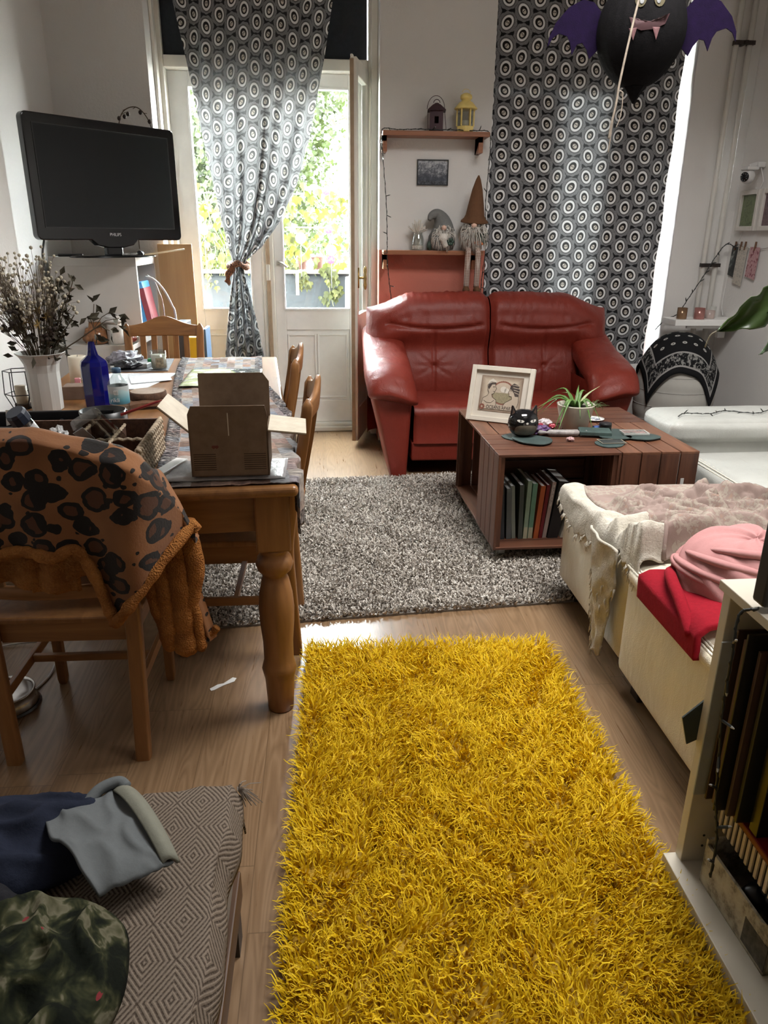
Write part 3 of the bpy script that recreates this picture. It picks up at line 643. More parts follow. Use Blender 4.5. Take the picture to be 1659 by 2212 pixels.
# ================================================================ RED SOFA
M_red = leather('red_leather', (.205, .026, .015)); M_seam = plain('red_stitching', (.20, .02, .015), .6); M_foot = plain('dark_plastic_foot', (.015, .012, .012), .6)
sofa = thing('sofa', 'red leather two seat sofa with puffed back and wide arms', 'sofa', (1.095, 4.36, 0))
XW, XB = .83, .80                                   # half widths of body and back
def topz(x):                                        # top line of the back over x
    s = abs(x) / XB; return 1.085 - .035 * math.exp(-(x / .035) ** 2) - .085 * sm(.62, 1.0, s) - .02 * s * s
def half(sgn):
    def fn(a, b):
        x = sgn * (.004 + (XB - .004) * a); s = a; zt = topz(x)
        # profile parameter b: 0 front foot of the back, ~.6 top, 1 rear foot
        e = sm(1.0, .86, s); ec = sm(0, .045, s); th = .135 * (.35 + .65 * math.sqrt(max(0, 1 - (max(0, s - .8) / .2) ** 2))) 
        yb0, yt = .50, .64
        if b < .55:
            q = b / .55; z = .40 + (zt - .13 - .40) * q; y = yb0 + (yt - yb0) * q ** 1.4 - .10 * sm(.55, .9, q) * (1 - .35 * sm(.75, 1, s)) 
            y -= .028 * sin(PI * min(1, q * 1.6)) * (1 - s * .5)
            # yoke seam, middle seam, star creases and the cleft at the middle
            zy = .845 + .05 * ((s - .5) / .5) ** 2 + .03 * s
            y += .022 * math.exp(-((z - zy) / .013) ** 2) * sm(.02, .1, s) * sm(.97, .85, s)
            y += .012 * math.exp(-((s - .46) / .012) ** 2) * sm(zy, zy - .03, z)
            for dxx, dz in ((.8, .55), (-.8, .55), (.8, -.45), (-.8, -.45), (1, .05), (-1, .05)):
                px, pz = (s - .46) * XB, z - .62; L = math.hypot(dxx, dz); al = (px * dxx + pz * dz) / L; pe = (px * dz - pz * dxx) / L
                if 0 < al < .16: y += .009 * math.exp(-(pe / .009) ** 2) * (1 - al / .16)
            y += .016 * math.exp(-((s - (.80 - .10 * q)) / .014) ** 2) * sm(.8, .6, q)
            y += .004 * vn(x * 9, z * 26, 0, 3) * sm(.25, .7, q) + .004 * vn(x * 60, z * 7, 0, 8) * sm(.5, 1, q) + .0025 * vn(x * 22, z * 60, 0, 4) * sm(.2, .0, q)
        elif b < .80:
            q = (b - .55) / .25; an = PI * q; zc = zt - .13
            y0 = yt - .10 * (1 - .35 * sm(.75, 1, s)); rad = .5 * (.86 - y0)
            y = (y0 + rad) - rad * cos(an); z = zc + .13 * sin(an) + .004 * vn(x * 30, an * 2, 0, 5) * sin(an) + (.0035 * vn(x * 85, an * 1.2, 0, 8) + .002 * sin(150 * x + 2 * sin(9 * x))) * sin(an) * sm(.95, .5, abs(s - .45) * 2)
        else:
            q = (b - .80) / .20; z = (zt - .13) * (1 - q) + .12 * q; y = .86 - .02 * sin(PI * q)
        ym = .70; y = ym + (y - ym) * (.22 + .78 * math.sqrt(max(0, 1 - (max(0, s - .86) / .14) ** 2.2))) 
        y = ym + (y - ym) * (.80 + .20 * ec) if b > .1 else y
        return (x * (1 + .02 * sin(PI * min(1, b * 1.3)) * (s > .8)), y, z)
    return G().grid(72, 84, fn)
for sg in (-1, 1): half(sg).obj('back_cushion', M_red, sofa, smooth=True)
def seat(sgn):
    def fn(a, b):
        x = sgn * (.003 + .545 * a); s = a; fr = .085 if True else 0
        e = min(s * .55, (1 - s) * .55); edge = math.sqrt(max(0, 1 - (1 - min(1, e / .035)) ** 2)) if e < .035 else 1
        if b < .55: q = b / .55; y = .60 - .46 * q; z = .445 + .02 * sin(PI * q) - .012 * (1 - edge) + .004 * vn(x * 55, y * 8, 0, 2) * sm(.4, 1, q)
        elif b < .72: q = (b - .55) / .17; an = q * PI / 2; y = .14 - .055 * sin(an); z = .445 - .055 * (1 - cos(an)) + .003 * vn(x * 45, 0, 0, 4)
        else: q = (b - .72) / .28; y = .085 + .012 * sin(PI * q) - .012 * (1 - edge) * -1; z = .39 - .18 * q
        return (x, y, z)
    return G().grid(40, 48, fn)
for sg in (-1, 1): seat(sg).obj('seat_cushion', M_red, sofa, smooth=True)
G().box(-.56, .10, .095, .56, .80, .215).obj('front_panel', M_red, sofa, bevel=.012, seg=3)
def arm(sgn):
    g = G()
    # side body: a tapering panel from the arm pad to the foot
    def body(a, b):
        th = 2 * PI * a; z = .0 + .58 * b; yo, yi = .02 + .015 * (1 - b), .84 
        xo, xi = .83 - .135 * (1 - b) ** 1.3 - .015 * sin(PI * b), .555 + .035 * (1 - b) * 1.0
        e = .22; cx, cy = (xo + xi) / 2, (yo + yi) / 2
        x = cx + (xo - xi) / 2 * np.sign(cos(th)) * abs(cos(th)) ** e; y = cy + (yi - yo) / 2 * np.sign(sin(th)) * abs(sin(th)) ** e
        return (sgn * x, y, z)
    g.grid(48, 14, body, wu=True)
    o = g.obj('arm_panel', M_red, sofa, smooth=True)
    path = spline([(.76, .80), (.60, .735), (.42, .672), (.25, .635), (.12, .598), (.045, .545), (.022, .50)], 6)
    def pad(a, b):
        i = b * (len(path) - 1); k = min(int(i), len(path) - 2); f = i - k; y, z = path[k] * (1 - f) + path[k + 1] * f
        d = path[min(k + 1, len(path) - 1)] - path[max(k - 1, 0)]; d /= np.linalg.norm(d); nrm = np.array([-d[1], d[0]]) * -1
        if nrm[1] < 0 and abs(nrm[1]) > .2: nrm = -nrm
        th = 2 * PI * a; w = .150 * (1 - .10 * sm(.6, 0, b)) * math.sqrt(max(.02, 1 - max(0, (b - .9) / .1) ** 2 * .8)); h = .085 * math.sqrt(max(.02, 1 - max(0, (b - .9) / .1) ** 2 * .6))
        e = .75; dx = np.sign(cos(th)) * abs(cos(th)) ** e * w; dh = np.sign(sin(th)) * abs(sin(th)) ** e * h
        dh += (.004 * vn(dx * 30, y * 25, 0, 7) + .003 * vn(dx * 8, y * 70, 0, 3)) * (sin(th) > 0)
        dh -= .012 * math.exp(-((dx + .055) / .008) ** 2) * (sin(th) > 0) if sgn < 0 else .012 * math.exp(-((dx - .055) / .008) ** 2) * (sin(th) > 0)
        x = .70 + sgn * dx * 1.0 - .02 * sm(.5, 1, b)
        dr = -.045 * max(0, (.70 - x) / .15) * sm(.3, .9, b)      # droops toward the seat at the front
        return (sgn * x, y + nrm[0] * dh, z + nrm[1] * dh + dr)
    p = G().grid(36, 44, pad, wu=True)
    n0 = p.n; ring = list(range(36 * 44, 36 * 45)); p.f.append(tuple(ring))
    p.obj('arm_pad', M_red, sofa, smooth=True)
    for y in (.10, .74): G().lathe([(.03, 0), (.032, .02)], 14, (sgn * .655, y, 0)).obj('foot', M_foot, o)
for sg in (-1, 1): arm(sg)
for x in (-.50, .50): G().lathe([(.025, 0), (.028, .10)], 12, (x, .68, 0)).obj('foot', M_foot, sofa)

# ================================================================ DINING TABLE
M_pine = wood('honey_pine', (.17, .074, .025), (.31, .145, .052), 1, 9, .32)
M_pinev = wood('honey_pine_upright', (.17, .074, .025), (.31, .145, .052), 2, 9, .38)
M_pinex = wood('honey_pine_rail', (.17, .074, .025), (.31, .145, .052), 0, 9, .38)
TZ, TA = .77, math.radians(4.6)
TC = np.array([-.696, 3.10]); tw, tl = 1.05, 2.38
def TP(x, y, z=0.0): return (TC[0] + x * cos(TA) - y * sin(TA), TC[1] + x * sin(TA) + y * cos(TA), TZ + z)
tb = thing('dining_table', 'long honey pine dining table with turned legs', 'table', (TC[0], TC[1], 0), TA)
G().box(-tw / 2, -tl / 2, TZ - .032, tw / 2, tl / 2, TZ).obj('tabletop', M_pine, tb, bevel=.014, seg=4)
a_ = G()
for y in (-tl / 2 + .06, tl / 2 - .085): a_.box(-tw / 2 + .1, y, .62, tw / 2 - .1, y + .025, TZ - .032)
a_.parts('apron', M_pinex, tb, bevel=.002)
a_ = G()
for x in (-tw / 2 + .05, tw / 2 - .075): a_.box(x, -tl / 2 + .12, .62, x + .025, tl / 2 - .12, TZ - .032)
a_.parts('apron', M_pine, tb, bevel=.002)
LP = [(.036, 0), (.040, .004), (.043, .06), (.046, .115), (.052, .14), (.054, .15), (.050, .165), (.046, .18), (.046, .24), (.052, .31), (.054, .36), (.050, .41), (.041, .455), (.036, .468), (.036, .474), (.050, .488), (.056, .508), (.050, .528), (.040, .54), (.046, .552), (.048, .56)]
for sx in (-1, 1):
    for sy in (-1, 1):
        g = G().lathe(LP, 28, (sx * (tw / 2 - .075), sy * (tl / 2 - .085), 0)); c = (sx * (tw / 2 - .075), sy * (tl / 2 - .085))
        lg = g.obj('leg', M_pinev, tb, smooth=True); G().box(c[0] - .05, c[1] - .05, .56, c[0] + .05, c[1] + .05, TZ - .033).obj('leg_block', M_pinev, lg, bevel=.006)
# chairs ---------------------------------------------------------------
def make_chair(label):
    ch = thing('dining_chair', label, 'chair', (0, 0, 0), 0, 'pine dining chairs')
    G().box(-.205, .0, .43, .205, .425, .45).obj('seat', M_pinev, ch, bevel=.006)
    bx = lambda z: .180 + .028 * (z / .95); by = lambda z: -.082 * sm(.35, 1.0, z) * 1.05 + (.02 * (1 - z / .43) * -1 if z < .43 else 0)
    for s in (-1, 1):
        def post(a, b):
            z = .935 * b; th = 2 * PI * a; e = .35; w, d_ = .021, .0185
            f = math.sqrt(max(0, 1 - max(0, (b - .965) / .035) ** 2))
            return (s * bx(z) + np.sign(cos(th)) * abs(cos(th)) ** e * w * (.25 + .75 * f), by(z) + np.sign(sin(th)) * abs(sin(th)) ** e * d_ * (.25 + .75 * f), z)
        g = G().grid(16, 40, post, wu=True); g.f.append(tuple(range(16 * 40, 16 * 41)))
        g.obj('back_post', M_pinev, ch, smooth=True)
        G().lathe([(.017, 0), (.021, .02), (.023, .41), (.021, .43)], 4, (s * .178, .385, 0), rotm(0, 0, PI / 4)).obj('leg', M_pinev, ch, bevel=.004)
    bow = lambda x: -.03 * (1 - (x / .2) ** 2)
    def crest(a, b):
        x = -.195 + .39 * a; zt = .935 + .052 * math.exp(-(x / .105) ** 2) - .012; zb = .862; th = 2 * PI * b
        z = (zt + zb) / 2 + (zt - zb) / 2 * np.sign(sin(th)) * abs(sin(th)) ** .4; y = by(z) + bow(x) + .011 * np.sign(cos(th)) * abs(cos(th)) ** .4
        return (x, y, z)
    G().grid(28, 16, crest, wv=True).obj('crest_rail', M_pinex, ch, smooth=True)
    def low(a, b):
        x = -.19 + .38 * a; th = 2 * PI * b; z = .548 + .02 * np.sign(sin(th)) * abs(sin(th)) ** .4
        return (x, by(z) + bow(x) + .010 * np.sign(cos(th)) * abs(cos(th)) ** .4, z)
    G().grid(20, 12, low, wv=True).obj('lower_rail', M_pinex, ch, smooth=True)
    for i in range(5):
        x = (i - 2) * .062
        G().grid(1, 8, lambda a, b: (x - .0155 + .031 * a, by(.55 + .32 * b) + bow(x), .55 + .32 * b)).obj('back_slat', M_pinev, ch, solid=.012)
    G().box(-.17, .012, .37, .17, .03, .43).box(-.165, .375, .37, .165, .392, .43).parts('seat_rail', M_pinex, ch, bevel=.002)
    G().box(-.188, .02, .37, -.172, .38, .43).box(.172, .02, .37, .188, .38, .43).parts('side_rail', M_pine, ch, bevel=.002)
    for s in (-1, 1): G().box(s * .18 - .008, .0, .20, s * .18 + .008, .38, .23).obj('stretcher', M_pine, ch, bevel=.002)
    G().box(-.172, .18, .205, .172, .197, .228).obj('stretcher', M_pinex, ch, bevel=.002)
    return ch
cA = make_chair('pine chair pushed under the table side closer to the cardboard box'); cA.location = (-.137, 2.545, 0); cA.rotation_euler = (0, 0, PI / 2)
clone(cA, (-.215, 3.36, 0), (0, 0, PI / 2 + .06), 'pine chair pushed under the table side closer to the balcony door')
clone(cA, (-.925, 4.43, 0), (0, 0, PI + .05), 'pine chair at the table end in front of the white cube shelf')
clone(cA, (-.722, 1.835, 0), (0, 0, -.01), 'pine chair with the leopard blanket hung over its back')
# leopard blanket --------------------------------------------------------
t = T('leopard_fleece', .85, .2); v = t.coord(); x, y, z = t.xyz(v)
wv = t.noise(v, 7, 2); nn = t.noise(v, 26, 2)
pv = t.vec(x + nn * .035, y * .6, z * 1.12 + wv * .05)
vo = t.voronoi(pv, 16, 'F1', .8); dd = E(t.nt, vo.outputs['Distance']); sz = E(t.nt, vo.outputs['Color']) if False else t.noise(v, 9, 1)
thr = sz * .40 + .30
d1 = (thr - dd); spot = d1.gt(0.0)
vo2 = t.voronoi(pv, 31, 'F1', 1.0); sp2 = E(t.nt, vo2.outputs['Distance']).lt(.21) * dd.gt(.52)
c = t.ramp(wv, [(.3, (.17, .066, .024)), (.7, (.27, .116, .046))])
c = t.mix(spot, c, (.010, .007, .006)); c = t.mix((d1 - .17).gt(0.0) * t.noise(v, 16, 1).gt(.47), c, (.075, .028, .012)); c = t.mix(sp2, c, (.012, .008, .006))
t.color(c); t.bump(t.noise(v, 160, 3), .25, .003); t.b.inputs['Sheen Weight'].default_value = .2; M_leo = t.m
t = T('ginger_sherpa', .95, .1); v = t.coord(); vb = E(t.nt, t.voronoi(v, 230).outputs['Distance']); n = t.noise(v, 20, 3)
t.color(t.ramp(n, [(.3, (.22, .08, .022)), (.7, (.36, .15, .042))])); t.bump(vb + t.noise(v, 90, 3), .6, .006); M_sher = t.m
bl = thing('blanket', 'leopard print fleece blanket with ginger sherpa lining over a chair back', 'blanket', (0, 0, 0))
bxs = [-1.0, -.85, -.75, -.69, -.618, -.493, -.453, -.415, -.383, -.356, -.34]; bzt = [.988, .988, .994, .994, .976, .950, .922, .868, .80, .727, .70]
hxs = [-1.0, -.86, -.797, -.73, -.655, -.609, -.577, -.55, -.538, -.492, -.414, -.351, -.34]; hzs = [.66, .685, .693, .704, .696, .707, .65, .546, .499, .557, .652, .712, .70]
def bly(x, z):
    r = sm(-.50, -.34, x)
    return 1.697 - .006 * sm(.95, .75, z) + .012 * vn(x * 14, z * 6, 0, 1) + .02 * sin(34 * x + 3 * z) * sm(.9, .6, z) * (1 - r) + .13 * r * r
def lsheet(a, b):
    x = -1.0 + .66 * a; zt = float(np.interp(x, bxs, bzt)) + .004 * vn(x * 30, 0, 0, 2); zb = float(np.interp(x, hxs, hzs))
    if b < .28:
        q = b / .28; back = zt - .26 * (1 - q) if x < -.5 else zt - .02 * (1 - q)
        if q < .7: return (x, 1.80 + .06 * (1 - q), zt - .03 - .20 * (.7 - q) / .7 * (1 - sm(-.52, -.42, x)))
        an = (q - .7) / .3 * PI / 2; return (x, 1.80 - (1.80 - bly(x, zt) - .0) * .5 * (1 - cos(an)), zt - .03 + .03 * sin(an))
    q = (b - .28) / .72; z = zt + (zb - zt) * q
    y0 = bly(x, z); top = 1.80 - (1.80 - bly(x, zt)) * .5
    return (x, y0 + (top - y0) * (1 - sm(0, .07, q)), z)
G().grid(110, 80, lsheet).obj('fleece', M_leo, bl, smooth=True)
P = [(x, bly(x, z) - .006, z) for x, z in zip(hxs, hzs)]
def rough_tube(pts, r, n=12, amp=.25, k=7):
    P_ = spline(pts, 10); s_ = R.random() * 9
    return G().tube(P_, [r * (1 + amp * vn(i * .9, s_, 0, k)) for i in range(len(P_))], n)
rough_tube(P[:8] + [P[8]], .015).obj('sherpa_trim', M_sher, bl, smooth=True)
rough_tube([P[8]] + P[9:], .015).obj('sherpa_trim', M_sher, bl, smooth=True)
G().grid(40, 16, lambda a, b: (-1.0 + .43 * a, 1.735 + .012 * sin(26 * a + 2 * b) + .006 * vn(a * 60, b * 30, 0, 3), .72 - (.115 + .02 * vn(a * 9, 0, 0, 4)) * b)).grid(16, 14, lambda a, b: (-.735 + .115 * a, 1.722 + .01 * sin(9 * a), .70 - .118 * b + .004 * vn(a * 40, 0, 0, 2))).obj('sherpa_lining', M_sher, bl, smooth=True, solid=.012)
for k_, (x0, z0, x1, z1, r) in enumerate(((-.455, .64, -.445, .36, .030), (-.415, .70, -.405, .345, .034), (-.375, .71, -.40, .42, .028), (-.49, .60, -.46, .42, .024), (-.38, .50, -.365, .335, .016))):
    rough_tube([(x0, 1.86, z0), (x0 + .012, 1.865, (z0 + z1) / 2), (x1, 1.87, z1), (x1 + .004, 1.875, z1 - .012)], r, 14, .16).obj('sherpa_fold', M_sher, bl, smooth=True)
G().grid(10, 16, lambda a, b: (-.400 + .05 * a * (.4 + .6 * b) + .03 * b, 1.885 + .014 * sin(8 * a), .60 - .26 * b)).obj('fleece_corner', M_leo, bl, smooth=True)
rough_tube([(-.375, 1.882, .345), (-.33, 1.89, .362), (-.318, 1.89, .375)], .011).obj('sherpa_trim', M_sher, bl, smooth=True)

# ================================================================ THINGS ON THE TABLE
t = T('patchwork_runner', .9, .15); u, v, _ = t.xyz(t.coord('UV')); o_ = t.coord()
ci = (u / .043).floor(); cj = (v / .06).floor(); hh = (ci * 3.3 + cj * 7.7).hash(); st = t.noise(t.vec(u * 9.0, v * 90.0 + hh * 9.0), 3, 3, .7)
c = t.ramp(hh, [(.0, (.20, .12, .085)), (.25, (.42, .37, .32)), (.5, (.25, .30, .36)), (.75, (.40, .23, .16)), (1, (.50, .46, .42))])
edge = (u - .225).abs().gt(.185)
st2 = t.noise(t.vec(u * 40.0, v * 260.0), 1.0, 3, .7)
c = t.mix(st.below(.47, .1) * .8, c, (.05, .04, .045)); c = t.mix(edge * st2.below(.52, .05), c, (.02, .018, .022)); c = t.mix(edge * st2.gt(.58), c, (.5, .47, .46))
t.color(c); t.bump(st, .8, .006); M_run = t.m
def runner(a, b):
    yl = -1.165 + 2.32 * b
    xl = .125 - .125 * sm(0, 1, b); xr = .44 + .10 * sm(.75, .35, b) + .15 * sm(.45, .02, b)
    x = xl + (xr - xl) * a; z = .005 + .004 * vn(x * 60, yl * 30, 0, 2) + .006 * abs(sin(yl * 70 + 2 * sin(9 * yl))) * (sm(.10, 0, a) + sm(.9, 1, a))
    if x > .53: z -= (x - .53) * 1.0; x = .534 + .012 * sin(yl * 40)
    return TP(x, yl, z)
tag(G().grid(50, 170, runner, lambda a, b: (.45 * a, 2.32 * b)).obj('table_runner', M_run, smooth=True, solid=.002), 'long ruffled patchwork runner lying along the pine table', 'table runner')
# cardboard box ---------------------------------------------------------
t = T('cardboard', .85, .1); v = t.coord(); n = t.noise(v, 30, 4); x, y, z = t.xyz(v)
c = t.ramp(n, [(.3, (.155, .105, .072)), (.7, (.20, .140, .097))]); bars = ((z / .0062).frac().lt(.32)) * z.gt(.015) * z.lt(.068) * x.abs().gt(.038) * x.abs().lt(.098) * y.lt(-.08)
c = t.mix(bars * (n.gt(.3)), c, (.04, .028, .022)); t.color(c); M_card = t.m
t = T('corrugated_inside', .85, .1); v = t.coord(); x, y, z = t.xyz(v)
t.color(t.ramp(t.noise(v, 25, 3), [(.3, (.50, .44, .35)), (.7, (.60, .54, .44))])); t.bump((y * 700.0).sin() * .5 + t.noise(v, 40), .3, .002); M_cardin = t.m
bx_ = thing('cardboard_box', 'open brown cardboard box with raised flaps on the table edge', 'box', (-.2655, 2.085, TZ + .024), .03)
hw, hd, hh_ = .106, .098, .125
g = G().box(-hw, -hd, 0, hw, -hd + .004, hh_).box(-hw, hd - .004, 0, hw, hd, hh_).box(-hw, -hd, 0, -hw + .004, hd, hh_).box(hw - .004, -hd, 0, hw, hd, hh_).box(-hw, -hd, 0, hw, hd, .003)
g.obj('walls', M_card, bx_)
G().prism([(-hw, hh_), (hw, hh_), (hw, hh_ + .045), (hw - .006, hh_ + .072), (-hw + .010, hh_ + .072), (-hw, hh_ + .05)], -hd, -hd + .004, lambda a, b, q: (a, q - .01 * (b - hh_), b)).obj('front_flap', M_card, bx_)
G().prism([(-hw + .008, hh_), (hw, hh_), (hw, hh_ + .10), (hw - .018, hh_ + .125), (-hw + .008, hh_ + .125)], hd - .004, hd, lambda a, b, q: (a, q + .1 * (b - hh_), b)).obj('back_flap', M_card, bx_)
for s, ang in ((-1, .72), (1, -.12)):
    L = .105; ca, sa = cos(ang), sin(ang)
    f_ = G().prism([(-hd + .004, 0), (-hd + .008, L), (hd - .014, L), (hd - .004, 0)], 0, .0035, lambda a, b, q: (s * (hw + b * ca - q * sa), a, hh_ + b * sa + q * ca)).obj('side_flap', M_cardin, bx_)
    G().prism([(-hd + .004, 0), (-hd + .008, L), (hd - .014, L), (hd - .004, 0)], -.002, -.0002, lambda a, b, q: (s * (hw + b * ca - q * sa), a, hh_ + b * sa + q * ca)).obj('outer_face', M_card, f_)
G().prism([(-.006, .083), (0, .078), (.006, .083), (.004, .088), (-.004, .088)], -hd - .0006, -hd, lambda a, b, q: (a - .042, q, b)).prism([(.0, .083), (.006, .078), (.012, .083), (.010, .088), (.002, .088)], -hd - .0006, -hd, lambda a, b, q: (a - .04, q, b)).obj('printed_mark', plain('red_print', (.12, .03, .02), .8), bx_)
G().box(-.001, -hd - .001, .115, .0016, -hd, .178).obj('tear', M_cardin, bx_)
M_silv = plain('grey_plastic_film', (.48, .48, .49), .25, .15, 12, .3)
en = tag(G().grid(26, 22, lambda a, b: (-.475 + .36 * a, 1.985 + .19 * b + .02 * a, TZ + .010 + .010 * math.sin(PI * a) * sin(PI * b) ** .3 + .002 * vn(a * 12, b * 12, 0, 1))).obj('mailing_envelope', M_silv, smooth=True, solid=.006), 'flat grey plastic mailing envelope lying under the cardboard box', 'envelope')
M_paper = plain('white_paper', (.80, .80, .78), .6, .03, 8)
tag(G().box(-.02, 0, 0, .02, .16, .01).obj('rolled_paper', M_paper, None, (-.475, 2.03, TZ + .012), (0, 0, -.28), bevel=.004), 'narrow folded white paper strip beside the cardboard box', 'paper')
tag(G().grid(8, 8, lambda a, b: (.055 * a - .03, .15 * b, .012 + .02 * sin(3 * a + 1) * b)).obj('paper_curl', M_paper, None, (-.40, 2.30, TZ), (0, 0, -.5), smooth=True, solid=.0015), 'curled white paper scrap between basket and cardboard box', 'paper')
# glossy printed sleeve on the runner
t = T('glossy_print', .12, .6); v = t.coord(); n = t.noise(v, 6, 3, .6, 1.0); x, y, z = t.xyz(v)
c = t.ramp(n, [(.35, (.75, .78, .70)), (.5, (.55, .68, .35)), (.62, (.78, .78, .72)), (.75, (.65, .62, .6))]); c = t.mix((x * 1.2 + y * .4 + n * .2).gt(.2), c, (.09, .10, .11)); t.color(c); t.bump(t.noise(v, 14, 3, .6, 1), .6, .01); M_gloss = t.m
tag(G().grid(30, 24, lambda a, b: ((-.175 + .35 * a), -.22 + .44 * b, .004 + .006 * abs(vn(a * 8, b * 9, 0, 3)))).obj('magazine', M_gloss, None, TP(.255, .46, .012), (0, 0, .03), smooth=True, solid=.003), 'glossy white and green magazine lying on the runner behind the box', 'magazine')
# vase with dried flowers
t = T('ribbed_grey_ceramic', .5, .4); v = t.coord(); t.color(t.ramp(t.noise(t.map(v, (1, 1, .1)), 40, 3), [(.3, (.42, .41, .39)), (.7, (.52, .51, .48))])); M_vase = t.m
vs = thing('vase', 'tall pale grey flared vase filled with dried flowers', 'vase', (-1.085, 2.97, TZ), .3)
G().lathe([(.055, 0), (.058, .004), (.060, .10), (.060, .15), (.064, .18), (.078, .208), (.092, .222), (.090, .224), (.074, .205), (.058, .175), (.054, .02), (.002, .015)], 10).obj('vessel', M_vase, vs, bevel=.003)
M_gyp = plain('dried_cream_blossom', (.46, .41, .31), .9, .25); M_dstem = plain('dried_stem', (.085, .06, .035), .9, .2); M_drose = plain('dried_dark_rose', (.035, .022, .016), .9, .3); M_dyel = plain('dried_yellow_blossom', (.22, .14, .04), .9, .3); M_dleaf = plain('dried_leaf', (.05, .042, .024), .85, .3)
gs, gb, gr, gy, gl = G(), G(), G(), G(), G()
def stem(e, r=.0016): 
    P_ = spline([(R.uniform(-.02, .02), R.uniform(-.02, .02), .05), (e[0] * .3, e[1] * .3, .21), (e[0] * .62, e[1] * .62, .21 + (e[2] - .21) * .5), e], 5); gs.tube(P_, r, 5); return P_
def dleaf(c, L, d):
    d = np.array(d, float); d /= np.linalg.norm(d); x = np.cross(d, NR.normal(size=3)); x /= np.linalg.norm(x); c = np.array(c)
    nrm = np.cross(d, x); gl.add([c, c + d * L * .45 + x * L * .26 + nrm * L * .1, c + d * L, c + d * L * .5 - x * L * .26 + nrm * L * .1], [(0, 1, 2), (0, 2, 3)])
for i in range(40):
    q = R.uniform(-.5, 1); e = (-.155 + .23 * R.random() * (1 if i % 3 else 1.2), R.uniform(-.1, .1), .38 + .19 * R.random() - .08 * (q < 0)); P_ = stem(e, .0011)
    for k in range(11):
        c0 = np.array(e) + np.array([R.gauss(0, .026), R.gauss(0, .026), R.gauss(0, .022)]); gs.tube([P_[-6], (P_[-4] + c0) / 2, c0], .0006, 3)
        gb.ball(c0, R.uniform(.0042, .0075), 6)
for i in range(13):
    e = (R.uniform(-.11, .08), R.uniform(-.09, .03), R.uniform(.26, .40)); stem(e, .0015); n0 = gr.n
    for k in range(7): gr.ball(np.array(e) + NR.normal(size=3) * .008, (.008, .008, .007), 7)
for e in ((.018, -.05, .385), (-.012, -.06, .37), (.012, -.08, .335), (-.03, -.07, .345), (.045, -.06, .36)):
    stem(e); 
    for k in range(16):
        q = NR.normal(size=3); q /= np.linalg.norm(q); gy.tube([np.array(e), np.array(e) + q * .020], [.003, .001], 4)
for sx, top in ((.105, .50), (.125, .44), (.085, .47), (.15, .48), (.10, .38), (.14, .36), (.07, .33)):
    e = (sx, R.uniform(-.05, .03), top); P_ = stem(e, .002)
    for k in range(9):
        p0 = P_[int(len(P_) * R.uniform(.45, .99))]; dleaf(p0 + NR.normal(size=3) * .008, R.uniform(.025, .04), NR.normal(size=3) + np.array([.5, 0, .3]))
        if k % 2: [dleaf(p0 + NR.normal(size=3) * .01, .03, NR.normal(size=3) + np.array([0, 0, .8])) for _ in range(4)]
P_ = stem((.24, -.03, .33), .0024)
for e in ((.215, -.03, .40), (.27, -.04, .37), (.30, -.04, .345), (.26, -.05, .30), (.21, -.04, .28), (.19, -.04, .35), (.29, -.03, .32)):
    gs.tube([P_[-3], (np.array(e) + P_[-3]) / 2 + np.array([0, 0, .012]), e], .0013, 4)
    for k in range(4): dleaf(np.array(e) + NR.normal(size=3) * .006, R.uniform(.035, .055), NR.normal(size=3) + np.array([.6, 0, -.5]))
for i in range(60):
    a = R.uniform(0, 2 * PI); r = R.uniform(.02, .1); dleaf((r * cos(a), r * sin(a) - .01, R.uniform(.2, .34)), R.uniform(.02, .045), (cos(a), sin(a), R.uniform(-.6, .6)))
dleaf((.05, -.085, .225), .03, (0.1, -.2, -1)); dleaf((-.02, -.09, .22), .045, (-.2, -.2, -1))
for o in (gs.obj('stems', M_dstem, vs), gb.obj('cream_blossoms', M_gyp, vs, smooth=True), gr.obj('dark_roses', M_drose, vs, smooth=True), gy.obj('yellow_blossoms', M_dyel, vs), gl.obj('dry_leaves', M_dleaf, vs)): o['kind'] = 'stuff'
# blue bottle, water bottle, candles
t = T('cobalt_glass', .06, .6); t.color((.004, .006, .16)); t.b.inputs['Transmission Weight'].default_value = .25; M_cob = t.m
tag(G().lathe([(.046, 0), (.052, .006), (.054, .05), (.054, .165), (.050, .182), (.030, .198), (.022, .205), (.017, .225), (.012, .256), (.009, .257), (.014, .22), (.02, .2), (.05, .16), (.05, .01), (.002, .006)], 8, (-.905, 3.02, TZ)).obj('bottle', M_cob, bevel=.004, smooth=False), 'square shouldered cobalt blue bottle with tapering neck beside the vase', 'bottle')
wb = thing('water_bottle', 'small clear plastic water bottle with blue cap and mountain label', 'bottle', (-.782, 2.875, TZ))
G().lathe([(.030, 0), (.036, .006), (.035, .03), (.037, .04), (.037, .115), (.034, .128), (.020, .148), (.014, .156), (.014, .166), (.002, .167)], 24).obj('body', glass('clear_plastic', (.86, .90, .90), 0, .84), wb, smooth=True)
G().lathe([(.0355, .002), (.0345, .075), (.002, .0755)], 20).obj('water', glass('water', (.90, .93, .93), 0, .95), wb, smooth=True)
t = T('mountain_label', .4); v = t.coord(); x, y, z = t.xyz(v); n = t.noise(v, 30, 4)
mt = (z - .082 - (x * 90.0).sin() * .008 - n * .02); c = t.ramp(z * 14.0 - .5, [(0, (.02, .10, .18)), (.35, (.10, .33, .42)), (.8, (.35, .5, .52))]); t.color(t.mix(mt.below(0, .004), (.42, .46, .46), c)); M_lab = t.m
G().lathe([(.0376, .045), (.0380, .046), (.0380, .112), (.0376, .113)], 24, cap=False).obj('label', M_lab, wb, smooth=True)
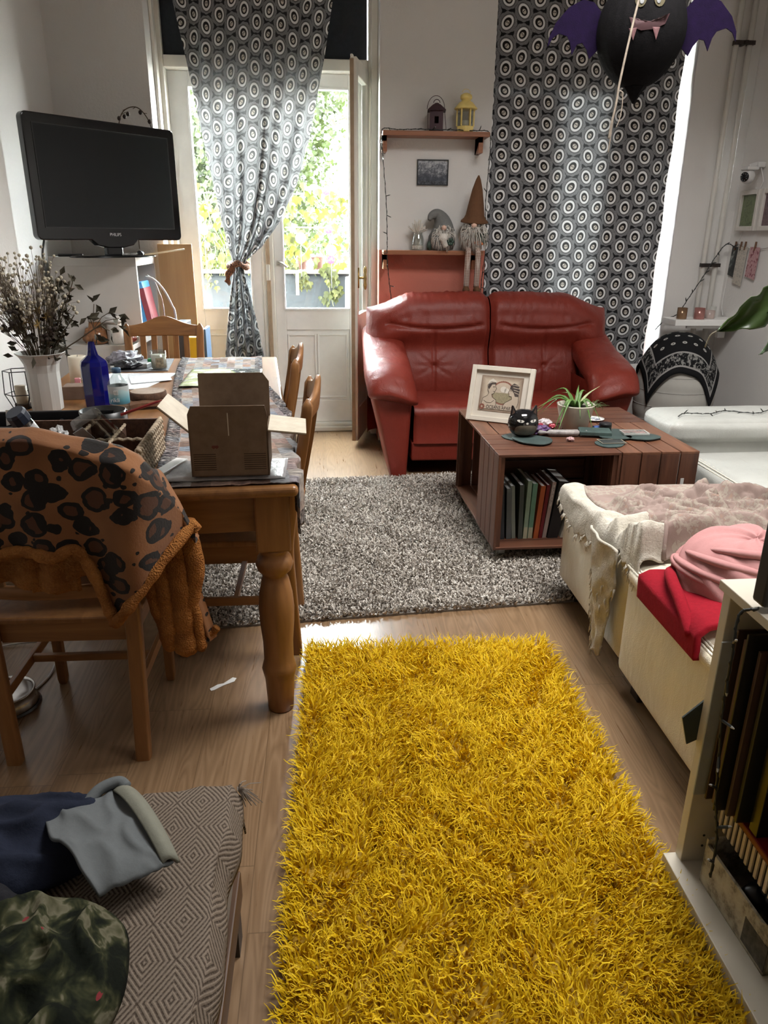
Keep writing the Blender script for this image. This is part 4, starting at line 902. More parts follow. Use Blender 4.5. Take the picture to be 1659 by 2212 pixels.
G().lathe([(.016, .160), (.017, .161), (.017, .176), (.0155, .178)], 20).obj('cap', plain('blue_cap', (.03, .075, .14), .4), wb, smooth=True)
M_wl = plain('white_print', (.75, .78, .78), .5, .02)
text('lettering', 'rikli', .022, M_wl, wb, (-.006, -.0385, .062), (PI / 2, 0, 0))
G().box(-.008, -.0392, .083, .008, -.0384, .099).obj('square_emblem', M_wl, wb)
G().box(-.0045, -.0396, .087, -.001, -.0391, .097).box(.002, -.0396, .085, .005, -.0391, .097).obj('emblem_mark', M_lab, wb)
def candle_jar(label, loc, r, h, lab=True):
    c = thing('candle_jar', label, 'candle', loc)
    G().lathe([(r * .9, 0), (r, .004), (r, h), (r * .94, h), (r * .92, .01), (.002, .008)], 22).obj('glass', M_clear, c, smooth=True)
    G().lathe([(r * .9, .008), (r * .91, h * .78), (.002, h * .76)], 20).obj('wax', plain('cream_wax', (.72, .70, .58), .5, .05), c, smooth=True)
    if lab:
        G().grid(8, 1, lambda a, b: ((r + .0006) * sin(-.2 + 1.0 * a), -(r + .0006) * cos(-.2 + 1.0 * a), h * .15 + h * .5 * b)).obj('label', plain('brown_label', (.22, .18, .12), .6, .4, 90), c)
    return c
candle_jar('glass jar candle with brown label at the far end of the table', (-.842, 3.90, TZ + .002), .040, .095)
cd = thing('candle', 'thick ivory pillar candle standing behind the blue bottle', 'candle', (-1.135, 3.55, TZ))
G().lathe([(.042, 0), (.042, .115), (.040, .122), (.034, .124), (.028, .114), (.002, .112)], 24).obj('wax', plain('ivory_wax', (.72, .65, .52), .45, .05), cd, smooth=True); G().tube([(0, 0, .11), (.003, 0, .128)], .0015, 5).obj('wick', M_blk, cd)
lt = thing('wire_lantern', 'small geometric black wire tealight lantern beside the vase', 'lantern', (-1.19, 3.00, TZ))
g = G(); hx_ = [(cos(k * PI / 3 + .3), sin(k * PI / 3 + .3)) for k in range(6)]
for k in range(6):
    a0, a1 = hx_[k], hx_[(k + 1) % 6]
    g.tube([(.055 * a0[0], .055 * a0[1], .15), (.055 * a1[0], .055 * a1[1], .15)], .002, 5).tube([(.060 * a0[0], .060 * a0[1], .06), (.060 * a1[0], .060 * a1[1], .06)], .002, 5)
    g.tube([(.055 * a0[0], .055 * a0[1], .15), (.060 * a0[0], .060 * a0[1], .06), (.035 * a0[0], .035 * a0[1], .002)], .002, 5)
    g.tube([(.035 * a0[0], .035 * a0[1], .003), (.035 * a1[0], .035 * a1[1], .003)], .002, 5)
g.obj('wire_frame', M_blk, lt); G().lathe([(.03, .003), (.03, .02), (.002, .021)], 16).obj('base_block', plain('dark_wood_block', (.06, .035, .02), .6), lt)
G().lathe([(.022, .021), (.022, .09), (.002, .09)], 16).obj('candle', plain('pale_wax', (.6, .52, .40), .5), lt, smooth=True)
# papers, mat and clutter at the far end
t = T('drawing_paper', .6); v = t.coord(); n = t.noise(v, 9, 3, .5, 1.5); t.color(t.mix((n - .5).abs().below(.008, .01) * .5, (.76, .78, .80), (.3, .3, .33))); M_draw = t.m
tag(G().prism([(-.17, -.2), (.11, -.215), (.19, .2), (-.14, .2)], 0, .003, lambda a, b, q: (a, b, q)).obj('drawing', M_draw, None, (-.915, 3.575, TZ + .001)), 'large sheet of white drawing paper lying on the table', 'paper')
tag(G().prism([(-.09, -.1), (.1, -.08), (.12, .1), (-.07, .08)], 0, .002, lambda a, b, q: (a, b, q)).obj('drawing', M_draw, None, (-.84, 3.60, TZ + .006), (0, 0, .4)), 'smaller scribbled sheet on top of the drawing paper', 'paper')
M_dmat = plain('grey_placemat', (.13, .13, .14), .6, .4, 40)
tag(G().box(-.2, -.20, 0, .18, .20, .004).obj('placemat', M_dmat, None, (-.99, 4.03, TZ), (0, 0, .1)), 'dark grey placemat at the far end of the table', 'placemat')
M_bag = plain('crumpled_grey_plastic', (.24, .23, .27), .2, .5, 30, .6); M_bag2 = plain('crumpled_black_plastic', (.02, .02, .025), .25, .5, 30, .6); M_white = plain('white_plastic', (.75, .75, .74), .4, .04); M_green = plain('green_card', (.015, .14, .045), .4, .1)
def crumple(name, label, cat, loc, r, m, seed, e=.35):
    rr = random.Random(seed)
    def fn(a, b):
        th, ph = 2 * PI * a, PI * (b - .5); k = 1 + e * vn(3 * cos(th) * cos(ph) * 2, 3 * sin(th) * cos(ph) * 2, 5 * sin(ph), seed)
        return (r[0] * k * cos(ph) * cos(th), r[1] * k * cos(ph) * sin(th), max(-r[2] * .98, r[2] * k * sin(ph)) + r[2])
    return tag(G().grid(22, 14, fn, wu=True).obj(name, m, None, loc), label, cat)
crumple('plastic_bag', 'crumpled grey plastic bag on the placemat behind the blue bottle', 'bag', (-1.05, 4.04, TZ + .004), (.085, .10, .035), M_bag, 3)
crumple('plastic_bag', 'crumpled black plastic bag heaped on the placemat edge', 'bag', (-1.0, 3.90, TZ + .004), (.06, .05, .022), M_bag2, 4)
tag(G().box(-.03, -.02, 0, .03, .02, .012).obj('box', M_white, None, (-1.06, 3.92, TZ + .004), (0, 0, .5), bevel=.002), 'tiny white box on the placemat beside the plastic bags', 'box')
tag(G().box(-.035, -.025, 0, .035, .025, .03).obj('box', M_green, None, (-.895, 4.05, TZ + .004), (0, 0, .1), bevel=.002), 'small dark green box on the placemat beside the jar candle', 'box')
tag(G().box(-.045, -.03, 0, .045, .03, .024).obj('box', M_silv, None, (-.945, 3.95, TZ + .004), (0, 0, -.2), bevel=.003), 'silvery blister pack on the placemat beside the jar candle', 'box')
M_bark = plain('tree_bark', (.11, .055, .03), .9, .3, 60, .8); M_cutw = wood('cut_log_face', (.28, .20, .15), (.38, .29, .22), 2, 20, .6, False)
lg = thing('log_coaster', 'round slice of log with bark beside the water bottle', 'coaster', (-.72, 3.07, TZ + .020), .4)
G().lathe([(.070, 0), (.075, .006), (.074, .03), (.07, .032)], 26).obj('bark', M_bark, lg, smooth=True); G().lathe([(.068, .030), (.068, .0335)], 24).obj('cut_face', M_cutw, lg)
tag(G().grid(16, 8, lambda a, b: (-.1 + .2 * a, -.035 + .07 * b, .012 + .008 * sin(PI * a) + .004 * vn(a * 9, b * 5, 0, 2))).obj('paper_bag', plain('brown_paper', (.22, .11, .06), .6, .3, 20, .3), None, (-.70, 2.985, TZ), (0, 0, .25), solid=.014), 'flat brown paper packet under the log slice', 'packet')
tag(G().box(-.06, -.045, 0, .06, .045, .055).obj('box', plain('brown_gift_box', (.17, .105, .07), .8, .1), None, (-1.03, 3.20, TZ), (0, 0, .1), bevel=.002), 'low brown carton standing between vase and blue bottle', 'box')
tag(G().box(-.035, -.002, 0, .035, .002, .075).obj('card', M_paper, None, (-1.02, 3.33, TZ), (0, 0, .2)), 'small white card standing behind the brown carton', 'card')
tag(G().box(-.012, -.008, 0, .012, .008, .06).obj('lighter', plain('pink_plastic', (.62, .25, .28), .4), None, (-1.075, 3.33, TZ), (0, 0, .2), bevel=.003), 'pink plastic lighter standing beside the small white card', 'lighter')
t = T('magazine_cover', .35); v = t.coord(); t.color(t.ramp(t.noise(v, 45, 3), [(.4, (.08, .06, .16)), (.5, (.35, .33, .5)), (.58, (.03, .03, .05)), (.7, (.5, .5, .6))])); M_cov = t.m
tag(G().box(-.09, -.05, 0, .09, .05, .008).obj('leaflet', M_cov, None, (-.86, 2.80, TZ), (0, 0, .25)), 'purple patterned leaflet lying in front of the blue bottle', 'leaflet')
# black tray with packaging, wicker basket
tr = thing('desk_tray', 'black plastic tray holding packaging at the near end of the table', 'tray', (-.95, 2.40, TZ), .06)
g = G().box(-.26, -.15, 0, .28, .17, .008)
for q in ((-.26, .155, .28, .17, .085), (-.26, -.15, -.245, .17, .085), (.265, -.15, .28, .17, .07), (-.26, -.15, .28, -.135, .05), (-.26, .04, .28, .05, .06), (.06, .05, .07, .155, .06)): g.box(q[0], q[1], .008, q[2], q[3], q[4])
g.obj('tray_body', plain('black_plastic', (.012, .012, .014), .3, .1), tr, bevel=.003)
G().lathe([(.06, 0), (.075, .09), (.072, .09), (.058, .004)], 24, (.215, .09, .01)).obj('black_bowl', plain('black_bowl', (.012, .012, .012), .35), tr, smooth=True)
sp = thing('spice_tube', 'clear tube with dark blue cap and barcode label leaning on the tray', 'tube', (-.835, 2.19, TZ + .062), 0, None, (.42, -.36, .1))
G().lathe([(.024, 0), (.026, .004), (.026, .10), (.024, .102)], 20).obj('tube_body', glass('thin_plastic', (.75, .75, .75), 0, .75), sp, smooth=True)
G().lathe([(.0266, .022), (.0268, .023), (.0268, .085), (.0266, .086)], 20, cap=False).obj('label', M_silv, sp, smooth=True)
g = G()
for i in range(9): g.box(-.016 + .0034 * i, -.0278, .062, -.016 + .0034 * i + (.0022 if i % 3 else .0012), -.0262, .082)
g.obj('barcode', M_blk, sp)
G().lathe([(.029, .100), (.030, .102), (.030, .128), (.026, .136)], 10).obj('cap', plain('navy_cap', (.015, .022, .04), .4), sp)
tag(G().prism([(0, 0), (.03, .01), (.035, .03), (.02, .035), (.03, .05), (.005, .05)], 0, .002, lambda a, b, q: (a, q, b)).obj('tag', M_white, None, (-.985, 2.33, TZ + .09)), 'small torn white tag sticking up from the black tray', 'tag')
crumple('plastic_bag', 'small crumpled clear bag leaning beside the barcode tube', 'bag', (-.775, 2.17, TZ + .052), (.028, .03, .035), plain('crinkled_film', (.50, .50, .50), .15, .4, 50, .7), 8)
M_film = glass('clear_packaging', (.72, .72, .70), 0, .80)
cl_ = thing('clear_packaging', 'long clear plastic packaging sleeve leaning over the tray edge', 'packaging', (-.625, 2.19, TZ + .06), 0, None, (.70, -.52, .2))
G().box(-.045, -.022, 0, .045, .022, .17).obj('sleeve', M_film, cl_, bevel=.014)
G().box(-.046, -.0235, .10, -.015, -.0225, .165).obj('sticker', M_silv, cl_)
M_rope = plain('seagrass_rope', (.42, .33, .23), .85, .25, 50, .4); M_bask = plain('dark_basket_lining', (.10, .045, .025), .8, .3, 60, .4)
bk = thing('basket', 'brown woven basket with compartments and braided rope sides', 'basket', (-.70, 2.13, TZ + .006), .04)
bw, bd, bh = .195, .19, .105
g = G().box(-bw, -bd, 0, bw, bd, .006).box(-bw, bd - .01, 0, bw, bd, bh).box(-bw, -bd, 0, bw, -bd + .01, bh - .02).box(-bw, -bd, 0, -bw + .01, bd, bh).box(bw - .014, -bd, 0, bw - .008, bd, bh - .01)
g.obj('lining', M_bask, bk)
g = G()
for (p0, p1) in (((-.02, bd), (-.02, -bd)), ((.085, bd), (.085, -bd)), ((-bw, 0), (bw, 0))): g.tube([(p0[0] + (p1[0] - p0[0]) * i / 30, p0[1] + (p1[1] - p0[1]) * i / 30, bh - .02 + .004 * (i % 2)) for i in range(31)], .005, 6)
g.parts('divider', M_rope, bk)
G().box(-.022, -bd, .01, -.018, bd, bh - .022).box(.083, -bd, .01, .087, bd, bh - .022).box(-bw, -.002, .01, bw, .002, bh - .022).parts('divider_panel', M_bask, bk)
g = G()
for r_ in range(6):
    for s_ in (0, 1): g.tube([(bw - .002 + .005 * sin(i * 1.05 + PI * s_), -bd + 2 * bd * i / 48, .012 + r_ * .0175 + .006 * cos(i * 1.05 + PI * s_)) for i in range(49)], .0058, 6)
g.obj('rope_side', M_rope, bk, smooth=True)
g = G()
for r_ in range(5): g.tube([(-bw + 2 * bw * i / 40, bd + .002 + .003 * sin(i * 1.6 + r_ * PI), .014 + r_ * .02) for i in range(41)], .007, 6)
g.obj('rope_back', plain('brown_wicker', (.17, .09, .05), .8, .3, 60, .4), bk, smooth=True)
tag(G().lathe([(.0045, 0), (.0045, .12), (.001, .135)], 6, (0, 0, 0), rotm(0, 1.42, 0)).obj('pencil', plain('dark_red_lacquer', (.16, .012, .012), .35), None, (-.64, 2.345, TZ + .118), (0, -.12, .35)), 'dark red pencil lying across the basket rim', 'pencil')

# ================================================================ TELEVISION CORNER
M_cab = plain('white_laminate', (.66, .64, .61), .45, .03, 5); M_cabe = plain('white_laminate_edge', (.80, .79, .77), .4, .02, 5)
def open_shelf(name, label, x0, x1, y0, y1, z0, z1, shelves=()):
    o = thing(name, label, 'shelf unit', (x0, y0, z0)); w, d_, h = x1 - x0, y1 - y0, z1 - z0; t_ = .028
    G().box(0, 0, 0, w, t_, h - .05 if z0 > .5 else h - t_).box(0, d_ - t_, 0, w, d_, h - t_).parts('side_panel', M_cab, o, bevel=.0015)
    G().box(0, 0, h - (.05 if z0 > .5 else t_), w, d_, h).obj('top_panel', M_cab, o, bevel=.0015)
    G().box(0, t_, 0, w, d_ - t_, t_).obj('bottom_panel', M_cab, o, bevel=.0015); G().box(0, t_, t_, .012, d_ - t_, h - .05).obj('back_panel', M_cab, o)
    for s_ in shelves: G().box(.012, t_, s_, w - .01, d_ - t_, s_ + .02).obj('shelf_board', M_cab, o)
    return o
open_shelf('low_shelf_unit', 'long low white shelf unit under the white cube', -1.60, -1.13, 4.58, 5.30, 0, .80, (.30, .55))
cube = open_shelf('cube_shelf', 'white open cube shelf carrying the television', -1.61, -1.105, 4.75, 5.29, .80, 1.292)
bf = thing('carry_case', 'bright blue plastic case with a dark red side panel inside the cube shelf', 'case', (-1.180, 4.90, .83), 0, None, (0, -.17, 0))
G().box(.045, 0, 0, .115, .20, .30).obj('case_body', plain('bright_blue_plastic', (.06, .30, .66), .4, .04), bf, bevel=.006)
G().box(.085, -.003, .05, .119, .19, .262).obj('red_panel', plain('dark_red_plastic', (.22, .015, .03), .5, .08), bf, bevel=.003)
M_wcab = plain('white_cable', (.75, .74, .72), .5, .03)
tag(G().tube(spline([(-1.10, 4.95, 1.17), (-1.05, 4.93, 1.16), (-1.0, 4.95, 1.10), (-.965, 5.0, 1.0), (-.955, 5.05, .90), (-.95, 5.08, .40), (-.94, 5.1, .012)], 8), .007, 8).obj('cable', M_wcab, smooth=True), 'thick white cable arching out of the cube shelf', 'cable')
tag(G().tube(spline([(-1.10, 5.0, 1.18), (-1.06, 4.99, 1.15), (-1.035, 4.99, 1.08), (-1.02, 5.02, .95), (-1.02, 5.03, .40), (-1.02, 5.04, .01)], 8), .0035, 6).obj('cable', M_wcab, smooth=True), 'thin white cable hanging close to the cube shelf edge', 'cable')
M_beech = wood('beech_board', (.46, .27, .12), (.56, .35, .17), 2, 6, .5, False)
tag(G().box(-1.085, 5.31, 0, -.862, 5.328, 1.362).obj('wooden_board', M_beech, bevel=.002), 'tall beech board leaning beside the white cube shelf', 'board')
M_hon = plain('amber_honey_glass', (.26, .115, .05), .15, .2, 20)
hj = thing('honey_jar', 'squat amber glass jar with bulging facets on the low shelf', 'jar', (-1.36, 4.66, .80))
g = G().lathe([(.05, 0), (.068, .01), (.075, .04), (.065, .075), (.04, .10), (.034, .13), (.03, .13), (.002, .12)], 20)
for k in range(9):
    q = k * 2 * PI / 9; g.ball((.060 * cos(q), .060 * sin(q), .035), (.022, .022, .022), 10); g.ball((.048 * cos(q + .3), .048 * sin(q + .3), .078), (.018, .018, .018), 8)
g.obj('glass', M_hon, hj, smooth=True); G().lathe([(.035, .13), (.037, .131), (.037, .148), (.03, .15)], 18).obj('lid', plain('grey_brown_lid', (.38, .33, .29), .5), hj, smooth=True)
wj = thing('storage_jar', 'tall white storage jar with wide lid on the low shelf', 'jar', (-1.245, 4.66, .80))
G().lathe([(.045, 0), (.048, .01), (.048, .12), (.044, .13)], 22).obj('body', plain('milky_glass', (.60, .59, .56), .3), wj, smooth=True); G().lathe([(.056, .128), (.06, .134), (.06, .144), (.052, .152), (.056, .156), (.056, .166), (.05, .17)], 22).obj('lid', M_white, wj, smooth=True)
rj = thing('glass_bowl', 'clear bowl with red filling seen through the chair slats', 'bowl', (-1.16, 4.68, .80))
G().lathe([(.03, 0), (.042, .02), (.046, .05), (.044, .05), (.04, .02), (.002, .008)], 20).obj('bowl', M_clear, rj, smooth=True); G().ball((0, 0, .03), (.034, .034, .025), 14).obj('filling', plain('red_wax', (.45, .02, .03), .4), rj, smooth=True)
M_yb = plain('yellow_card', (.62, .40, .02), .5, .05); M_db = plain('charcoal_card', (.05, .055, .065), .5, .05); M_bb = plain('blue_card', (.05, .10, .18), .5, .05)
for x0, y0, w, d_, h, m, lab in ((-.935, 4.86, .07, .22, .90, M_db, 'tall charcoal carton behind the end chair'), (-.862, 4.83, .10, .20, .815, M_yb, 'tall yellow carton behind the end chair'), (-.765, 4.88, .02, .2, .86, M_bb, 'slim blue and white carton beside the yellow one')):
    tag(G().box(x0, y0, 0, x0 + w, y0 + d_, h).obj('carton', m, bevel=.003), lab, 'carton', 'upright cartons behind the end chair')
tag(G().box(-1.2, 4.62, .578, -1.09, 4.72, .63).obj('book', plain('orange_book', (.60, .16, .05), .5), bevel=.003), 'orange book on the low white shelf unit', 'book')
# television
tv = thing('television', 'large black flat television on a swivel foot turned toward the sofa', 'television', (-1.215, 4.725, 1.387), 0, None, (0, 0, .845))
M_tvb = plain('black_gloss_plastic', (.006, .006, .007), .10, .1, 8); M_tvm = plain('black_matt_plastic', (.012, .012, .013), .5, .1)
TW, TH = .475, .62
t = T('dark_screen', .28, .3); t.color((.006, .007, .008)); M_scr_ = t.m
def rr_(w, h, r, n=6, z0=0.0): return [(sx * (w - r) + r * cos(a0 + PI / 2 * i / n), z0 + (h / 2) + sz * (h / 2 - r) + r * sin(a0 + PI / 2 * i / n)) for sx, sz, a0 in ((1, 1, 0), (-1, 1, PI / 2), (-1, -1, PI), (1, -1, 3 * PI / 2)) for i in range(n + 1)]
g = G().prism(rr_(TW, TH, .03), -.03, .02, lambda a, b, q: (a, q, b)).prism(rr_(TW - .06, TH - .06, .03, z0=.03), .02, .075, lambda a, b, q: (a, q, b))
g.prism([(-.17, .012), (-.12, -.028), (-.05, -.042), (.05, -.042), (.12, -.028), (.17, .012)], -.030, .012, lambda a, b, q: (a, q, b))
g.obj('housing', M_tvb, tv, bevel=.006, seg=3)
G().box(-TW + .055, -.0325, .068, TW - .055, -.0295, TH - .052).obj('screen', M_scr_, tv)
g = G()
for q in ((-TW + .05, .063, TW - .05, .068), (-TW + .05, TH - .052, TW - .05, TH - .047), (-TW + .05, .068, -TW + .055, TH - .052), (TW - .055, .068, TW - .05, TH - .052)): g.box(q[0], -.033, q[1], q[2], -.0295, q[3])
g.obj('bezel', M_tvm, tv)
text('lettering', 'PHILIPS', .024, plain('silver_print', (.5, .5, .5), .4, .03), tv, (.0, -.0312, .030), (PI / 2, 0, 0))
G().box(-.055, -.012, -.085, .055, .022, -.03).obj('neck', M_tvb, tv, bevel=.008)
G().lathe([(.22, -.094), (.225, -.09), (.21, -.084), (.05, -.08)], 40, m=np.diag([1.25, .62, 1.0])).obj('base', M_tvb, tv, smooth=True)
tag(G().tube(spline([(-1.50, 4.42, 1.40), (-1.515, 4.40, 1.30), (-1.51, 4.42, 1.18), (-1.50, 4.46, 1.05), (-1.49, 4.5, .70), (-1.49, 4.5, .40), (-1.49, 4.5, .006)], 8), .006, 8).obj('cable', M_cable, smooth=True), 'black cable hanging down the wall under the television', 'cable')
tag(G().tube([(-1.06, 4.80, 1.305), (-.86, 5.02, 1.335)], [.006, .005], 8).obj('incense_stick', plain('pale_bamboo', (.62, .50, .32), .6)), 'pale wooden stick jutting past the television base', 'stick')
M_acr = glass('acrylic', (.85, .87, .87), 0, .7)
for x, y, lab in ((-1.165, 4.765, 'clear acrylic cube at the cube shelf front corner'), (-1.125, 4.82, 'clear acrylic cube behind the front corner one')):
    tag(G().box(-.022, -.016, 0, .022, .016, .025).obj('acrylic_cube', M_acr, None, (x, y, 1.292), bevel=.003), lab, 'ornament')
tag(G().box(-.07, -.02, 0, .07, .02, .016).obj('remote_control', M_tvm, None, (-1.50, 4.83, 1.292), (0, 0, .2), bevel=.005), 'black remote control on the cube shelf beside the wall', 'remote control')
crumple('cable_tie', 'small black ball of cable by the television foot', 'cable', (-1.10, 4.87, 1.292), (.022, .02, .018), M_bag2, 12, .2)
tw_ = thing('dried_twig', 'dried rose twig arching above the television', 'twig', (-1.12, 5.18, 1.292))
P_ = spline([(-.05, 0, 0), (-.06, .0, .40), (-.10, 0, .70), (-.085, 0, .80), (-.04, 0, .845), (.02, 0, .85), (.07, 0, .80), (.10, 0, .72), (.11, 0, .68)], 6)
g = G().tube(P_, .003, 5)
for i in range(14, len(P_), 5): g.tube([P_[i], P_[i] + np.array([R.uniform(-.03, .03), 0, R.uniform(-.02, .025)])], .0018, 4)
g.obj('stem', M_dstem, tw_); g = G()
for c in ((-.062, 0, .80), (-.04, 0, .815), (.035, 0, .825), (-.095, 0, .79), (.112, 0, .70), (.085, 0, .775)): g.ball(c, (.012, .01, .014), 8)
g.parts('dried_bud', M_drose, tw_, smooth=True)

# ================================================================ RUGS
def pile(name, mat, parent, n, x0, y0, x1, y1, length, width, segs, lean, curl, base=.006, jitter=.5, clump=6.0, seed=3, taper=.85):
    r = np.random.default_rng(seed)
    px, py = r.uniform(x0, x1, n), r.uniform(y0, y1, n)
    a = 2.2 * np.sin(px * clump + 1.3 * np.sin(py * clump * .8)) + 2.0 * np.sin(py * clump * 1.1 + 2 * np.sin(px * clump * .7)) + r.normal(0, jitter, n)
    # strands near the border fall outward
    for d_, ang in ((px - x0, PI), (x1 - px, 0.0), (py - y0, -PI / 2), (y1 - py, PI / 2)):
        k = np.clip(1 - d_ / .05, 0, 1); a = np.arctan2(np.sin(a) * (1 - k) + np.sin(ang) * k, np.cos(a) * (1 - k) + np.cos(ang) * k)
    L = length * r.uniform(.65, 1.2, n); ln = np.clip(lean * r.uniform(.5, 1.35, n), 0, 1.5); w = width * r.uniform(.7, 1.2, n)
    tw = r.uniform(-1, 1, n); ph = r.uniform(0, 6.28, n); V = np.zeros((n, segs + 1, 2, 3)); x, y, z = px.copy(), py.copy(), np.full(n, base); sl = L / segs
    side0 = a + PI / 2 + r.normal(0, .5, n)
    for i in range(segs + 1):
        t_ = i / segs; ww = w * (1 - t_ ** 1.6 * taper) * .5
        ox, oy, oz = np.cos(side0 + tw * t_) * ww, np.sin(side0 + tw * t_) * ww, ww * .5 * np.sin(ph + 2 * tw * t_)
        V[:, i, 0] = np.stack([x - ox, y - oy, z - oz], -1); V[:, i, 1] = np.stack([x + ox, y + oy, z + oz], -1)
        el = np.clip(PI / 2 - ln * (.45 + 1.5 * t_), -.45, 1.57); aa = a + curl * np.sin(ph + 6 * t_) 
        x = x + np.cos(aa) * np.cos(el) * sl; y = y + np.sin(aa) * np.cos(el) * sl; z = np.maximum(base * .5, z + np.sin(el) * sl)
    k = (segs + 1) * 2; b0 = (np.arange(n) * k)[:, None, None]; q = np.array([[2 * i, 2 * i + 1, 2 * i + 3, 2 * i + 2] for i in range(segs)])[None]
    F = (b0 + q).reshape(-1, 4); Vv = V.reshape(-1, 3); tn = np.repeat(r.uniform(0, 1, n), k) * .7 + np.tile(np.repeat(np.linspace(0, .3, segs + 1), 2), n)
    me = bpy.data.meshes.new(name); me.vertices.add(len(Vv)); me.vertices.foreach_set('co', Vv.ravel()); me.loops.add(F.size); me.loops.foreach_set('vertex_index', F.ravel().astype(np.int32))
    me.polygons.add(len(F)); me.polygons.foreach_set('loop_start', (np.arange(len(F)) * 4).astype(np.int32)); me.polygons.foreach_set('use_smooth', np.ones(len(F), bool))
    me.update(calc_edges=True); me.attributes.new('tone', 'FLOAT', 'POINT').data.foreach_set('value', tn); me.materials.append(mat)
    o = bpy.data.objects.new(name, me); COL.objects.link(o); o['kind'] = 'stuff'
    if parent: o.parent = parent
    return o
t = T('yellow_shag', .6, .25); a_ = E(t.nt, t.attr('tone').outputs['Fac'])
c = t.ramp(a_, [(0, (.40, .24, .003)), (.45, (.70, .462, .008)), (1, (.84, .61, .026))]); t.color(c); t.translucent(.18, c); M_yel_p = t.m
ry = thing('rug', 'yellow long pile shag rug on the floor', 'rug', (.344, 1.40, 0), math.radians(-1.0))
G().box(-.440, -.95, .001, .434, .945, .010).obj('backing', plain('ochre_backing', (.42, .26, .02), .9), ry)
pile('shag_pile', M_yel_p, ry, 32000, -.442, -.95, .436, .945, .062, .0056, 6, .78, .95, .008, .85, 15.0, 3)
t = T('grey_shag', .8, .1); a_ = E(t.nt, t.attr('tone').outputs['Fac'])
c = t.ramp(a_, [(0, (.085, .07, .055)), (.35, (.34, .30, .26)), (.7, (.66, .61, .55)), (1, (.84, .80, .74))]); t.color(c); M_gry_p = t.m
rg = thing('rug', 'mottled grey beige shag rug under the crate table and dining table', 'rug', (.31, 3.53, 0), math.radians(5.2))
G().box(-.90, -.905, .001, .82, .86, .009).obj('backing', plain('grey_backing', (.16, .14, .12), .9), rg)
pile('shag_pile', M_gry_p, rg, 56000, -.90, -.905, .82, .86, .026, .0095, 4, .95, 1.5, .008, 1.6, 5.0, 5)

# ================================================================ CRATE TABLE
M_cr = wood('stained_crate_wood', (.050, .018, .010), (.135, .052, .028), 0, 11, .42); M_cry = wood('stained_crate_wood_lengthwise', (.075, .028, .014), (.19, .08, .042), 1, 11, .42); M_crz = wood('stained_crate_wood_upright', (.055, .02, .011), (.14, .055, .03), 2, 11, .45)
ctb = thing('coffee_table', 'low coffee table made of four brown wooden crates', 'table', (.757, 3.076, 0), .022)
CH0, CH1 = .072, .526
def crate(x0, y0, x1, y1, front):
    """front: '-y','+y','-x','+x' is the open side; planks run along the long side"""
    lx = (x1 - x0) > (y1 - y0); t_ = .012; n = 4; L = (y1 - y0) if lx else (x1 - x0); w = L / n
    for zz in (CH0, CH1 - t_):
        g = G()
        for i in range(n):
            a, b = i * w + .003, (i + 1) * w - .003
            g.box(x0, y0 + a, zz, x1, y0 + b, zz + t_) if lx else g.box(x0 + a, y0, zz, x0 + b, y1, zz + t_)
        if zz == CH0: o = g.obj('crate', M_cr if lx else M_cry, ctb, bevel=.0015)
        else: g.obj('top_planks', M_cr if lx else M_cry, o, bevel=.0015)
    g = G()                                            # short ends, upright slats
    for e in (0, 1):
        for i in range(n):
            a, b = i * w + .003, (i + 1) * w - .003
            if lx: X_ = x0 if e == 0 else x1 - t_; g.box(X_, y0 + a, CH0 + t_, X_ + t_, y0 + b, CH1 - t_)
            else: Y_ = y0 if e == 0 else y1 - t_; g.box(x0 + a, Y_, CH0 + t_, x0 + b, Y_ + t_, CH1 - t_)
    g.parts('slatted_end', M_crz, o, n, bevel=.0015)
    g = G(); hz = (CH1 - CH0 - .03) / 4                    # closed back of boards
    for i in range(4):
        z0, z1 = CH0 + .014 + i * hz, CH0 + .014 + (i + 1) * hz - .008
        if front == '-y': g.box(x0 + t_, y1 - t_, z0, x1 - t_, y1, z1)
        if front == '+y': g.box(x0 + t_, y0, z0, x1 - t_, y0 + t_, z1)
        if front == '-x': g.box(x1 - t_, y0 + t_, z0, x1, y1 - t_, z1)
        if front == '+x': g.box(x0, y0 + t_, z0, x0 + t_, y1 - t_, z1)
    g.obj('back_boards', M_cr if lx else M_cry, o, bevel=.0015)
    g = G()                                              # corner battens
    for xx in (x0 + t_, x1 - t_ - .02):
        for yy in (y0 + t_, y1 - t_ - .02): g.box(xx, yy, CH0 + t_, xx + .02, yy + .02, CH1 - t_)
    g.parts('corner_batten', M_crz, o); return o
CL, CS = .56, .365; CT = CL + CS
crate(0, 0, CL, CS, '-y'); c4 = crate(CL + .002, 0, CT, CL, '+x'); crate(CS, CL + .002, CT, CT, '+y'); c2 = crate(0, CS + .002, CS - .002, CT, '-x')
G().box(CS, CS + .002, CH1 - .012, CL, CL, CH1 - .001).obj('centre_board', M_cr, ctb)
G().box(.02, .05, CH0 - .014, CT - .02, CT - .05, CH0).obj('base_board', M_cry, ctb)
for x, y in ((.06, .09), (CT - .06, .09), (.06, CT - .09), (CT - .06, CT - .09)):
    k = G().cb((x, y, .054), (.05, .05, .008)).cb((x, y - .018, .04), (.03, .004, .028)).cb((x, y + .018, .04), (.03, .004, .028)).obj('caster', plain('zinc', (.5, .5, .5), .4, metal=.7), ctb); G().lathe([(.018, -.013), (.022, -.011), (.022, .011), (.018, .013)], 18, (x, y, .0225), rotm(PI / 2, 0, 0)).obj('wheel', plain('grey_rubber', (.25, .25, .24), .6), k)
def CT_(x, y, z=0.0):
    c, s = cos(.022), sin(.022); return (.757 + x * c - y * s, 3.076 + x * s + y * c, CH1 + z)
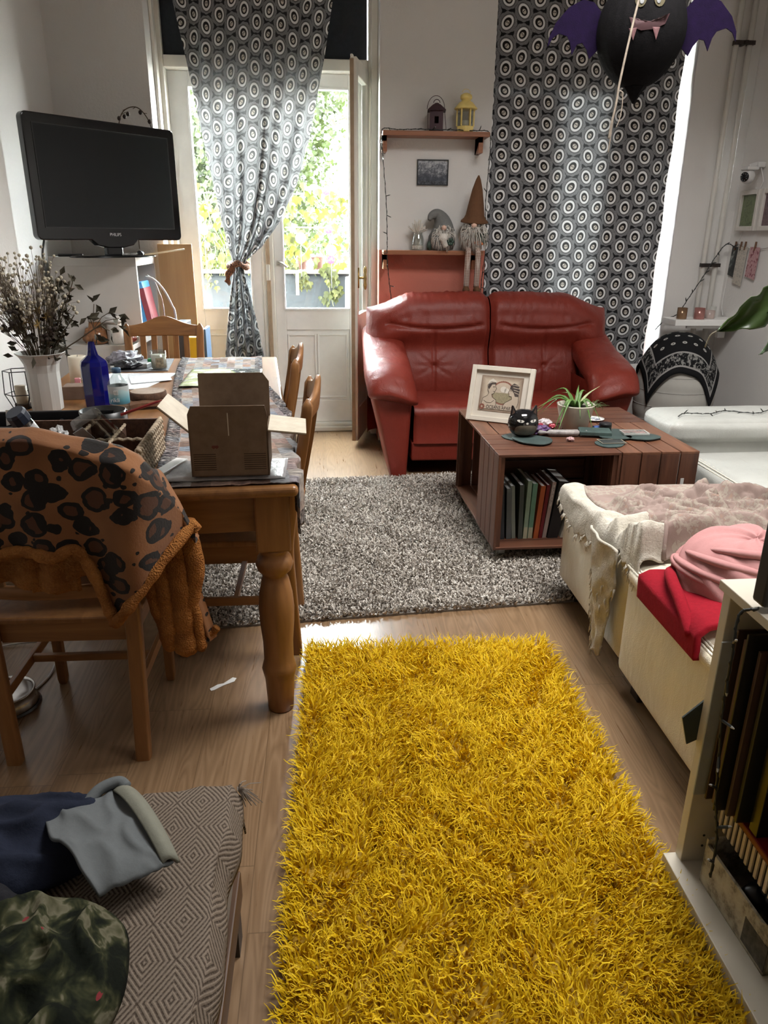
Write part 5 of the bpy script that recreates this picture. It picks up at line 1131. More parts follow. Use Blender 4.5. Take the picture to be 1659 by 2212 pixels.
G().box(CT - .075, -.003, .20, CT - .060, -.0005, .40).obj('label_strip', plain('pale_tape', (.6, .6, .58), .4), ctb)
# books inside the front crate
bks = [(.022, .26, .19, (.03, .035, .04), 'thin black book at the crate wall'), (.024, .25, .20, (.10, .11, .11), 'dark grey book beside the thin black one'), (.018, .262, .20, (.20, .22, .19), 'grey green book beside the dark grey one'), (.020, .268, .2, (.06, .07, .06), 'charcoal book between grey green and mint spines'), (.020, .285, .21, (.22, .30, .22), 'pale mint book with a light base'), (.022, .270, .20, (.13, .26, .18), 'teal green book beside the mint one'), (.022, .262, .20, (.36, .085, .025), 'orange red book in the crate'), (.016, .265, .2, (.13, .008, .012), 'dark crimson book beside the orange red one'), (.018, .278, .2, (.34, .26, .23), 'pale pink book with small lettering in the crate'), (.050, .285, .21, (.012, .011, .012), 'thick black book with pale title'), (.016, .235, .18, (.34, .30, .24), 'slim beige book leaning at the end of the row'), (.022, .225, .18, (.16, .13, .08), 'ochre book at the end of the row')]
bx0 = .055
for i, (w, h, d_, c, lab) in enumerate(bks):
    tilt = (-.06, -.05, -.08, -.03, .02, .03, .07, .08, .10, .12, .24, .26)[i]
    o = thing('book', lab + ' inside the crate' if 'crate' not in lab else lab, 'book', CT_(bx0, .10 + .004 * (i % 3), CH0 + .0125 - CH1), 0, 'books in the crate table', (0, tilt, .022))
    m = plain('book_cover', c, .45, .08)
    G().box(0, 0, 0, .002, d_, h).box(w - .002, 0, 0, w, d_, h).box(0, -.001, 0, w, .002, h).obj('cover', m, o)
    G().box(.002, .002, .003, w - .002, d_ - .004, h - .003).obj('pages', M_paper, o)
    if i in (8, 9): G().box(w * .2, -.002, h * (.55 if i == 8 else .72), w * .8, -.001, h * (.95 if i == 8 else .80)).obj('spine_label', plain('spine_print', (.45, .40, .38), .5, .5, 200), o)
    if i in (4, 5): G().box(.001, -.002, .0, w - .001, -.001, h * .2).obj('spine_label', plain('spine_band', (.42, .40, .28), .5), o)
    bx0 += w + .004 + (.010 if i == 9 else 0) + (.006 if i in (0, 2) else 0)
# ---- on the crate table
M_wf = plain('ivory_frame', (.62, .57, .49), .5, .04); M_mount = plain('mount_board', (.56, .51, .44), .7, .02)
pf = thing('framed_picture', 'ivory framed sailor print leaning on the crate table', 'picture', CT_(.135, .60, .001), 0, None, (-.30, 0, -.52))
fw, fh = .165, .285
g = G()
for q in ((-fw, 0, -fw + .024, fh), (fw - .024, 0, fw, fh), (-fw + .024, 0, fw - .024, .024), (-fw + .024, fh - .024, fw - .024, fh)): g.box(q[0], -.012, q[1], q[2], .012, q[3])
g.obj('frame', M_wf, pf, bevel=.002)
G().box(-fw + .02, .004, .02, fw - .02, .008, fh - .02).obj('mount', M_mount, pf)
t = T('sepia_print', .6); v = t.coord(); x, y, z = t.xyz(v); e_ = ((x / .108).abs()).max(((z - .145) / .088).abs()); n = t.noise(v, 12, 3)
t.color(t.mix((e_ + n * .25).below(1.02, .3), (.17, .11, .075), (.47, .39, .30))); M_sepia = t.m
pr = G().box(-.110, .0025, .054, .110, .004, .236).obj('print', M_sepia, pf)
def flat(poly, y, fn=None): return G().prism(poly, y, y + .0004, lambda a, b, q: (a, q, b))
def disc(cx, cz, r, n=26, rz=1.0): return [(cx + r * cos(2 * PI * i / n), cz + r * rz * sin(2 * PI * i / n)) for i in range(n)]
M_ink = plain('ink_line', (.05, .035, .03), .7, .2); M_inkr = plain('brick_ink', (.24, .09, .06), .7, .2); M_inks = plain('pale_ink', (.44, .36, .28), .7, .05); M_inkg = plain('olive_ink', (.27, .23, .14), .7, .2, 160)
flat(disc(.01, .152, .062), .0022).obj('medallion', M_inkr, pr); flat(disc(.01, .152, .054), .0018).obj('medallion_sky', M_inks, pr)
flat([(.01 + .054 * cos(a), .152 + .054 * sin(a)) for a in np.linspace(PI, 2 * PI, 16)], .0014).obj('sea', M_inkg, pr)
g = G()
for i in range(40):
    a = i * 2 * PI / 40; g.cb((.01 + .062 * cos(a), .0016, .152 + .062 * sin(a)), (.005, .001, .003), rotm(0, -a + .6, 0))
g.obj('rope_border', M_inks, pr)
g = flat(disc(.012, .170, .016), .0010); g.add(*[(lambda h: (h.v[0], h.f))(flat(disc(.03, .165, .013), .0010))][0]); g.obj('cloud', M_mount, pr)
bust = [(-.096, .082), (-.09, .12), (-.068, .134), (-.062, .148), (-.07, .165), (-.072, .19), (-.058, .205), (-.036, .203), (-.03, .182), (-.024, .172), (-.03, .160), (-.036, .146), (-.046, .142), (-.042, .128), (-.02, .115), (-.016, .082)]
flat(bust, .0006).obj('sailor', M_inks, pr)
flat([(-.075, .188), (-.068, .21), (-.05, .222), (-.032, .212), (-.028, .203), (-.05, .205), (-.062, .196)], .0002).obj('sailor_cap', M_mount, pr)
flat([(-.070, .176), (-.068, .192), (-.056, .200), (-.03, .200), (-.030, .195), (-.05, .192), (-.056, .18), (-.064, .165)], .0).obj('sailor_hair', M_ink, pr)
g = G().tube([(p[0], 0, p[1]) for p in bust], .0009, 4).tube([(-.085, 0, .108), (-.068, 0, .098), (-.045, 0, .098), (-.03, 0, .112)], .0008, 4).tube([(-.044, 0, .180), (-.034, 0, .181)], .0012, 4).tube([(-.032, 0, .156), (-.040, 0, .157)], .0008, 4)
g.obj('sailor_outline', M_ink, pr)
lady = [(.016, .082), (.03, .105), (.05, .118), (.062, .126), (.060, .138), (.046, .140), (.044, .152), (.040, .160), (.046, .17), (.048, .186), (.064, .198), (.086, .186), (.094, .15), (.098, .11), (.092, .082)]
flat(lady, .0006).obj('woman', M_inks, pr)
flat([(.046, .176), (.048, .192), (.064, .206), (.086, .198), (.097, .175), (.094, .14), (.076, .14), (.068, .158), (.056, .172)], .0001).obj('woman_hair', M_ink, pr)
g = G().tube([(p[0], 0, p[1]) for p in lady], .0009, 4).tube([(.05, 0, .168), (.057, 0, .168)], .0011, 4).obj('woman_outline', M_ink, pr)
for i in range(4): flat([(.058 + .004 * i, .198 - .012 * i), (.095, .196 - .014 * i), (.095, .193 - .014 * i), (.058 + .004 * i, .195 - .012 * i)], -.0003).obj('hair_highlight', M_inks, pr)
flat([(-.098, .060), (-.07, .066), (.07, .066), (.098, .060), (.098, .085), (.07, .09), (-.07, .09), (-.098, .085)], .0002).obj('banner', M_inks, pr)
text('lettering', 'OCEANS APART', .024, M_ink, pr, (.004, -.0004, .076), (PI / 2, 0, 0), .0003, .82)
g = G()
for k in range(8): g.cb((-.09 + .010 * cos(k * .8), -.0002, .076 + .010 * sin(k * .8)), (.009, .0006, .009), rotm(0, k, 0))
g.obj('printed_flower', M_inkr, pr)
G().box(-.04, .012, .002, .04, .016, .19).obj('back_board', M_blk, pf)
M_blkg = plain('black_gloss_ceramic', (.006, .006, .007), .08, .1, 6)
ca = thing('cat_pot', 'round glossy black cat shaped pot with pale eyes', 'ornament', CT_(.185, .295, .006), .04)
G().ball((0, 0, .066), (.072, .064, .066), 32, None, .92).obj('body', M_blkg, ca, smooth=True)
g = G()
for s in (-1, 1): g.prism([(s * .03, .108), (s * .066, .086), (s * .060, .150), (s * .054, .150)], -.008, .006, lambda a, b, q: (a, q, b))
g.parts('ear', M_blkg, ca, bevel=.002)
g = G()
for s in (-1, 1): g.prism([(s * .040, .112), (s * .058, .100), (s * .055, .134)], -.0088, -.007, lambda a, b, q: (a, q, b))
g.parts('inner_ear', plain('brown_enamel', (.10, .06, .045), .5), ca)
def onball(a, b, k=1.01):
    u, w = a / .072, (b - .066) / .066; r2 = max(.001, 1 - abs(u) ** 2.174 - abs(w) ** 2.174); return (a, -.064 * r2 ** .46 * k - .0012 * (k > 1), b)
def patch(fn, n=24, m=8, k=1.012): return G().grid(n, m, lambda a, b: onball(*fn(a, b), k), wu=True)
M_pal = plain('pale_enamel', (.55, .53, .48), .3)
for s in (-1, 1):
    e_ = patch(lambda a, b: (s * .030 + .0155 * b * cos(2 * PI * a), .089 + .0085 * b * sin(2 * PI * a) * (1 if sin(2 * PI * a) < 0 else .55) - s * .0 + .0015 * b * cos(2 * PI * a) * s), 24, 6).obj('eye', M_pal, ca, smooth=True)
    patch(lambda a, b: (s * .030 + .0022 * b * cos(2 * PI * a), .089 + .007 * b * sin(2 * PI * a)), 12, 3, 1.03).obj('pupil', M_blkg, e_)
patch(lambda a, b: (.006 * b * cos(2 * PI * a), .077 + .005 * b * sin(2 * PI * a)), 14, 3, 1.02).obj('nose', M_pal, ca)
patch(lambda a, b: (.052 * b * np.sign(cos(2 * PI * a)) * abs(cos(2 * PI * a)) ** .6, .042 + .026 * b * np.sign(sin(2 * PI * a)) * abs(sin(2 * PI * a)) ** .6), 40, 10, 1.008).obj('front_opening', plain('taupe_inside', (.125, .11, .085), .25, .2, 20), ca, smooth=True)
M_cream = plain('cream_ceramic', (.56, .52, .43), .3, .03, 4)
pp = thing('potted_plant', 'green strappy aloe like plant in a tapered cream pot', 'plant', CT_(.495, .455, .001))
G().lathe([(.060, 0), (.064, .004), (.092, .118), (.094, .124), (.090, .124), (.086, .108), (.002, .106)], 32).obj('pot', M_cream, pp, smooth=True)
G().lathe([(.085, .106), (.04, .112), (.002, .113)], 20).obj('soil', plain('soil', (.03, .022, .015), .9, .3), pp)
M_alo = plain('aloe_green', (.085, .17, .035), .45, .3, 25); M_alod = plain('aloe_dry_tip', (.34, .36, .19), .55, .2)
g, g2 = G(), G()
for i, (a, L, up, bend) in enumerate(((3.3, .19, .35, -.02), (2.9, .15, .30, -.06), (3.7, .13, .2, -.12), (2.5, .12, .5, .0), (1.9, .09, .9, .02), (1.2, .10, .9, .05), (.5, .13, .6, .06), (.1, .09, .35, -.03), (5.6, .10, .35, -.05), (4.6, .09, .5, -.04), (5.1, .11, .25, -.09), (4.0, .17, .28, -.10), (.9, .11, 1.1, .0), (2.2, .13, 1.2, -.03), (6.0, .10, .2, -.06), (3.1, .20, .45, -.10))):
    up *= .62; bend -= .03; d_ = np.array([cos(a), sin(a)]); P_ = spline([(d_[0] * .012, d_[1] * .012, .108), (d_[0] * (.02 + L * .4), d_[1] * (.02 + L * .4), .115 + L * .55 * up + .02), (d_[0] * (.03 + L), d_[1] * (.03 + L), .118 + L * up + bend)], 6)
    rr = [max(.0008, .0105 * (1 - (k / (len(P_) - 1)) ** 1.7)) for k in range(len(P_))]; (g2 if i in (6,) else g).tube(P_, rr, 8, .42)
g.obj('leaves', M_alo, pp, smooth=True); g2.obj('dry_leaf', M_alod, pp, smooth=True)
g = G()
for i in range(26):
    a = R.uniform(-1.2, 1.0); r0 = .05 + .05 * R.random(); g.tube([(r0 * cos(a), r0 * sin(a), .115), ((r0 + .03) * cos(a), (r0 + .03) * sin(a), .12 + .02 * R.random()), ((r0 + .06 * R.random() + .03) * cos(a + .2), (r0 + .04) * sin(a + .2), .10 + .02 * R.random())], [.0012, .0011, .0006], 4)
g.obj('trailing_stems', plain('moss_green', (.11, .15, .05), .7, .3), pp)
t = T('picture_plate', .2); v = t.coord(); x, y, z = t.xyz(v); n = t.noise(v, 55, 3); rr2 = (x * x + y * y).sqrt()
t.color(t.mix(rr2.below(.034, .002) * n.gt(.5), (.80, .79, .76), (.16, .19, .24))); M_plate = t.m
tag(G().lathe([(.02, 0), (.034, .003), (.054, .008), (.055, .010), (.034, .006), (.002, .005)], 30).obj('plate', M_plate, None, CT_(.66, .62, .001), smooth=True), 'small white plate with a printed boat picture on the table', 'plate')
M_teal = plain('slate_green_stone', (.045, .075, .068), .6, .25, 25)
tag(G().box(-.075, -.048, 0, .075, .048, .022).obj('box', M_teal, None, CT_(.545, .305, .008), (0, 0, -.22), bevel=.004), 'flat slate green box lying in front of the cream pot', 'box')
bj = thing('lid_jar', 'short black screw jar behind the slate green box', 'jar', CT_(.625, .375, .001))
G().lathe([(.026, 0), (.030, .003), (.030, .040), (.027, .044)], 22).obj('body', plain('black_jar', (.010, .012, .010), .35), bj, smooth=True); G().lathe([(.0285, .030), (.0305, .031), (.0305, .044), (.027, .0455)], 22).obj('lid', M_blk, bj, smooth=True)
M_slate = plain('dark_leaf_coaster', (.040, .062, .058), .55, .2, 15)
def leafcoaster(label, loc, rz, s):
    pts = [(s * (.5 + .5 * cos(2 * PI * i / 28)) - s * .5, s * .42 * sin(2 * PI * i / 28) * (1 - .25 * cos(2 * PI * i / 28)) * (1 + .05 * cos(10 * PI * i / 28))) for i in range(28)]
    tag(G().prism(pts, 0, .005, lambda a, b, q: (a, b, q)).obj('leaf_coaster', M_slate, None, loc, (0, 0, rz), bevel=.001), label, 'coaster', 'dark leaf shaped coasters on the crate table')
for x, y, rz, s, lab in ((.165, .30, .5, .15, 'dark leaf coaster peeking out beside the cat pot'), (.21, .22, 2.6, .19, 'dark leaf coaster under the cat pot front edge'), (.56, .14, .2, .14, 'dark leaf coaster under the small framed card'), (.63, .26, -.5, .16, 'dark leaf coaster between slate green box and cards'), (.76, .245, -.25, .17, 'dark leaf coaster under the clear card case'), (.68, .36, .4, .13, 'dark leaf coaster beside the black jar')): leafcoaster(lab, CT_(x, y, .0008 + .006 * (s > .155) ), rz, s)
M_cardb = plain('dark_card_face', (.035, .04, .038), .4, .4, 60); M_gold = plain('pale_gold_edge', (.42, .36, .26), .4)
k = thing('playing_card', 'dark printed card with pale border lying on a leaf coaster', 'card', CT_(.575, .165, .0075), .02)
G().box(-.058, -.04, 0, .058, .04, .002).obj('face', M_cardb, k); g = G()
for q in ((-.058, -.04, .058, -.037), (-.058, .037, .058, .04), (-.058, -.037, -.055, .037), (.055, -.037, .058, .037)): g.box(q[0], q[1], .002, q[2], q[3], .0024)
g.obj('border', M_gold, k)
k = thing('card_case', 'clear card case showing pinkish figures on a leaf coaster', 'card case', CT_(.735, .285, .0135), -.04)
t = T('figure_card', .4); v = t.coord(); n = t.noise(v, 70, 3); t.color(t.ramp(n, [(.42, (.05, .075, .07)), (.55, (.32, .2, .18)), (.7, (.12, .10, .10))])); 
G().box(-.06, -.036, 0, .06, .036, .006).obj('card', t.m, k); g = G()
for q in ((-.062, -.038, .062, -.035), (-.062, .035, .062, .038), (-.062, -.035, -.059, .035), (.057, -.035, .062, .035)): g.box(q[0], q[1], 0, q[2], q[3], .009)
g.obj('rim', plain('milky_plastic', (.48, .50, .47), .3), k)
cn = thing('wrapped_stick', 'grey wrapped stick with twisted ends in front of the pot', 'sweet', CT_(.395, .30, .018), -.08)
G().lathe([(.002, -.13), (.014, -.12), (.006, -.085), (.016, -.075), (.017, .06), (.006, .072), (.014, .105), (.002, .11)], 14, (0, 0, 0), rotm(0, PI / 2, 0)).obj('wrapper', plain('cellophane_grey', (.30, .27, .26), .3, .3, 40, .4), cn, smooth=True)
crumple('foil_wrap', 'crumpled purple foil wrapper beside the cat pot', 'wrapper', CT_(.29, .345, .001), (.050, .035, .022), plain('purple_foil', (.12, .06, .16), .25, .5, 50, .6), 21, .4)
crumple('candy', 'white and red wrapped candies behind the cat pot', 'sweet', CT_(.36, .50, .001), (.035, .03, .02), plain('white_candy', (.75, .68, .70), .3, .1), 22, .3)
for i, (x, y, lab) in enumerate(((.325, .47, 'dark red wrapped candy beside the white one'), (.385, .455, 'dark red wrapped candy touching the cream pot'))):
    crumple('candy', lab, 'sweet', CT_(x, y, .001), (.020, .018, .012), plain('red_candy', (.34, .02, .04), .3, .2), 30 + i, .3)
tag(G().box(-.07, -.007, 0, .07, .007, .012).obj('comb', M_blk, None, CT_(.36, .375, .001), (0, 0, -.14), bevel=.002), 'narrow black comb lying behind the wrapped stick', 'comb')
tag(G().lathe([(.012, 0), (.014, .02), (.010, .04), (.012, .052), (.003, .056)], 10, (0, 0, 0), rotm(0, PI / 2, 0)).obj('toy_figure', plain('blue_orange_plastic', (.06, .12, .32), .4, .6, 60), None, CT_(.575, .40, .013), (0, 0, .2)), 'tiny blue toy lying between pot and black jar', 'toy')
crumple('candy', 'small pink white wrapped candy near the table edge', 'sweet', CT_(.395, .215, .001), (.017, .02, .009), plain('pink_candy', (.52, .32, .32), .3, .3, 90), 26, .4)

# ================================================================ CREAM LEATHER COUCH
M_crl = leather('cream_leather', (.68, .62, .49), .36); M_crw = leather('white_leather', (.46, .46, .43), .36); M_thr = plain('cream_thread', (.74, .70, .60), .6, .2, 300); M_dfoot = plain('dark_wood_foot', (.02, .013, .010), .5)
def rbox(x0, y0, z0, x1, y1, z1, r=.03, n=7, puff=.012, seed=0, wr=.004):
    """box with rounded edges and slightly padded faces"""
    g = G(); c = np.array([(x0 + x1) / 2, (y0 + y1) / 2, (z0 + z1) / 2]); h = np.array([x1 - x0, y1 - y0, z1 - z0]) / 2
    def face(ax, s, nu, nv):
        u, v = [(1, 2), (2, 0), (0, 1)][ax]
        def fn(a, b):
            p = np.zeros(3); p[ax] = s * h[ax]; p[u] = (2 * a - 1) * h[u] * (1 if s > 0 else -1); p[v] = (2 * b - 1) * h[v]
            q = np.clip(p, -(h - r), h - r); d_ = p - q; L = np.linalg.norm(d_); p = q + d_ / L * r if L > 1e-9 else p
            p[ax] += s * (puff * ps(sin(PI * a), .6) * ps(sin(PI * b), .6) + wr * vn((p[u] + c[u]) * 14, (p[v] + c[v]) * 9, ax * 3.0, seed) * sin(PI * a) * sin(PI * b))
            return p + c
        g.grid(nu, nv, fn)
    for ax in range(3):
        for s in (-1, 1): face(ax, s, n * 3, n * 3)
    return g
def ottoman(label, x0, y0, x1, y1, seam):
    o = thing('ottoman', label, 'ottoman', (x0, y0, 0)); w, d_ = x1 - x0, y1 - y0
    rbox(0, 0, .085, w, d_, .44, .025, 8, .006, 2).obj('upholstered_body', M_crl, o, smooth=True)
    rbox(-.004, -.004, .40, w + .004, d_ + .004, .465, .03, 8, .012, 3).obj('top_cushion', M_crl, o, smooth=True)
    g = G()
    for q in (.008, .020, .032): g.tube([(-.006 + q * .6, i * d_ / 60, .452 + .0105 * sm(0, .03, q) + .0015 * (i % 2)) for i in range(61)], .0028, 6)
    g.obj('stitching', M_thr, o)
    for x in (.05, w - .09):
        for y in (.03, d_ - .09): G().box(x, y, 0, x + .06, y + .06, .09).obj('foot', M_dfoot, o, bevel=.004)
    return o
ottoman('cream leather ottoman carrying the red and pink cloths', .945, 1.345, 1.70, 2.065, 0)
ottoman('cream leather ottoman covered by the frayed pink throw', .965, 2.08, 1.70, 2.775, 0)
co = thing('couch', 'white leather corner couch with low armrest along the right wall', 'couch', (0, 0, 0))
rbox(1.78, .95, .08, 2.80, 3.42, .30, .02, 9, .004, 5).obj('base', M_crw, co, smooth=True)
for y0, y1 in ((.95, 2.15), (2.16, 3.41)): rbox(1.765, y0, .27, 2.80, y1, .435, .045, 12, .022, 7 + int(y0), .010).obj('seat_cushion', M_crw, co, smooth=True)
rbox(1.70, 3.42, .06, 2.80, 3.76, .50, .03, 9, .006, 8).obj('armrest', M_crw, co, smooth=True)
rbox(1.695, 3.405, .47, 2.81, 3.77, .585, .04, 12, .012, 9, .008).obj('armrest_pad', M_crw, co, smooth=True)
rbox(2.56, .95, .42, 2.80, 3.41, .62, .06, 9, .02, 10).obj('back_cushion', M_crw, co, smooth=True)
g = G()
for q in (0, .012, .024): g.tube([(1.768 + q, 2.18 + i * 1.2 / 60, .418 + .012 * sm(0, .02, q) + .0012 * (i % 2)) for i in range(61)], .0026, 6)
g.obj('stitching', M_thr, co)
for x, y in ((1.80, 1.0), (1.80, 3.3), (1.76, 3.66), (2.72, 3.66), (2.72, 1.0)): G().box(x, y, 0, x + .06, y + .06, .09).obj('foot', M_dfoot, co)
fairy('dark fairy lights strewn along the white couch armrest', [(1.74, 3.47, .598), (1.80, 3.52, .602), (1.92, 3.50, .604), (2.03, 3.56, .604), (2.16, 3.50, .604), (2.3, 3.58, .604), (2.5, 3.52, .604), (2.72, 3.6, .60)], .07, .022, .002, 5)
# pink embroidered throw with frayed white border
t = T('faded_pink_print', .9, .1); v = t.coord(); n = t.noise(v, 8, 3); n2 = t.noise(v, 46, 5, .7); n3 = t.noise(v, 4.5, 2)
c = t.ramp(n, [(.3, (.215, .155, .135)), (.7, (.28, .21, .185))]); mk = (n3.gt(.50)) ; c = t.mix(mk * n2.below(.50, .06) * .75, c, (.32, .28, .23)); c = t.mix(mk * n2.gt(.60) * .55, c, (.30, .20, .145)); t.color(c); t.bump(t.noise(v, 200, 3), .3, .002); M_pinkp = t.m
t = T('frayed_white_cotton', .95, .1); v = t.coord(); n = t.noise(v, 30, 5, .7)
t.color(t.ramp(n, [(.3, (.39, .355, .295)), (.7, (.55, .51, .44))])); t.bump(n + t.noise(v, 150, 4), .5, .006); M_fray = t.m
th_ = thing('throw_blanket', 'crumpled pink embroidered throw with frayed white border on the ottoman', 'blanket', (0, 0, 0))
def ridge(x, y):
    h = 0.0
    for (ax, ay, bx_2, by_2, w, a) in PR:
        dx, dy = bx_2 - ax, by_2 - ay; L = math.hypot(dx, dy); u = ((x - ax) * dx + (y - ay) * dy) / (L * L); d_ = abs(((x - ax) * dy - (y - ay) * dx) / L + .02 * sin(14 * u + ax * 9))
        if -.15 < u < 1.15: h = max(h, a * math.exp(-(d_ / w) ** 1.7) * sm(-.15, .12, u) * sm(1.15, .88, u))
    return h
rq = random.Random(4); PR = [(1.02, 2.08, 1.34, 2.20, .075, .075), (1.05, 2.30, 1.5, 2.25, .03, .045), (1.15, 2.45, 1.45, 2.42, .026, .04), (1.2, 2.62, 1.32, 2.42, .028, .045), (1.45, 2.66, 1.40, 2.40, .03, .05), (1.5, 2.25, 1.72, 2.45, .032, .05), (1.3, 2.3, 1.42, 2.12, .03, .04), (1.52, 2.62, 1.70, 2.5, .03, .045), (1.10, 2.55, 1.12, 2.32, .024, .03)] + [(1.05 + .6 * rq.random(), 2.12 + .55 * rq.random(), 1.05 + .6 * rq.random(), 2.12 + .55 * rq.random(), .016 + .012 * rq.random(), .018 + .018 * rq.random()) for _ in range(26)]
def throw(a, b):
    yl = 2.005 + .05 * sin(7 * a) + .035 * sin(3 * a + 1); yh = 2.80; xl = 1.06 + .045 * sin(5 * b + 1.0) - .055 * sm(.25, .0, b); xh = 1.765
    x = xl + (xh - xl) * a; y = yl + (yh - yl) * b; e = min(a, 1 - a, b) ; z = .483 + ridge(x, y) * 1.5 * sm(0, .06, b) + .004 * vn(x * 26, y * 26, 0, 3) - .004
    if y > 2.775: z -= (y - 2.775) * 2.2
    return (x, y, z)
G().grid(110, 110, throw).obj('pink_cloth', M_pinkp, th_, smooth=True, solid=.004)
P_ = [throw(0, b) for b in np.linspace(0, 1, 40)]; G().tube([(p[0], p[1], p[2] + .003) for p in P_], .008, 8).obj('hem', M_pinkp, th_, smooth=True)
def border(a, b):                                      # a along the hem, b outward and down over the couch edge
    p = throw(0, a); w = .15 * (.65 + .5 * sin(2.2 * a + .6)) * (1 + .10 * vn(a * 40, 0, 0, 2)); s = w * b * (1 + .05 * vn(a * 90, 3, 0, 4) * b); x = p[0] - s; z = p[2] + .012 * sin(PI * b) + .012 * vn(a * 16, b * 5, 0, 6)
    if x < .958: d_ = .958 - x; x = .952 - .012 * sin(min(1, d_ * 9) * 2) - .008 * vn(a * 14, b * 4, 0, 1); z = min(z, .482 - d_ * 1.0)
    return (x, p[1] - .05 * b * (a < .4), z)
G().grid(90, 26, border).obj('frayed_border', M_fray, th_, smooth=True, solid=.006)
def hang(a, b):
    w = .17 * (1 - .62 * sm(.1, 1, b)) * (1 + .16 * vn(b * 14, 0, 0, 3)); y = 2.245 - .05 * b + (a - .5) * w * 1.3; z = .475 - .40 * b + .012 * vn(a * 9, 2, 0, 5) * b
    return (.940 - .018 * sin(PI * a) - .012 * vn(a * 7, b * 9, 0, 2) - .008, y, z)
h_ = G().grid(26, 60, hang).obj('frayed_corner', M_fray, th_, smooth=True, solid=.008)
g = G()
for i in range(60):
    a = R.random(); p = border(a, 1.0); g.tube([p, (p[0] - .008, p[1] + R.uniform(-.01, .01), p[2] - R.uniform(.006, .02)), (p[0] - .010, p[1] + R.uniform(-.014, .014), p[2] - R.uniform(.015, .035))], [.0035, .0025, .001], 5)
for i in range(46):
    b = R.uniform(.3, 1); p = hang(R.choice((0, 1, R.random())) if b < .95 else R.random(), b); g.tube([p, (p[0] - .006, p[1] + R.uniform(-.012, .012), p[2] - .012), (p[0] - .006, p[1] + R.uniform(-.016, .016), p[2] - R.uniform(.02, .045))], [.004, .003, .001], 5)
g.obj('loose_threads', M_fray, th_, smooth=True)['kind'] = 'stuff'
M_rcl = fabric('crimson_fleece', (.25, .007, .016), .25, .95, 90, .5); M_pcl = fabric('pink_jersey', (.43, .21, .205), .12, .9, 120, .15)
def redc(a, b):
    x = .885 + .36 * a; y = 1.56 + .36 * b + .05 * a; q = sm(.12, 0, a)
    z = .485 + .03 * sin(PI * a) * (.6 + .4 * sin(5 * b)) + .012 * vn(a * 7, b * 6, 0, 1); 
    if x < .945: z = .485 - (.945 - x) * 1.1; x = .925 - .0 * q
    return (x, y, z)
rc = tag(G().grid(50, 40, redc).obj('folded_cloth', M_rcl, smooth=True, solid=.016), 'crimson folded fleece cloth hanging over the ottoman edge', 'cloth')
G().tube(spline([(.925, 1.60, .47), (.935, 1.70, .515), (.955, 1.80, .53), (.99, 1.88, .515), (1.03, 1.93, .50)], 8), .017, 12, .8).obj('rolled_fold', M_rcl, rc, smooth=True)
pc = thing('cloth_bundle', 'pale pink twisted jersey bundle lying on the crimson cloth', 'cloth', (1.18, 1.80, .49), .2)
def bun(a, b):
    th, ph = 2 * PI * a, PI / 2 * b; r = .185 * cos(ph) ** .65 * (1 + .03 * vn(cos(th) * 3, sin(th) * 3, b * 3, 2)); z = .155 * sin(ph) ** .9 * (1 + .05 * sin(2 * th))
    sp_ = sin(th * 3 + 7 * b + 1.2 * sin(2 * th)); rr = .010 * (1 - abs(sp_)) ** .7 * cos(ph) ** .4 + .004 * sin(9 * th + 16 * b)
    return ((r + rr) * cos(th) * 1.0, (r + rr) * sin(th) * 1.12, z + rr * .8)
G().grid(120, 40, bun, wu=True).obj('twisted_body', M_pcl, pc, smooth=True)
for k, (a0, h0, r0) in enumerate(((2.2, .05, .19), (2.5, .09, .165), (2.9, .125, .125), (1.9, .03, .20))):
    P_ = spline([(r0 * cos(a0 + q) * (1 - .1 * q), r0 * 1.12 * sin(a0 + q) * (1 - .1 * q), h0 + .05 * q * (1 - q / 2.4)) for q in np.linspace(0, 2.1, 8)], 5)
    G().tube(P_, [.016 * sin(PI * (i + 1) / (len(P_) + 1)) ** .4 for i in range(len(P_))], 10, .7).obj('cloth_fold', M_pcl, pc, smooth=True)

# ================================================================ BOOKSHELF AT THE RIGHT
M_sh = plain('cream_white_board', (.55, .50, .41), .45, .04, 5)
sh = thing('bookcase', 'low cream white open bookcase in the near corner', 'bookcase', (.775, .35, 0))
G().box(.03, .925, .06, .56, .952, .752).box(.03, 0, .06, .56, .025, .752).parts('side_panel', M_sh, sh, bevel=.0015)
G().box(.0, 0, 0, .56, .952, .062).obj('bottom_board', M_sh, sh, bevel=.002); G().box(.02, -.005, .752, .57, .957, .772).obj('top_board', M_sh, sh, bevel=.002); G().box(.545, .025, .06, .56, .925, .752).obj('back_panel', M_sh, sh)
g = G()
for z in (.105, .135): g.lathe([(.003, 0), (.003, .001)], 10, (.075, .925, z), rotm(PI / 2, 0, 0))
g.obj('shelf_pin_hole', M_blk, sh)
t = T('worn_printed_carton', .8); v = t.coord(); n = t.noise(v, 22, 4, .7); t.color(t.ramp(n, [(.38, (.16, .14, .10)), (.5, (.36, .32, .24)), (.66, (.44, .40, .31))])); M_wc = t.m
cb = thing('carton', 'open worn cardboard carton with dark contents on the bookcase floor', 'box', (.835, .985, .062), .05)
G().box(0, 0, 0, .006, .235, .105).box(.30, 0, 0, .306, .235, .12).box(0, .23, 0, .306, .236, .12).box(0, 0, 0, .306, .006, .085).box(0, 0, 0, .306, .236, .004).prism([(-.01, .01), (.09, .04), (.02, .10), (-.01, .12)], -.001, .0, lambda a, b, q: (q, a + .02, b)).obj('walls', M_wc, cb)
G().box(-.0015, .0, .01, -.0002, .075, .072).obj('dark_label', plain('dark_label_print', (.05, .045, .035), .6, .5, 60), cb)
g = G()
for i in range(12): g.ball((.03 + .24 * R.random(), .03 + .17 * R.random(), .05 + .02 * R.random()), (.035, .03, .03), 8)
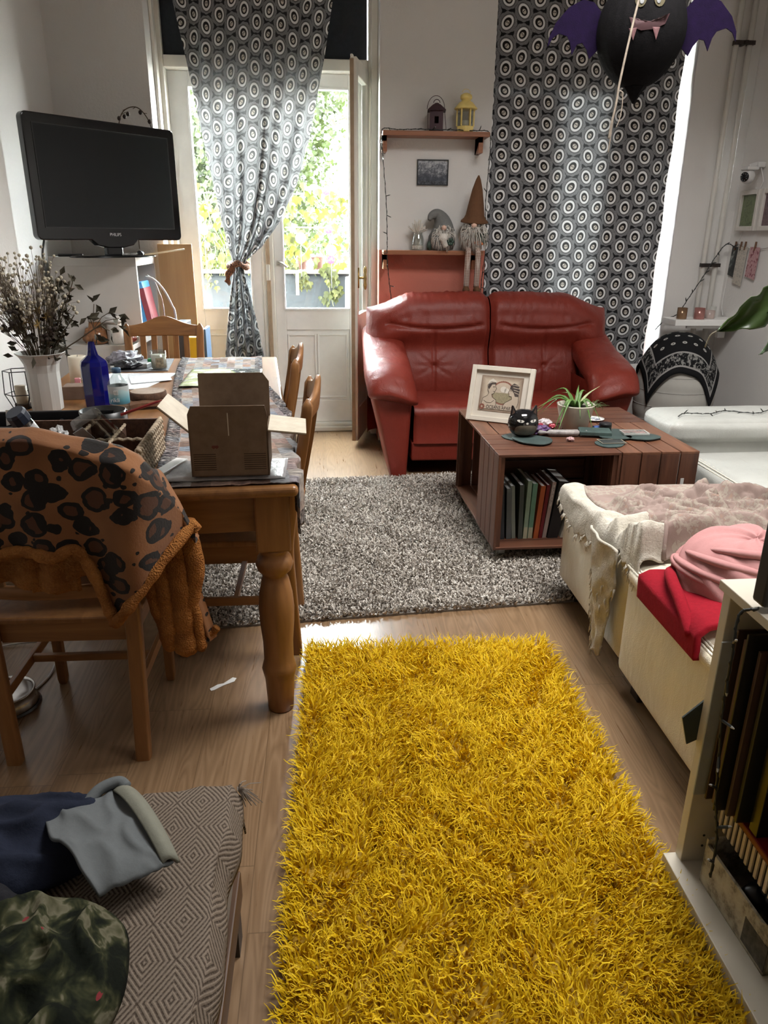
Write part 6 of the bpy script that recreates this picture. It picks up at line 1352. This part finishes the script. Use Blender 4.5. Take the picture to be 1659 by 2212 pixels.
g.obj('dark_contents', M_blk, cb, smooth=True)
M_rb = plain('dark_red_lacquer_box', (.16, .008, .010), .35, .15, 12); M_strip = plain('cream_stripe', (.62, .54, .42), .6, .05)
rb = thing('striped_box', 'dark red box with cream and black striped front inside the bookcase', 'box', (.862, .72, .186), .0)
G().box(.004, 0, 0, .36, .535, .075).obj('box_body', M_blk, rb); G().box(0, -.003, .062, .363, .538, .080).obj('lid', M_rb, rb, bevel=.004)
g = G()
for i in range(30): g.box(0, .006 + i * .0178, .001, .0038, .006 + i * .0178 + .0085, .064)
g.obj('stripes', M_strip, rb)
for i in range(3): G().box(.02, .03 + .2 * i, -.123, .34, .05 + .2 * i, 0).obj('support_board', M_sh, rb) if i == 0 else None
M_pl = [plain('folder_' + n_, c, r_, .12, 10) for n_, c, r_ in (('translucent_white', (.36, .37, .36), .35), ('dark_brown', (.045, .022, .014), .5), ('tan_board', (.16, .095, .06), .6), ('black', (.012, .011, .012), .35), ('umber', (.075, .04, .028), .5), ('charcoal', (.02, .02, .022), .3), ('black_gloss', (.008, .008, .008), .2))]
fl = ((1.258, .005, .385, 0, .795, 'translucent white folder standing against the bookcase side'), (1.243, .006, .42, 1, .815, 'dark brown record sleeve beside the white folder'), (1.226, .010, .405, 2, .825, 'tan canvas board standing between dark sleeves'), (1.208, .006, .43, 3, .815, 'thin black sleeve beside the tan board'), (1.190, .009, .40, 4, .835, 'umber canvas board in the bookcase row'), (1.170, .010, .41, 5, .845, 'charcoal picture frame in the bookcase row'), (1.128, .028, .395, 6, .865, 'thick black glossy case at the end of the row'))
for y, w, h, mi, x, lab in fl: tag(G().box(0, 0, 0, 1.26 - x, w, h).obj('board', M_pl[mi], None, (x, y, .268), (0, 0, 0), bevel=.0015), lab, 'board', 'boards and sleeves in the bookcase')
tag(G().prism([(0, 0), (.05, .05), (.075, .0), (.06, -.05), (.02, -.07)], 0, .004, lambda a, b, q: (a, q, b)).obj('card', plain('dark_teal_card', (.025, .035, .035), .5), None, (.765, 1.3025, .44)), 'dark green card sticking out behind the bookcase side', 'card')
mo = thing('monitor', 'black flat monitor standing on the near bookcase', 'monitor', (1.06, 1.175, .772))
G().box(-.265, -.02, .012, .30, .02, .38).obj('housing', M_tvm, mo, bevel=.006); G().box(-.25, -.022, .03, .285, -.0195, .365).obj('screen', M_scr_, mo); G().box(-.06, -.045, 0, .06, .045, .014).obj('foot', M_tvm, mo, bevel=.003)
fairy('dark fairy lights hanging down the bookcase front', [(.79, 1.16, .782), (.762, 1.17, .765), (.757, 1.16, .68), (.762, 1.165, .57), (.765, 1.15, .46), (.77, 1.14, .36), (.775, 1.12, .28), (.765, 1.10, .20)], .085, .024, .0024, 9)

# ================================================================ BAT, WALL FITTINGS, PLANT
M_bat = plain('black_crepe_paper', (.004, .0035, .004), .9, .2, 30, .4, spec=.1); M_wing = plain('purple_felt', (.006, .002, .015), .9, .15, 40, .3, spec=.1)
bt = thing('bat_lantern', 'black paper bat lantern with purple wings hanging from the ceiling', 'decoration', (1.345, 3.50, 2.225), -.25)
def bb(a, b):
    th, ph = 2 * PI * a, PI * (b - .5); k = 1 + .018 * abs(sin(13 * th)); z = .205 * sin(ph)
    r = .178 * cos(ph) ** .9 * k * (1 - .10 * sm(0, -1, sin(ph)))
    return (r * cos(th), r * sin(th), z)
G().grid(78, 28, bb, wu=True).obj('paper_body', M_bat, bt, smooth=True)
G().lathe([(.05, -.20), (.028, -.225), (.02, -.24), (.002, -.262)], 7).obj('tail', M_bat, bt)
wing = [(.15, .06), (.20, .115), (.245, .125), (.30, .10), (.35, .045), (.375, -.01), (.378, -.045), (.36, -.012), (.335, .005), (.30, -.005), (.285, -.03), (.275, -.075), (.255, -.035), (.235, -.03), (.215, -.055), (.20, -.09), (.17, -.06)]
for s in (-1, 1): G().prism([(s * a, b) for a, b in wing], -.004, .004, lambda a, b, q: (a, q + .25 * (abs(a) - .15) ** 1.2 * -.3, b)).obj('wing', M_wing, bt)
def bface(a, b): 
    ph = math.asin(max(-1, min(1, b / .205))); r = .178 * cos(ph) ** .9 * (1 - .10 * sm(0, -1, sin(ph))); return (a, -math.sqrt(max(.0004, r * r - a * a)) - .006, b)
def bpatch(poly, mat, name, parent): 
    c = np.mean(poly, axis=0); n = len(poly); return G().grid(n, 4, lambda a, b: bface(*(c + (np.array(poly[int(round(a * n)) % n]) - c) * b)), wu=True).obj(name, mat, parent, smooth=True)
M_eye = plain('mustard_felt', (.04, .03, .007), .8, .1)
for s in (-1, 1):
    e_ = bpatch([(.004 + s * .036 + .022 * cos(q), .082 + .032 * sin(q)) for q in np.linspace(0, 2 * PI, 16, endpoint=False)], M_eye, 'eye', bt)
    G().grid(10, 2, lambda a, b: (lambda p: (p[0], p[1] - .003, p[2]))(bface(.004 + s * .032 + .008 * b * cos(2 * PI * a), .072 + .011 * b * sin(2 * PI * a))), wu=True).obj('pupil', M_blk, e_)
bpatch([(-.07, .02), (-.035, .006), (.01, .0), (.06, .008), (.085, .03), (.07, -.008), (.03, -.026), (-.02, -.03), (-.055, -.015)], plain('dark_red_felt', (.03, .005, .007), .8), 'mouth', bt)
M_fang = plain('pink_white_felt', (.16, .075, .08), .8)
for s in (-.052, .036): 
    G().grid(3, 2, lambda a, b: (lambda p: (p[0], p[1] - .003, p[2]))(bface(*(np.array([s, -.028]) + np.array([(-.015, .008), (.015, .008), (.006, -.034)][int(round(a * 3)) % 3]) * b))), wu=True).obj('fang', M_fang, bt)
G().tube([(0, 0, .20), (0, 0, ZC - 2.225)], .002, 5).obj('hanging_cord', M_blk, bt)
M_twine = plain('beige_twine', (.22, .18, .14), .85, .2, 60)
tw2 = thing('twine', 'beige twine hanging in front of the bat lantern with a loose loop', 'string', (0, 0, 0))
G().tube(spline([(1.30, 3.27, ZC), (1.275, 3.27, 2.6), (1.245, 3.265, 2.36), (1.215, 3.26, 2.18), (1.19, 3.26, 2.0), (1.185, 3.26, 1.93), (1.175, 3.265, 1.85), (1.172, 3.27, 1.80)], 8), .0045, 7).obj('cord', M_twine, tw2, smooth=True)
G().tube(spline([(1.19, 3.262, 1.97), (1.205, 3.26, 1.965), (1.21, 3.26, 1.92), (1.205, 3.26, 1.87), (1.195, 3.262, 1.84)], 6), .002, 6).tube(spline([(1.188, 3.262, 1.97), (1.182, 3.266, 1.90), (1.178, 3.268, 1.80), (1.176, 3.27, 1.75)], 6), .0025, 6).obj('loose_end', M_twine, tw2, smooth=True)
M_pipe = plain('painted_pipe', (.66, .64, .60), .4, .04, 8)
for x, lab in ((2.675, 'white heating pipe at the window side of the corner'), (2.765, 'white heating pipe closer to the wall corner')):
    tag(G().lathe([(.018, 0), (.018, ZC)], 18, (x, 5.30, 0)).obj('heating_pipe', M_pipe, smooth=True), lab, 'pipe', 'heating pipes in the corner')
for z, lab in ((2.60, 'dark pipe clamp high on the heating pipes'), (1.25, 'dark pipe clamp lower on the heating pipes')):
    g = G().box(2.650, 5.275, z - .012, 2.79, 5.283, z + .012)
    for x in (2.675, 2.765): g.lathe([(.021, -.012), (.024, -.012), (.024, .012), (.021, .012)], 16, (x, 5.30, z), cap=False)
    g.box(2.715, 5.26, z - .01, 2.735, 5.35, z + .01); tag(g.obj('pipe_clamp', plain('rusty_clamp', (.05, .04, .035), .5, .3, metal=.5)), lab, 'pipe clamp')
ws = thing('wall_shelf', 'small white wall shelf in the corner carrying candle holders', 'shelf', (2.40, 5.02, .862))
G().box(0, 0, 0, .47, .22, .04).obj('board', M_paintw, ws, bevel=.003); G().box(.40, .16, -.10, .45, .2, 0).box(.10, .03, -.02, .40, .05, 0).obj('bracket', M_paintw, ws)
for x, y, r, h, m, lab in ((2.475, 5.10, .034, .075, plain('bronze_glass', (.25, .15, .085), .2, .2, 12, metal=.5), 'bronze glass candle holder on the small white shelf'), (2.595, 5.09, .036, .075, plain('rose_glass', (.40, .18, .16), .2, .2, 12, metal=.4), 'rose pink candle holder on the small white shelf'), (2.69, 5.13, .034, .055, plain('blush_glass', (.46, .37, .34), .3), 'low blush candle holder at the shelf end'), (2.74, 5.19, .022, .075, plain('milk_glass', (.55, .55, .52), .3), 'slim pale candle holder against the wall corner')):
    o = thing('candle_holder', lab, 'candle holder', (x, y, .902)); G().lathe([(r * .95, 0), (r, .004), (r, h), (r * .93, h), (r * .92, .01), (.002, .008)], 22).obj('cup', m, o, smooth=True); G().lathe([(r * .88, .010), (r * .88, h * .6), (.002, h * .6)], 16).obj('wax', M_cream, o, smooth=True)
fairy('dark fairy lights running from the curtain corner up to the right wall', [(2.40, 5.33, .80), (2.46, 5.30, .88), (2.52, 5.26, .92), (2.58, 5.25, 1.03), (2.66, 5.25, 1.17), (2.74, 5.25, 1.32), (2.80, 5.25, 1.39), (2.855, 5.20, 1.36), (2.858, 5.12, 1.345)], .075, .03, .003, 13)
M_camw = plain('white_camera_shell', (.62, .61, .60), .35, .03)
sc_ = thing('security_camera', 'white security camera with black lens on the right wall', 'camera', (XR, 5.075, 1.83), 0)
G().box(-.055, -.03, .028, .0, .03, .062).tube([(-.02, 0, .04), (-.05, 0, .045), (-.10, 0, .03)], .018, 12).box(-.13, -.045, .012, -.05, .045, .034).obj('bracket', M_camw, sc_, bevel=.008)
hd_ = G().ball((-.095, 0, -.025), (.044, .044, .046), 22).obj('head', M_camw, sc_, smooth=True)
d_ = Vector((-.86, -.50, -.10)).normalized(); mz = np.array(Vector((0, 0, 1)).rotation_difference(d_).to_matrix()); c0 = np.array((-.095, 0, -.025))
G().lathe([(.028, .036), (.030, .040), (.024, .046), (.002, .047)], 20, tuple(c0), mz).obj('lens', M_blkg, hd_, smooth=True)
g = G()
for k in range(8): p = c0 + mz @ np.array([.020 * cos(k * PI / 4), .020 * sin(k * PI / 4), .0465]); g.ball(p, .0028, 6)
g.obj('infrared_diode', plain('grey_diode', (.25, .25, .25), .3), hd_)
tag(G().tube(spline([(2.845, 5.06, 1.86), (2.862, 5.04, 1.78), (2.865, 5.06, 1.74), (2.866, 5.20, 1.46), (2.866, 5.28, 1.30), (2.86, 5.30, 1.0), (2.862, 5.27, .906)], 8), .003, 6).obj('cable', M_wcab, smooth=True), 'thin white cable running down from the security camera', 'cable')
M_frw = plain('white_box_frame', (.60, .57, .53), .45, .03)
def wallframe(label, y0, y1, z0, z1, stops, sc):
    o = thing('framed_picture', label, 'picture', (XR, (y0 + y1) / 2, z0)); w, h = (y1 - y0) / 2, z1 - z0; g = G()
    for q in ((-w, 0, -w + .03, h), (w - .03, 0, w, h), (-w + .03, 0, w - .03, .03), (-w + .03, h - .03, w - .03, h)): g.box(-.035, q[0], q[1], 0, q[2], q[3])
    g.obj('frame', M_frw, o, bevel=.004); t = T('wall_print', .35); v = t.coord(); n = t.noise(v, sc, 4, .65, 1.2); t.color(t.ramp(n, stops)); G().box(-.018, -w + .03, .03, -.012, w - .03, h - .03).obj('print', t.m, o)
wallframe('white box frame with green plant photograph on the right wall', 5.015, 5.255, 1.475, 1.73, [(.35, (.05, .07, .03)), (.5, (.14, .18, .08)), (.62, (.10, .12, .07)), (.75, (.40, .42, .34))], 22)
wallframe('white box frame with dark purple starburst picture on the right wall', 4.745, 4.985, 1.475, 1.73, [(.4, (.05, .03, .035)), (.52, (.16, .10, .11)), (.62, (.10, .06, .07)), (.72, (.42, .36, .36))], 40)
tag(G().tube(spline([(2.862, 5.26, 1.405), (2.86, 5.15, 1.375), (2.86, 5.0, 1.36), (2.86, 4.8, 1.375)], 6), .0018, 5).obj('string', M_twine), 'thin twine with pegged cards on the right wall', 'string')
M_peg = plain('brown_peg', (.16, .085, .05), .6)
t = T('ringed_paper', .7); v = t.coord(); vv = E(t.nt, t.voronoi(v, 26, 'F1', .3).outputs['Distance']); t.color(t.mix((vv - .33).abs().below(.05, .03) * .6, (.50, .46, .40), (.25, .24, .22))); M_ring = t.m
t = T('pink_pattern_paper', .7); v = t.coord(); n = t.noise(v, 50, 3); t.color(t.mix(n.gt(.56), (.46, .27, .28), (.20, .05, .07))); M_pinkpap = t.m
t = T('dark_photo_paper', .4); v = t.coord(); n = t.noise(v, 18, 3); t.color(t.ramp(n, [(.45, (.02, .022, .022)), (.6, (.05, .06, .06)), (.7, (.3, .32, .3))])); M_dphoto = t.m
for y, w, h, m, lab, x in ((5.235, .05, .20, M_dphoto, 'dark photograph pegged to the wall string', 2.861), (5.135, .06, .25, M_ring, 'cream card with ring pattern pegged to the wall string', 2.855), (4.985, .06, .20, M_pinkpap, 'pink patterned card pegged to the wall string', 2.855)):
    tag(G().prism([(-w, -h), (w, -h + .012), (w, 0), (-w, .004)], 0, .0015, lambda a, b, q: (q, a, b)).obj('card', m, None, (x, y, 1.372), (.06, 0, 0)), lab, 'card', 'pegged cards on the right wall')
for y in (5.235, 5.165, 5.11, 4.985): tag(G().box(-.006, -.004, -.025, .004, .004, .03).obj('clothes_peg', M_peg, None, (2.855, y, 1.378), (.15, 0, 0)), {5.235: 'brown clothes peg holding the dark photograph', 5.165: 'brown clothes peg at the left edge of the ring card', 5.11: 'brown clothes peg at the other edge of the ring card', 4.985: 'brown clothes peg holding the pink card'}[y], 'clothes peg', 'clothes pegs on the wall string')
# big leaved hanging plant entering at the right
t = T('dark_glossy_leaf', .35, .5); v = t.coord(); n = t.noise(v, 9, 3); c = t.ramp(n, [(.3, (.020, .040, .008)), (.7, (.042, .075, .014))]); t.color(c); t.translucent(.15, (.06, .10, .02)); M_big = t.m
hp = thing('hanging_plant', 'large leaved dark green hanging plant reaching in beside the couch', 'plant', (1.98, 2.50, 1.30))
G().lathe([(.07, 0), (.10, .14), (.105, .15), (.095, .15), (.088, .12), (.002, .12)], 24).obj('pot', M_cream, hp, smooth=True)
g = G()
for k in range(3): g.tube([(.1 * cos(2.1 * k), .1 * sin(2.1 * k), .15), (0, 0, .6)], .003, 5)
g.tube([(0, 0, .6), (0, 0, ZC - 1.30)], .003, 5).obj('hanger', M_twine, hp)
def bigleaf(base, tip, width, droop, parent, mat, name, tilt=0.0, notch=0.0):
    b0, t0 = np.array(base), np.array(tip); d_ = t0 - b0; L = np.linalg.norm(d_); sd = np.cross(d_ / L, np.array([.25, -.9, .35])); sd /= np.linalg.norm(sd); up_ = np.cross(sd, d_ / L)
    def fn(a, b):
        w = width * sin(PI * min(1, b * .93 + .07) ** .75) ** .8 * (1 - .3 * b) * (1 - notch * .30 * max(0, sin(b * 19)) * (abs(2 * a - 1) > .6)); s = 2 * a - 1
        return b0 + d_ * b + sd * (w * s) + up_ * (droop * sin(PI * b) + .10 * width * abs(s) * 1.5 + .012 * sin(7 * b + 3 * s))
    return G().grid(16, 30, fn).obj(name, mat, parent, smooth=True, solid=.0015)
o3 = (1.98, 2.50, 1.30); q3 = lambda x, y, z: (x - o3[0], y - o3[1], z - o3[2])
bigleaf(q3(1.56, 2.42, 1.265), q3(1.345, 2.50, 1.125), .070, .01, hp, M_big, 'leaf', notch=.7)
bigleaf(q3(1.70, 2.46, 1.28), q3(1.47, 2.44, 1.19), .075, .01, hp, M_big, 'leaf')
t = T('variegated_leaf', .4, .4); v = t.coord(); n = t.noise(v, 14, 3); t.color(t.ramp(n, [(.45, (.04, .07, .03)), (.6, (.36, .40, .33))])); 
bigleaf(q3(1.62, 2.55, 1.16), q3(1.515, 2.50, 1.045), .035, .01, hp, t.m, 'pale_leaf')
bigleaf(q3(1.98, 2.45, 1.43), q3(1.80, 2.3, 1.35), .07, .02, hp, M_big, 'leaf'); bigleaf(q3(2.0, 2.55, 1.43), q3(2.15, 2.75, 1.36), .08, .02, hp, M_big, 'leaf')
g = G().tube(spline([q3(1.97, 2.49, 1.42), q3(1.85, 2.46, 1.45), q3(1.70, 2.44, 1.36), q3(1.56, 2.42, 1.265)], 6), .006, 7).tube(spline([q3(1.98, 2.50, 1.42), q3(1.86, 2.5, 1.38), q3(1.70, 2.46, 1.28)], 6), .006, 7).tube(spline([q3(1.98, 2.52, 1.42), q3(1.85, 2.54, 1.36), q3(1.62, 2.55, 1.16)], 6), .004, 6)
g.tube(spline([q3(1.345, 2.50, 1.125), q3(1.325, 2.50, 1.11), q3(1.312, 2.50, 1.07)], 5), .0028, 5).obj('stems', plain('brown_stem', (.12, .10, .06), .7), hp, smooth=True)

# ================================================================ CORNER: PAPER GLOBE WITH BANDANA, FLOOR CUSHION
M_ricep = fabric('white_rice_paper', (.52, .50, .46), .06, .9, 30, .2, .15)
gl_ = thing('paper_lantern', 'white ribbed paper globe lantern standing on the floor in the corner', 'lamp', (2.33, 4.76, .0))
prof = []
for i in range(46):
    ph = -PI / 2 * .82 + PI * .86 * i / 45; prof.append((.255 * cos(ph) ** .8 + .004 * abs(sin(i * PI / 4)) - .002, .43 + .41 * sin(ph)))
prof = [(.10, .0), (.10, prof[0][1])] + prof
G().lathe(prof, 36).obj('ribbed_shade', M_ricep, gl_, smooth=True)
g = G()
for i in range(2, len(prof), 4): g.tube([((prof[i][0] + .001) * cos(a), (prof[i][0] + .001) * sin(a), prof[i][1]) for a in np.linspace(0, 2 * PI, 36)], .002, 4, cap=False)
g.obj('wire_rib', plain('pale_wire', (.36, .35, .33), .6), gl_)
t = T('black_bandana', .85, .15); u, v, _ = t.xyz(t.coord('UV')); mx = (u.abs()).max(v.abs()); n = t.noise(t.vec(u, v), 13, 4, .7, 1.0)
du = u.wrap(-.11, .11); dv = (v + (((u / .22 + .5).floor() * .5).frac() * .22)).wrap(-.11, .11); drop = ((du / .03) * (du / .03) + (dv / .045) * (dv / .045)).sqrt()
c = t.mix(drop.below(1.0, .2) * drop.gt(.35) * mx.lt(.60), (.008, .008, .009), (.36, .35, .33))
band = mx.gt(.64) * mx.lt(.90); c = t.mix(band * n.gt(.53), c, (.22, .215, .205)); ln_ = (mx - .65).abs().below(.014, .004).max((mx - .89).abs().below(.014, .004)); c = t.mix(ln_, c, (.28, .27, .26)); t.color(c); t.bump(t.noise(t.vec(u, v), 90, 2), .2, .002)
def band_(a, b):
    u, v = 2 * a - 1, 2 * b - 1; an = math.radians(20); uu, vv2 = u * cos(an) - v * sin(an), u * sin(an) + v * cos(an); r = math.hypot(uu, vv2); th = math.atan2(vv2, uu); ph = min(PI * .60, r * 1.10)
    rr = .268 * sin(ph) ** .85 if ph > 0 else 0; z = .43 + .418 * cos(ph) 
    k = 1 + .06 * sm(.75, 1.3, r) * sin(4 * th + 1.2) + .05 * sm(.9, 1.35, r); z -= .12 * max(0, r - 1.05)
    return (rr * cos(th) * k, rr * sin(th) * k, z + .006 * sin(9 * th) * sm(.5, 1.2, r))
tag(G().grid(44, 44, band_, lambda a, b: (2 * a - 1, 2 * b - 1)).obj('bandana', t.m, None, (2.33, 4.76, .004), (0, 0, -2.2), smooth=True, solid=.003), 'black paisley bandana draped over the white paper lantern', 'scarf')
t = T('pebble_print', .9); v = t.coord(); vo = t.voronoi(t.map(v, (1, 1.6, 1)), 19); d1 = E(t.nt, vo.outputs['Distance']); t.color(t.mix(d1.lt(.42), (.022, .018, .016), (.20, .165, .13))); 
tag(rbox(1.985, 3.95, 0, 2.55, 4.47, .27, .06, 8, .02, 3).obj('floor_cushion', t.m, smooth=True), 'dark pebble patterned floor cushion beside the red sofa', 'cushion')
crumple('plastic_bag', 'crumpled white plastic bag beside the paper lantern', 'bag', (2.60, 4.55, .0), (.10, .09, .17), plain('white_film', (.46, .46, .45), .35, .1, 20, .4), 41, .3)
tag(G().lathe([(.011, 0), (.011, .16)], 12, (0, 0, 0), rotm(0, PI / 2, 0)).obj('rolled_poster', plain('beige_roll', (.40, .34, .28), .7), None, (2.02, 4.10, .288), (0, 0, .2)), 'short beige paper roll lying on the pebble cushion', 'roll')

# ================================================================ NEAR LEFT: BENCH WITH THROW AND CLOTHES, FLOOR BITS
bn = thing('daybed', 'low daybed in the near corner under a diamond woven throw', 'bed', (-.58, .45, 0))
G().box(-.50, -.85, .10, .385, .765, .17).obj('frame', wood('dark_bed_wood', (.05, .024, .012), (.10, .05, .025), 1, 8), bn, bevel=.004)
rbox(-.49, -.84, .17, .378, .758, .385, .04, 9, .006, 2).obj('mattress', fabric('mattress_ticking', (.20, .18, .16), .1), bn, smooth=True)
for x in (-.45, .33):
    for y in (-.8, .70): G().box(x, y, 0, x + .05, y + .05, .10).obj('leg', M_dfoot, bn)
t = T('diamond_weave', .95, .1); u, v, _ = t.xyz(t.coord('UV')); n = t.noise(t.vec(u, v), 7, 2); n5 = t.noise(t.vec(u, v), 260, 3)
cu, cv = .094, .132; uu = (u + n * .012) / cu; vv_ = (v + n * .010) / cv; d_ = ((uu.frac() - .5).abs() + (vv_.frac() - .5).abs())
st = (d_ * 11.0).frac(); tri = (st - .5).abs() * 2.0
c = t.mix(tri.below(.46, .28), (.20, .16, .125), (.065, .048, .036)); c = t.mix(n5.below(.45, .2) * .35, c, (.27, .22, .18)); t.color(c); t.bump(tri + n5, .4, .003); M_dia = t.m
tb_ = thing('throw', 'beige and brown diamond woven throw spread over the daybed', 'blanket', (0, 0, 0))
def thr(a, b):
    x = -1.08 + .95 * a; y = -.40 + 1.69 * b; hem = .006 * vn(y * 26, 0, 0, 3)
    z = .402 + .005 * vn(x * 9, y * 7, 0, 2) + .006 * sin(16 * x + 6 * y) * sm(.6, 1, b) * .6
    xe = -.202 + .02 * sm(1.0, 1.3, y) * 0; ye = 1.212 + .03 * sin(5 * x + .8)
    if x > xe: d_ = x - xe; f = sm(0, .03, d_); z -= d_ * 1.0 * f; x = xe + .022 * sm(0, .05, d_) + hem + .006 * sin(24 * y)
    if y > ye: d_ = y - ye; z -= d_ * 1.2; y = ye + .022 * sm(0, .05, d_) + .006 * sin(21 * x)
    return (x, y, z)
G().grid(90, 130, thr, lambda a, b: (.95 * a + .3 * b * .2, 1.69 * b - .25 * a * .2)).obj('woven_cloth', M_dia, tb_, smooth=True, solid=.004)
g = G()
for i in range(22): q = np.array([-.190, 1.225, .372]); e_ = q + np.array([R.uniform(.0, .05), R.uniform(-.03, .03), R.uniform(-.03, .012)]); g.tube([q, (q + e_) / 2 + np.array([0, 0, .008 * R.random()]), e_], [.002, .0016, .001], 4)
g.obj('tassel', plain('beige_yarn', (.22, .18, .145), .95), tb_)
def heap(name, label, loc, fn_, mat, rz=0, nx=90, ny=44, wu=True):
    return tag(G().grid(nx, ny, fn_, wu=wu).obj(name, mat, None, loc, (0, 0, rz), smooth=True, solid=.006), label, 'clothing')
def mound(lx, ly, h, seed, p=.7, fold=.02, base=.006):
    def fn(a, b):
        th = 2 * PI * a; r = b; k = 1 + .16 * vn(1.5 * cos(th), 1.5 * sin(th), 0, seed) + .05 * vn(4 * cos(th), 4 * sin(th), 0, seed + 2); x, y = r * cos(th) * k, r * sin(th) * k
        z = base + h * (1 - r ** 4) ** p * (1 + .30 * vn(3 * x, 3 * y, 0, seed + 5)) + fold * (1 - abs(vn(5 * x + 2 * y, 5 * y, 0, seed + 9))) ** 3 * (1 - r ** 6)
        return (lx * x, ly * y, max(base * .5, z))
    return fn
M_navy = fabric('navy_cloth', (.016, .020, .036), .3, .9, 70, .4); M_slg = fabric('slate_cloth', (.13, .14, .145), .12, .9, 90, .2)
t = T('camouflage_cloth', .9, .15); v = t.coord(); n = t.noise(v, 21, 3, .6, .5); n2 = t.noise(t.map(v, (1.4, .8, 1)), 17, 2)
c = t.ramp(n, [(.40, (.006, .008, .005)), (.48, (.018, .021, .010)), (.55, (.045, .047, .022)), (.60, (.13, .12, .08)), (.70, (.06, .058, .03))]); c = t.mix(n2.gt(.71), c, (.20, .03, .035)); t.color(c); t.bump(t.noise(v, 60, 3), .4, .004); M_camo = t.m
gz = .413
heap('garment', 'dark navy garment bunched on the diamond throw', (-.62, 1.02, gz), mound(.25, .125, .05, 3, .7, .025), M_navy, .25)
heap('garment', 'charcoal knitted garment at the picture edge on the throw', (-.60, .86, gz), mound(.15, .10, .05, 6), fabric('charcoal_knit', (.022, .022, .026), .3, .95, 90, .6), .1)
heap('garment', 'camouflage patterned garment heap on the diamond throw', (-.46, .72, gz), mound(.15, .21, .065, 9, .7, .035), M_camo, -.2)
GC = [np.array(q) for q in ((-.50, 1.05), (-.365, .905), (-.262, .968), (-.385, 1.152))]
def gquad(a, b): return GC[0] * (1 - a) * (1 - b) + GC[1] * a * (1 - b) + GC[2] * a * b + GC[3] * (1 - a) * b
def grey_(a, b):
    p = gquad(a, b); w1, w2 = .012 * vn(b * 7, a * 3, 0, 3), .012 * vn(a * 7, b * 3, 0, 5); return (p[0] - .012 * sin(PI * b) * (1 - a) + w1, p[1] - .01 * sin(PI * a) + w2, .020 + .010 * (1 - abs(vn(a * 5 + b * 3, b * 7, 0, 4))) ** 2 + .034 * ps(sin(PI * a), .7) * (1 - .5 * b) + .004 * vn(a * 6, b * 5, 0, 2) + .022 * (1 - b) * (1 - a))
gg = heap('garment', 'slate grey folded trouser leg lying over the camouflage heap', (0, 0, gz + .012), grey_, M_slg, 0, 40, 40, False)
def cuff_(a, b):
    p = gquad(b, .80 + .21 * a); return (p[0] + .004, p[1] + .004, .030 + .030 * ps(sin(PI * b), .7) + .010 * sin(PI * a) - .012 * a)
G().grid(14, 26, cuff_).obj('pale_cuff', fabric('sage_cuff', (.21, .21, .17), .1), gg, smooth=True, solid=.006)
G().tube(spline([(-.445, 1.10, .03), (-.425, 1.13, .042), (-.395, 1.145, .045), (-.378, 1.135, .04)], 6), .011, 10).obj('cuff_fold', M_slg, gg, smooth=True)
tag(G().prism([(0, 0), (.01, .0), (.045, .012), (.085, .018), (.098, .034), (.088, .044), (.05, .024), (.03, .026), (.0, .014)], 0, .0015, lambda a, b, q: (a, b, q)).obj('paper_scrap', M_paper, None, (-.395, 2.135, .001), (0, 0, .42)), 'torn strip of white paper lying on the laminate floor', 'paper')
bo = thing('metal_bowl', 'stainless steel pet bowl on the floor under the leopard chair', 'bowl', (-1.03, 2.10, 0))
G().lathe([(.085, 0), (.095, .006), (.085, .03), (.080, .048), (.086, .055), (.083, .058), (.076, .05), (.07, .015), (.002, .012)], 32).obj('bowl', plain('brushed_steel', (.55, .55, .55), .22, .08, metal=1.0), bo, smooth=True)
G().lathe([(.096, .002), (.098, .004), (.094, .010), (.09, .010)], 32, cap=False).obj('rubber_ring', M_blk, bo)
tag(G().tube(spline([(-1.25, 2.45, .006), (-1.10, 2.48, .012), (-.985, 2.42, .03), (-.955, 2.28, .006), (-.99, 2.14, .006), (-1.09, 1.97, .006), (-1.2, 1.9, .006)], 8), .004, 7).obj('cable', plain('clear_white_cable', (.55, .54, .52), .3), smooth=True), 'pale cable curled on the floor around the steel bowl', 'cable')
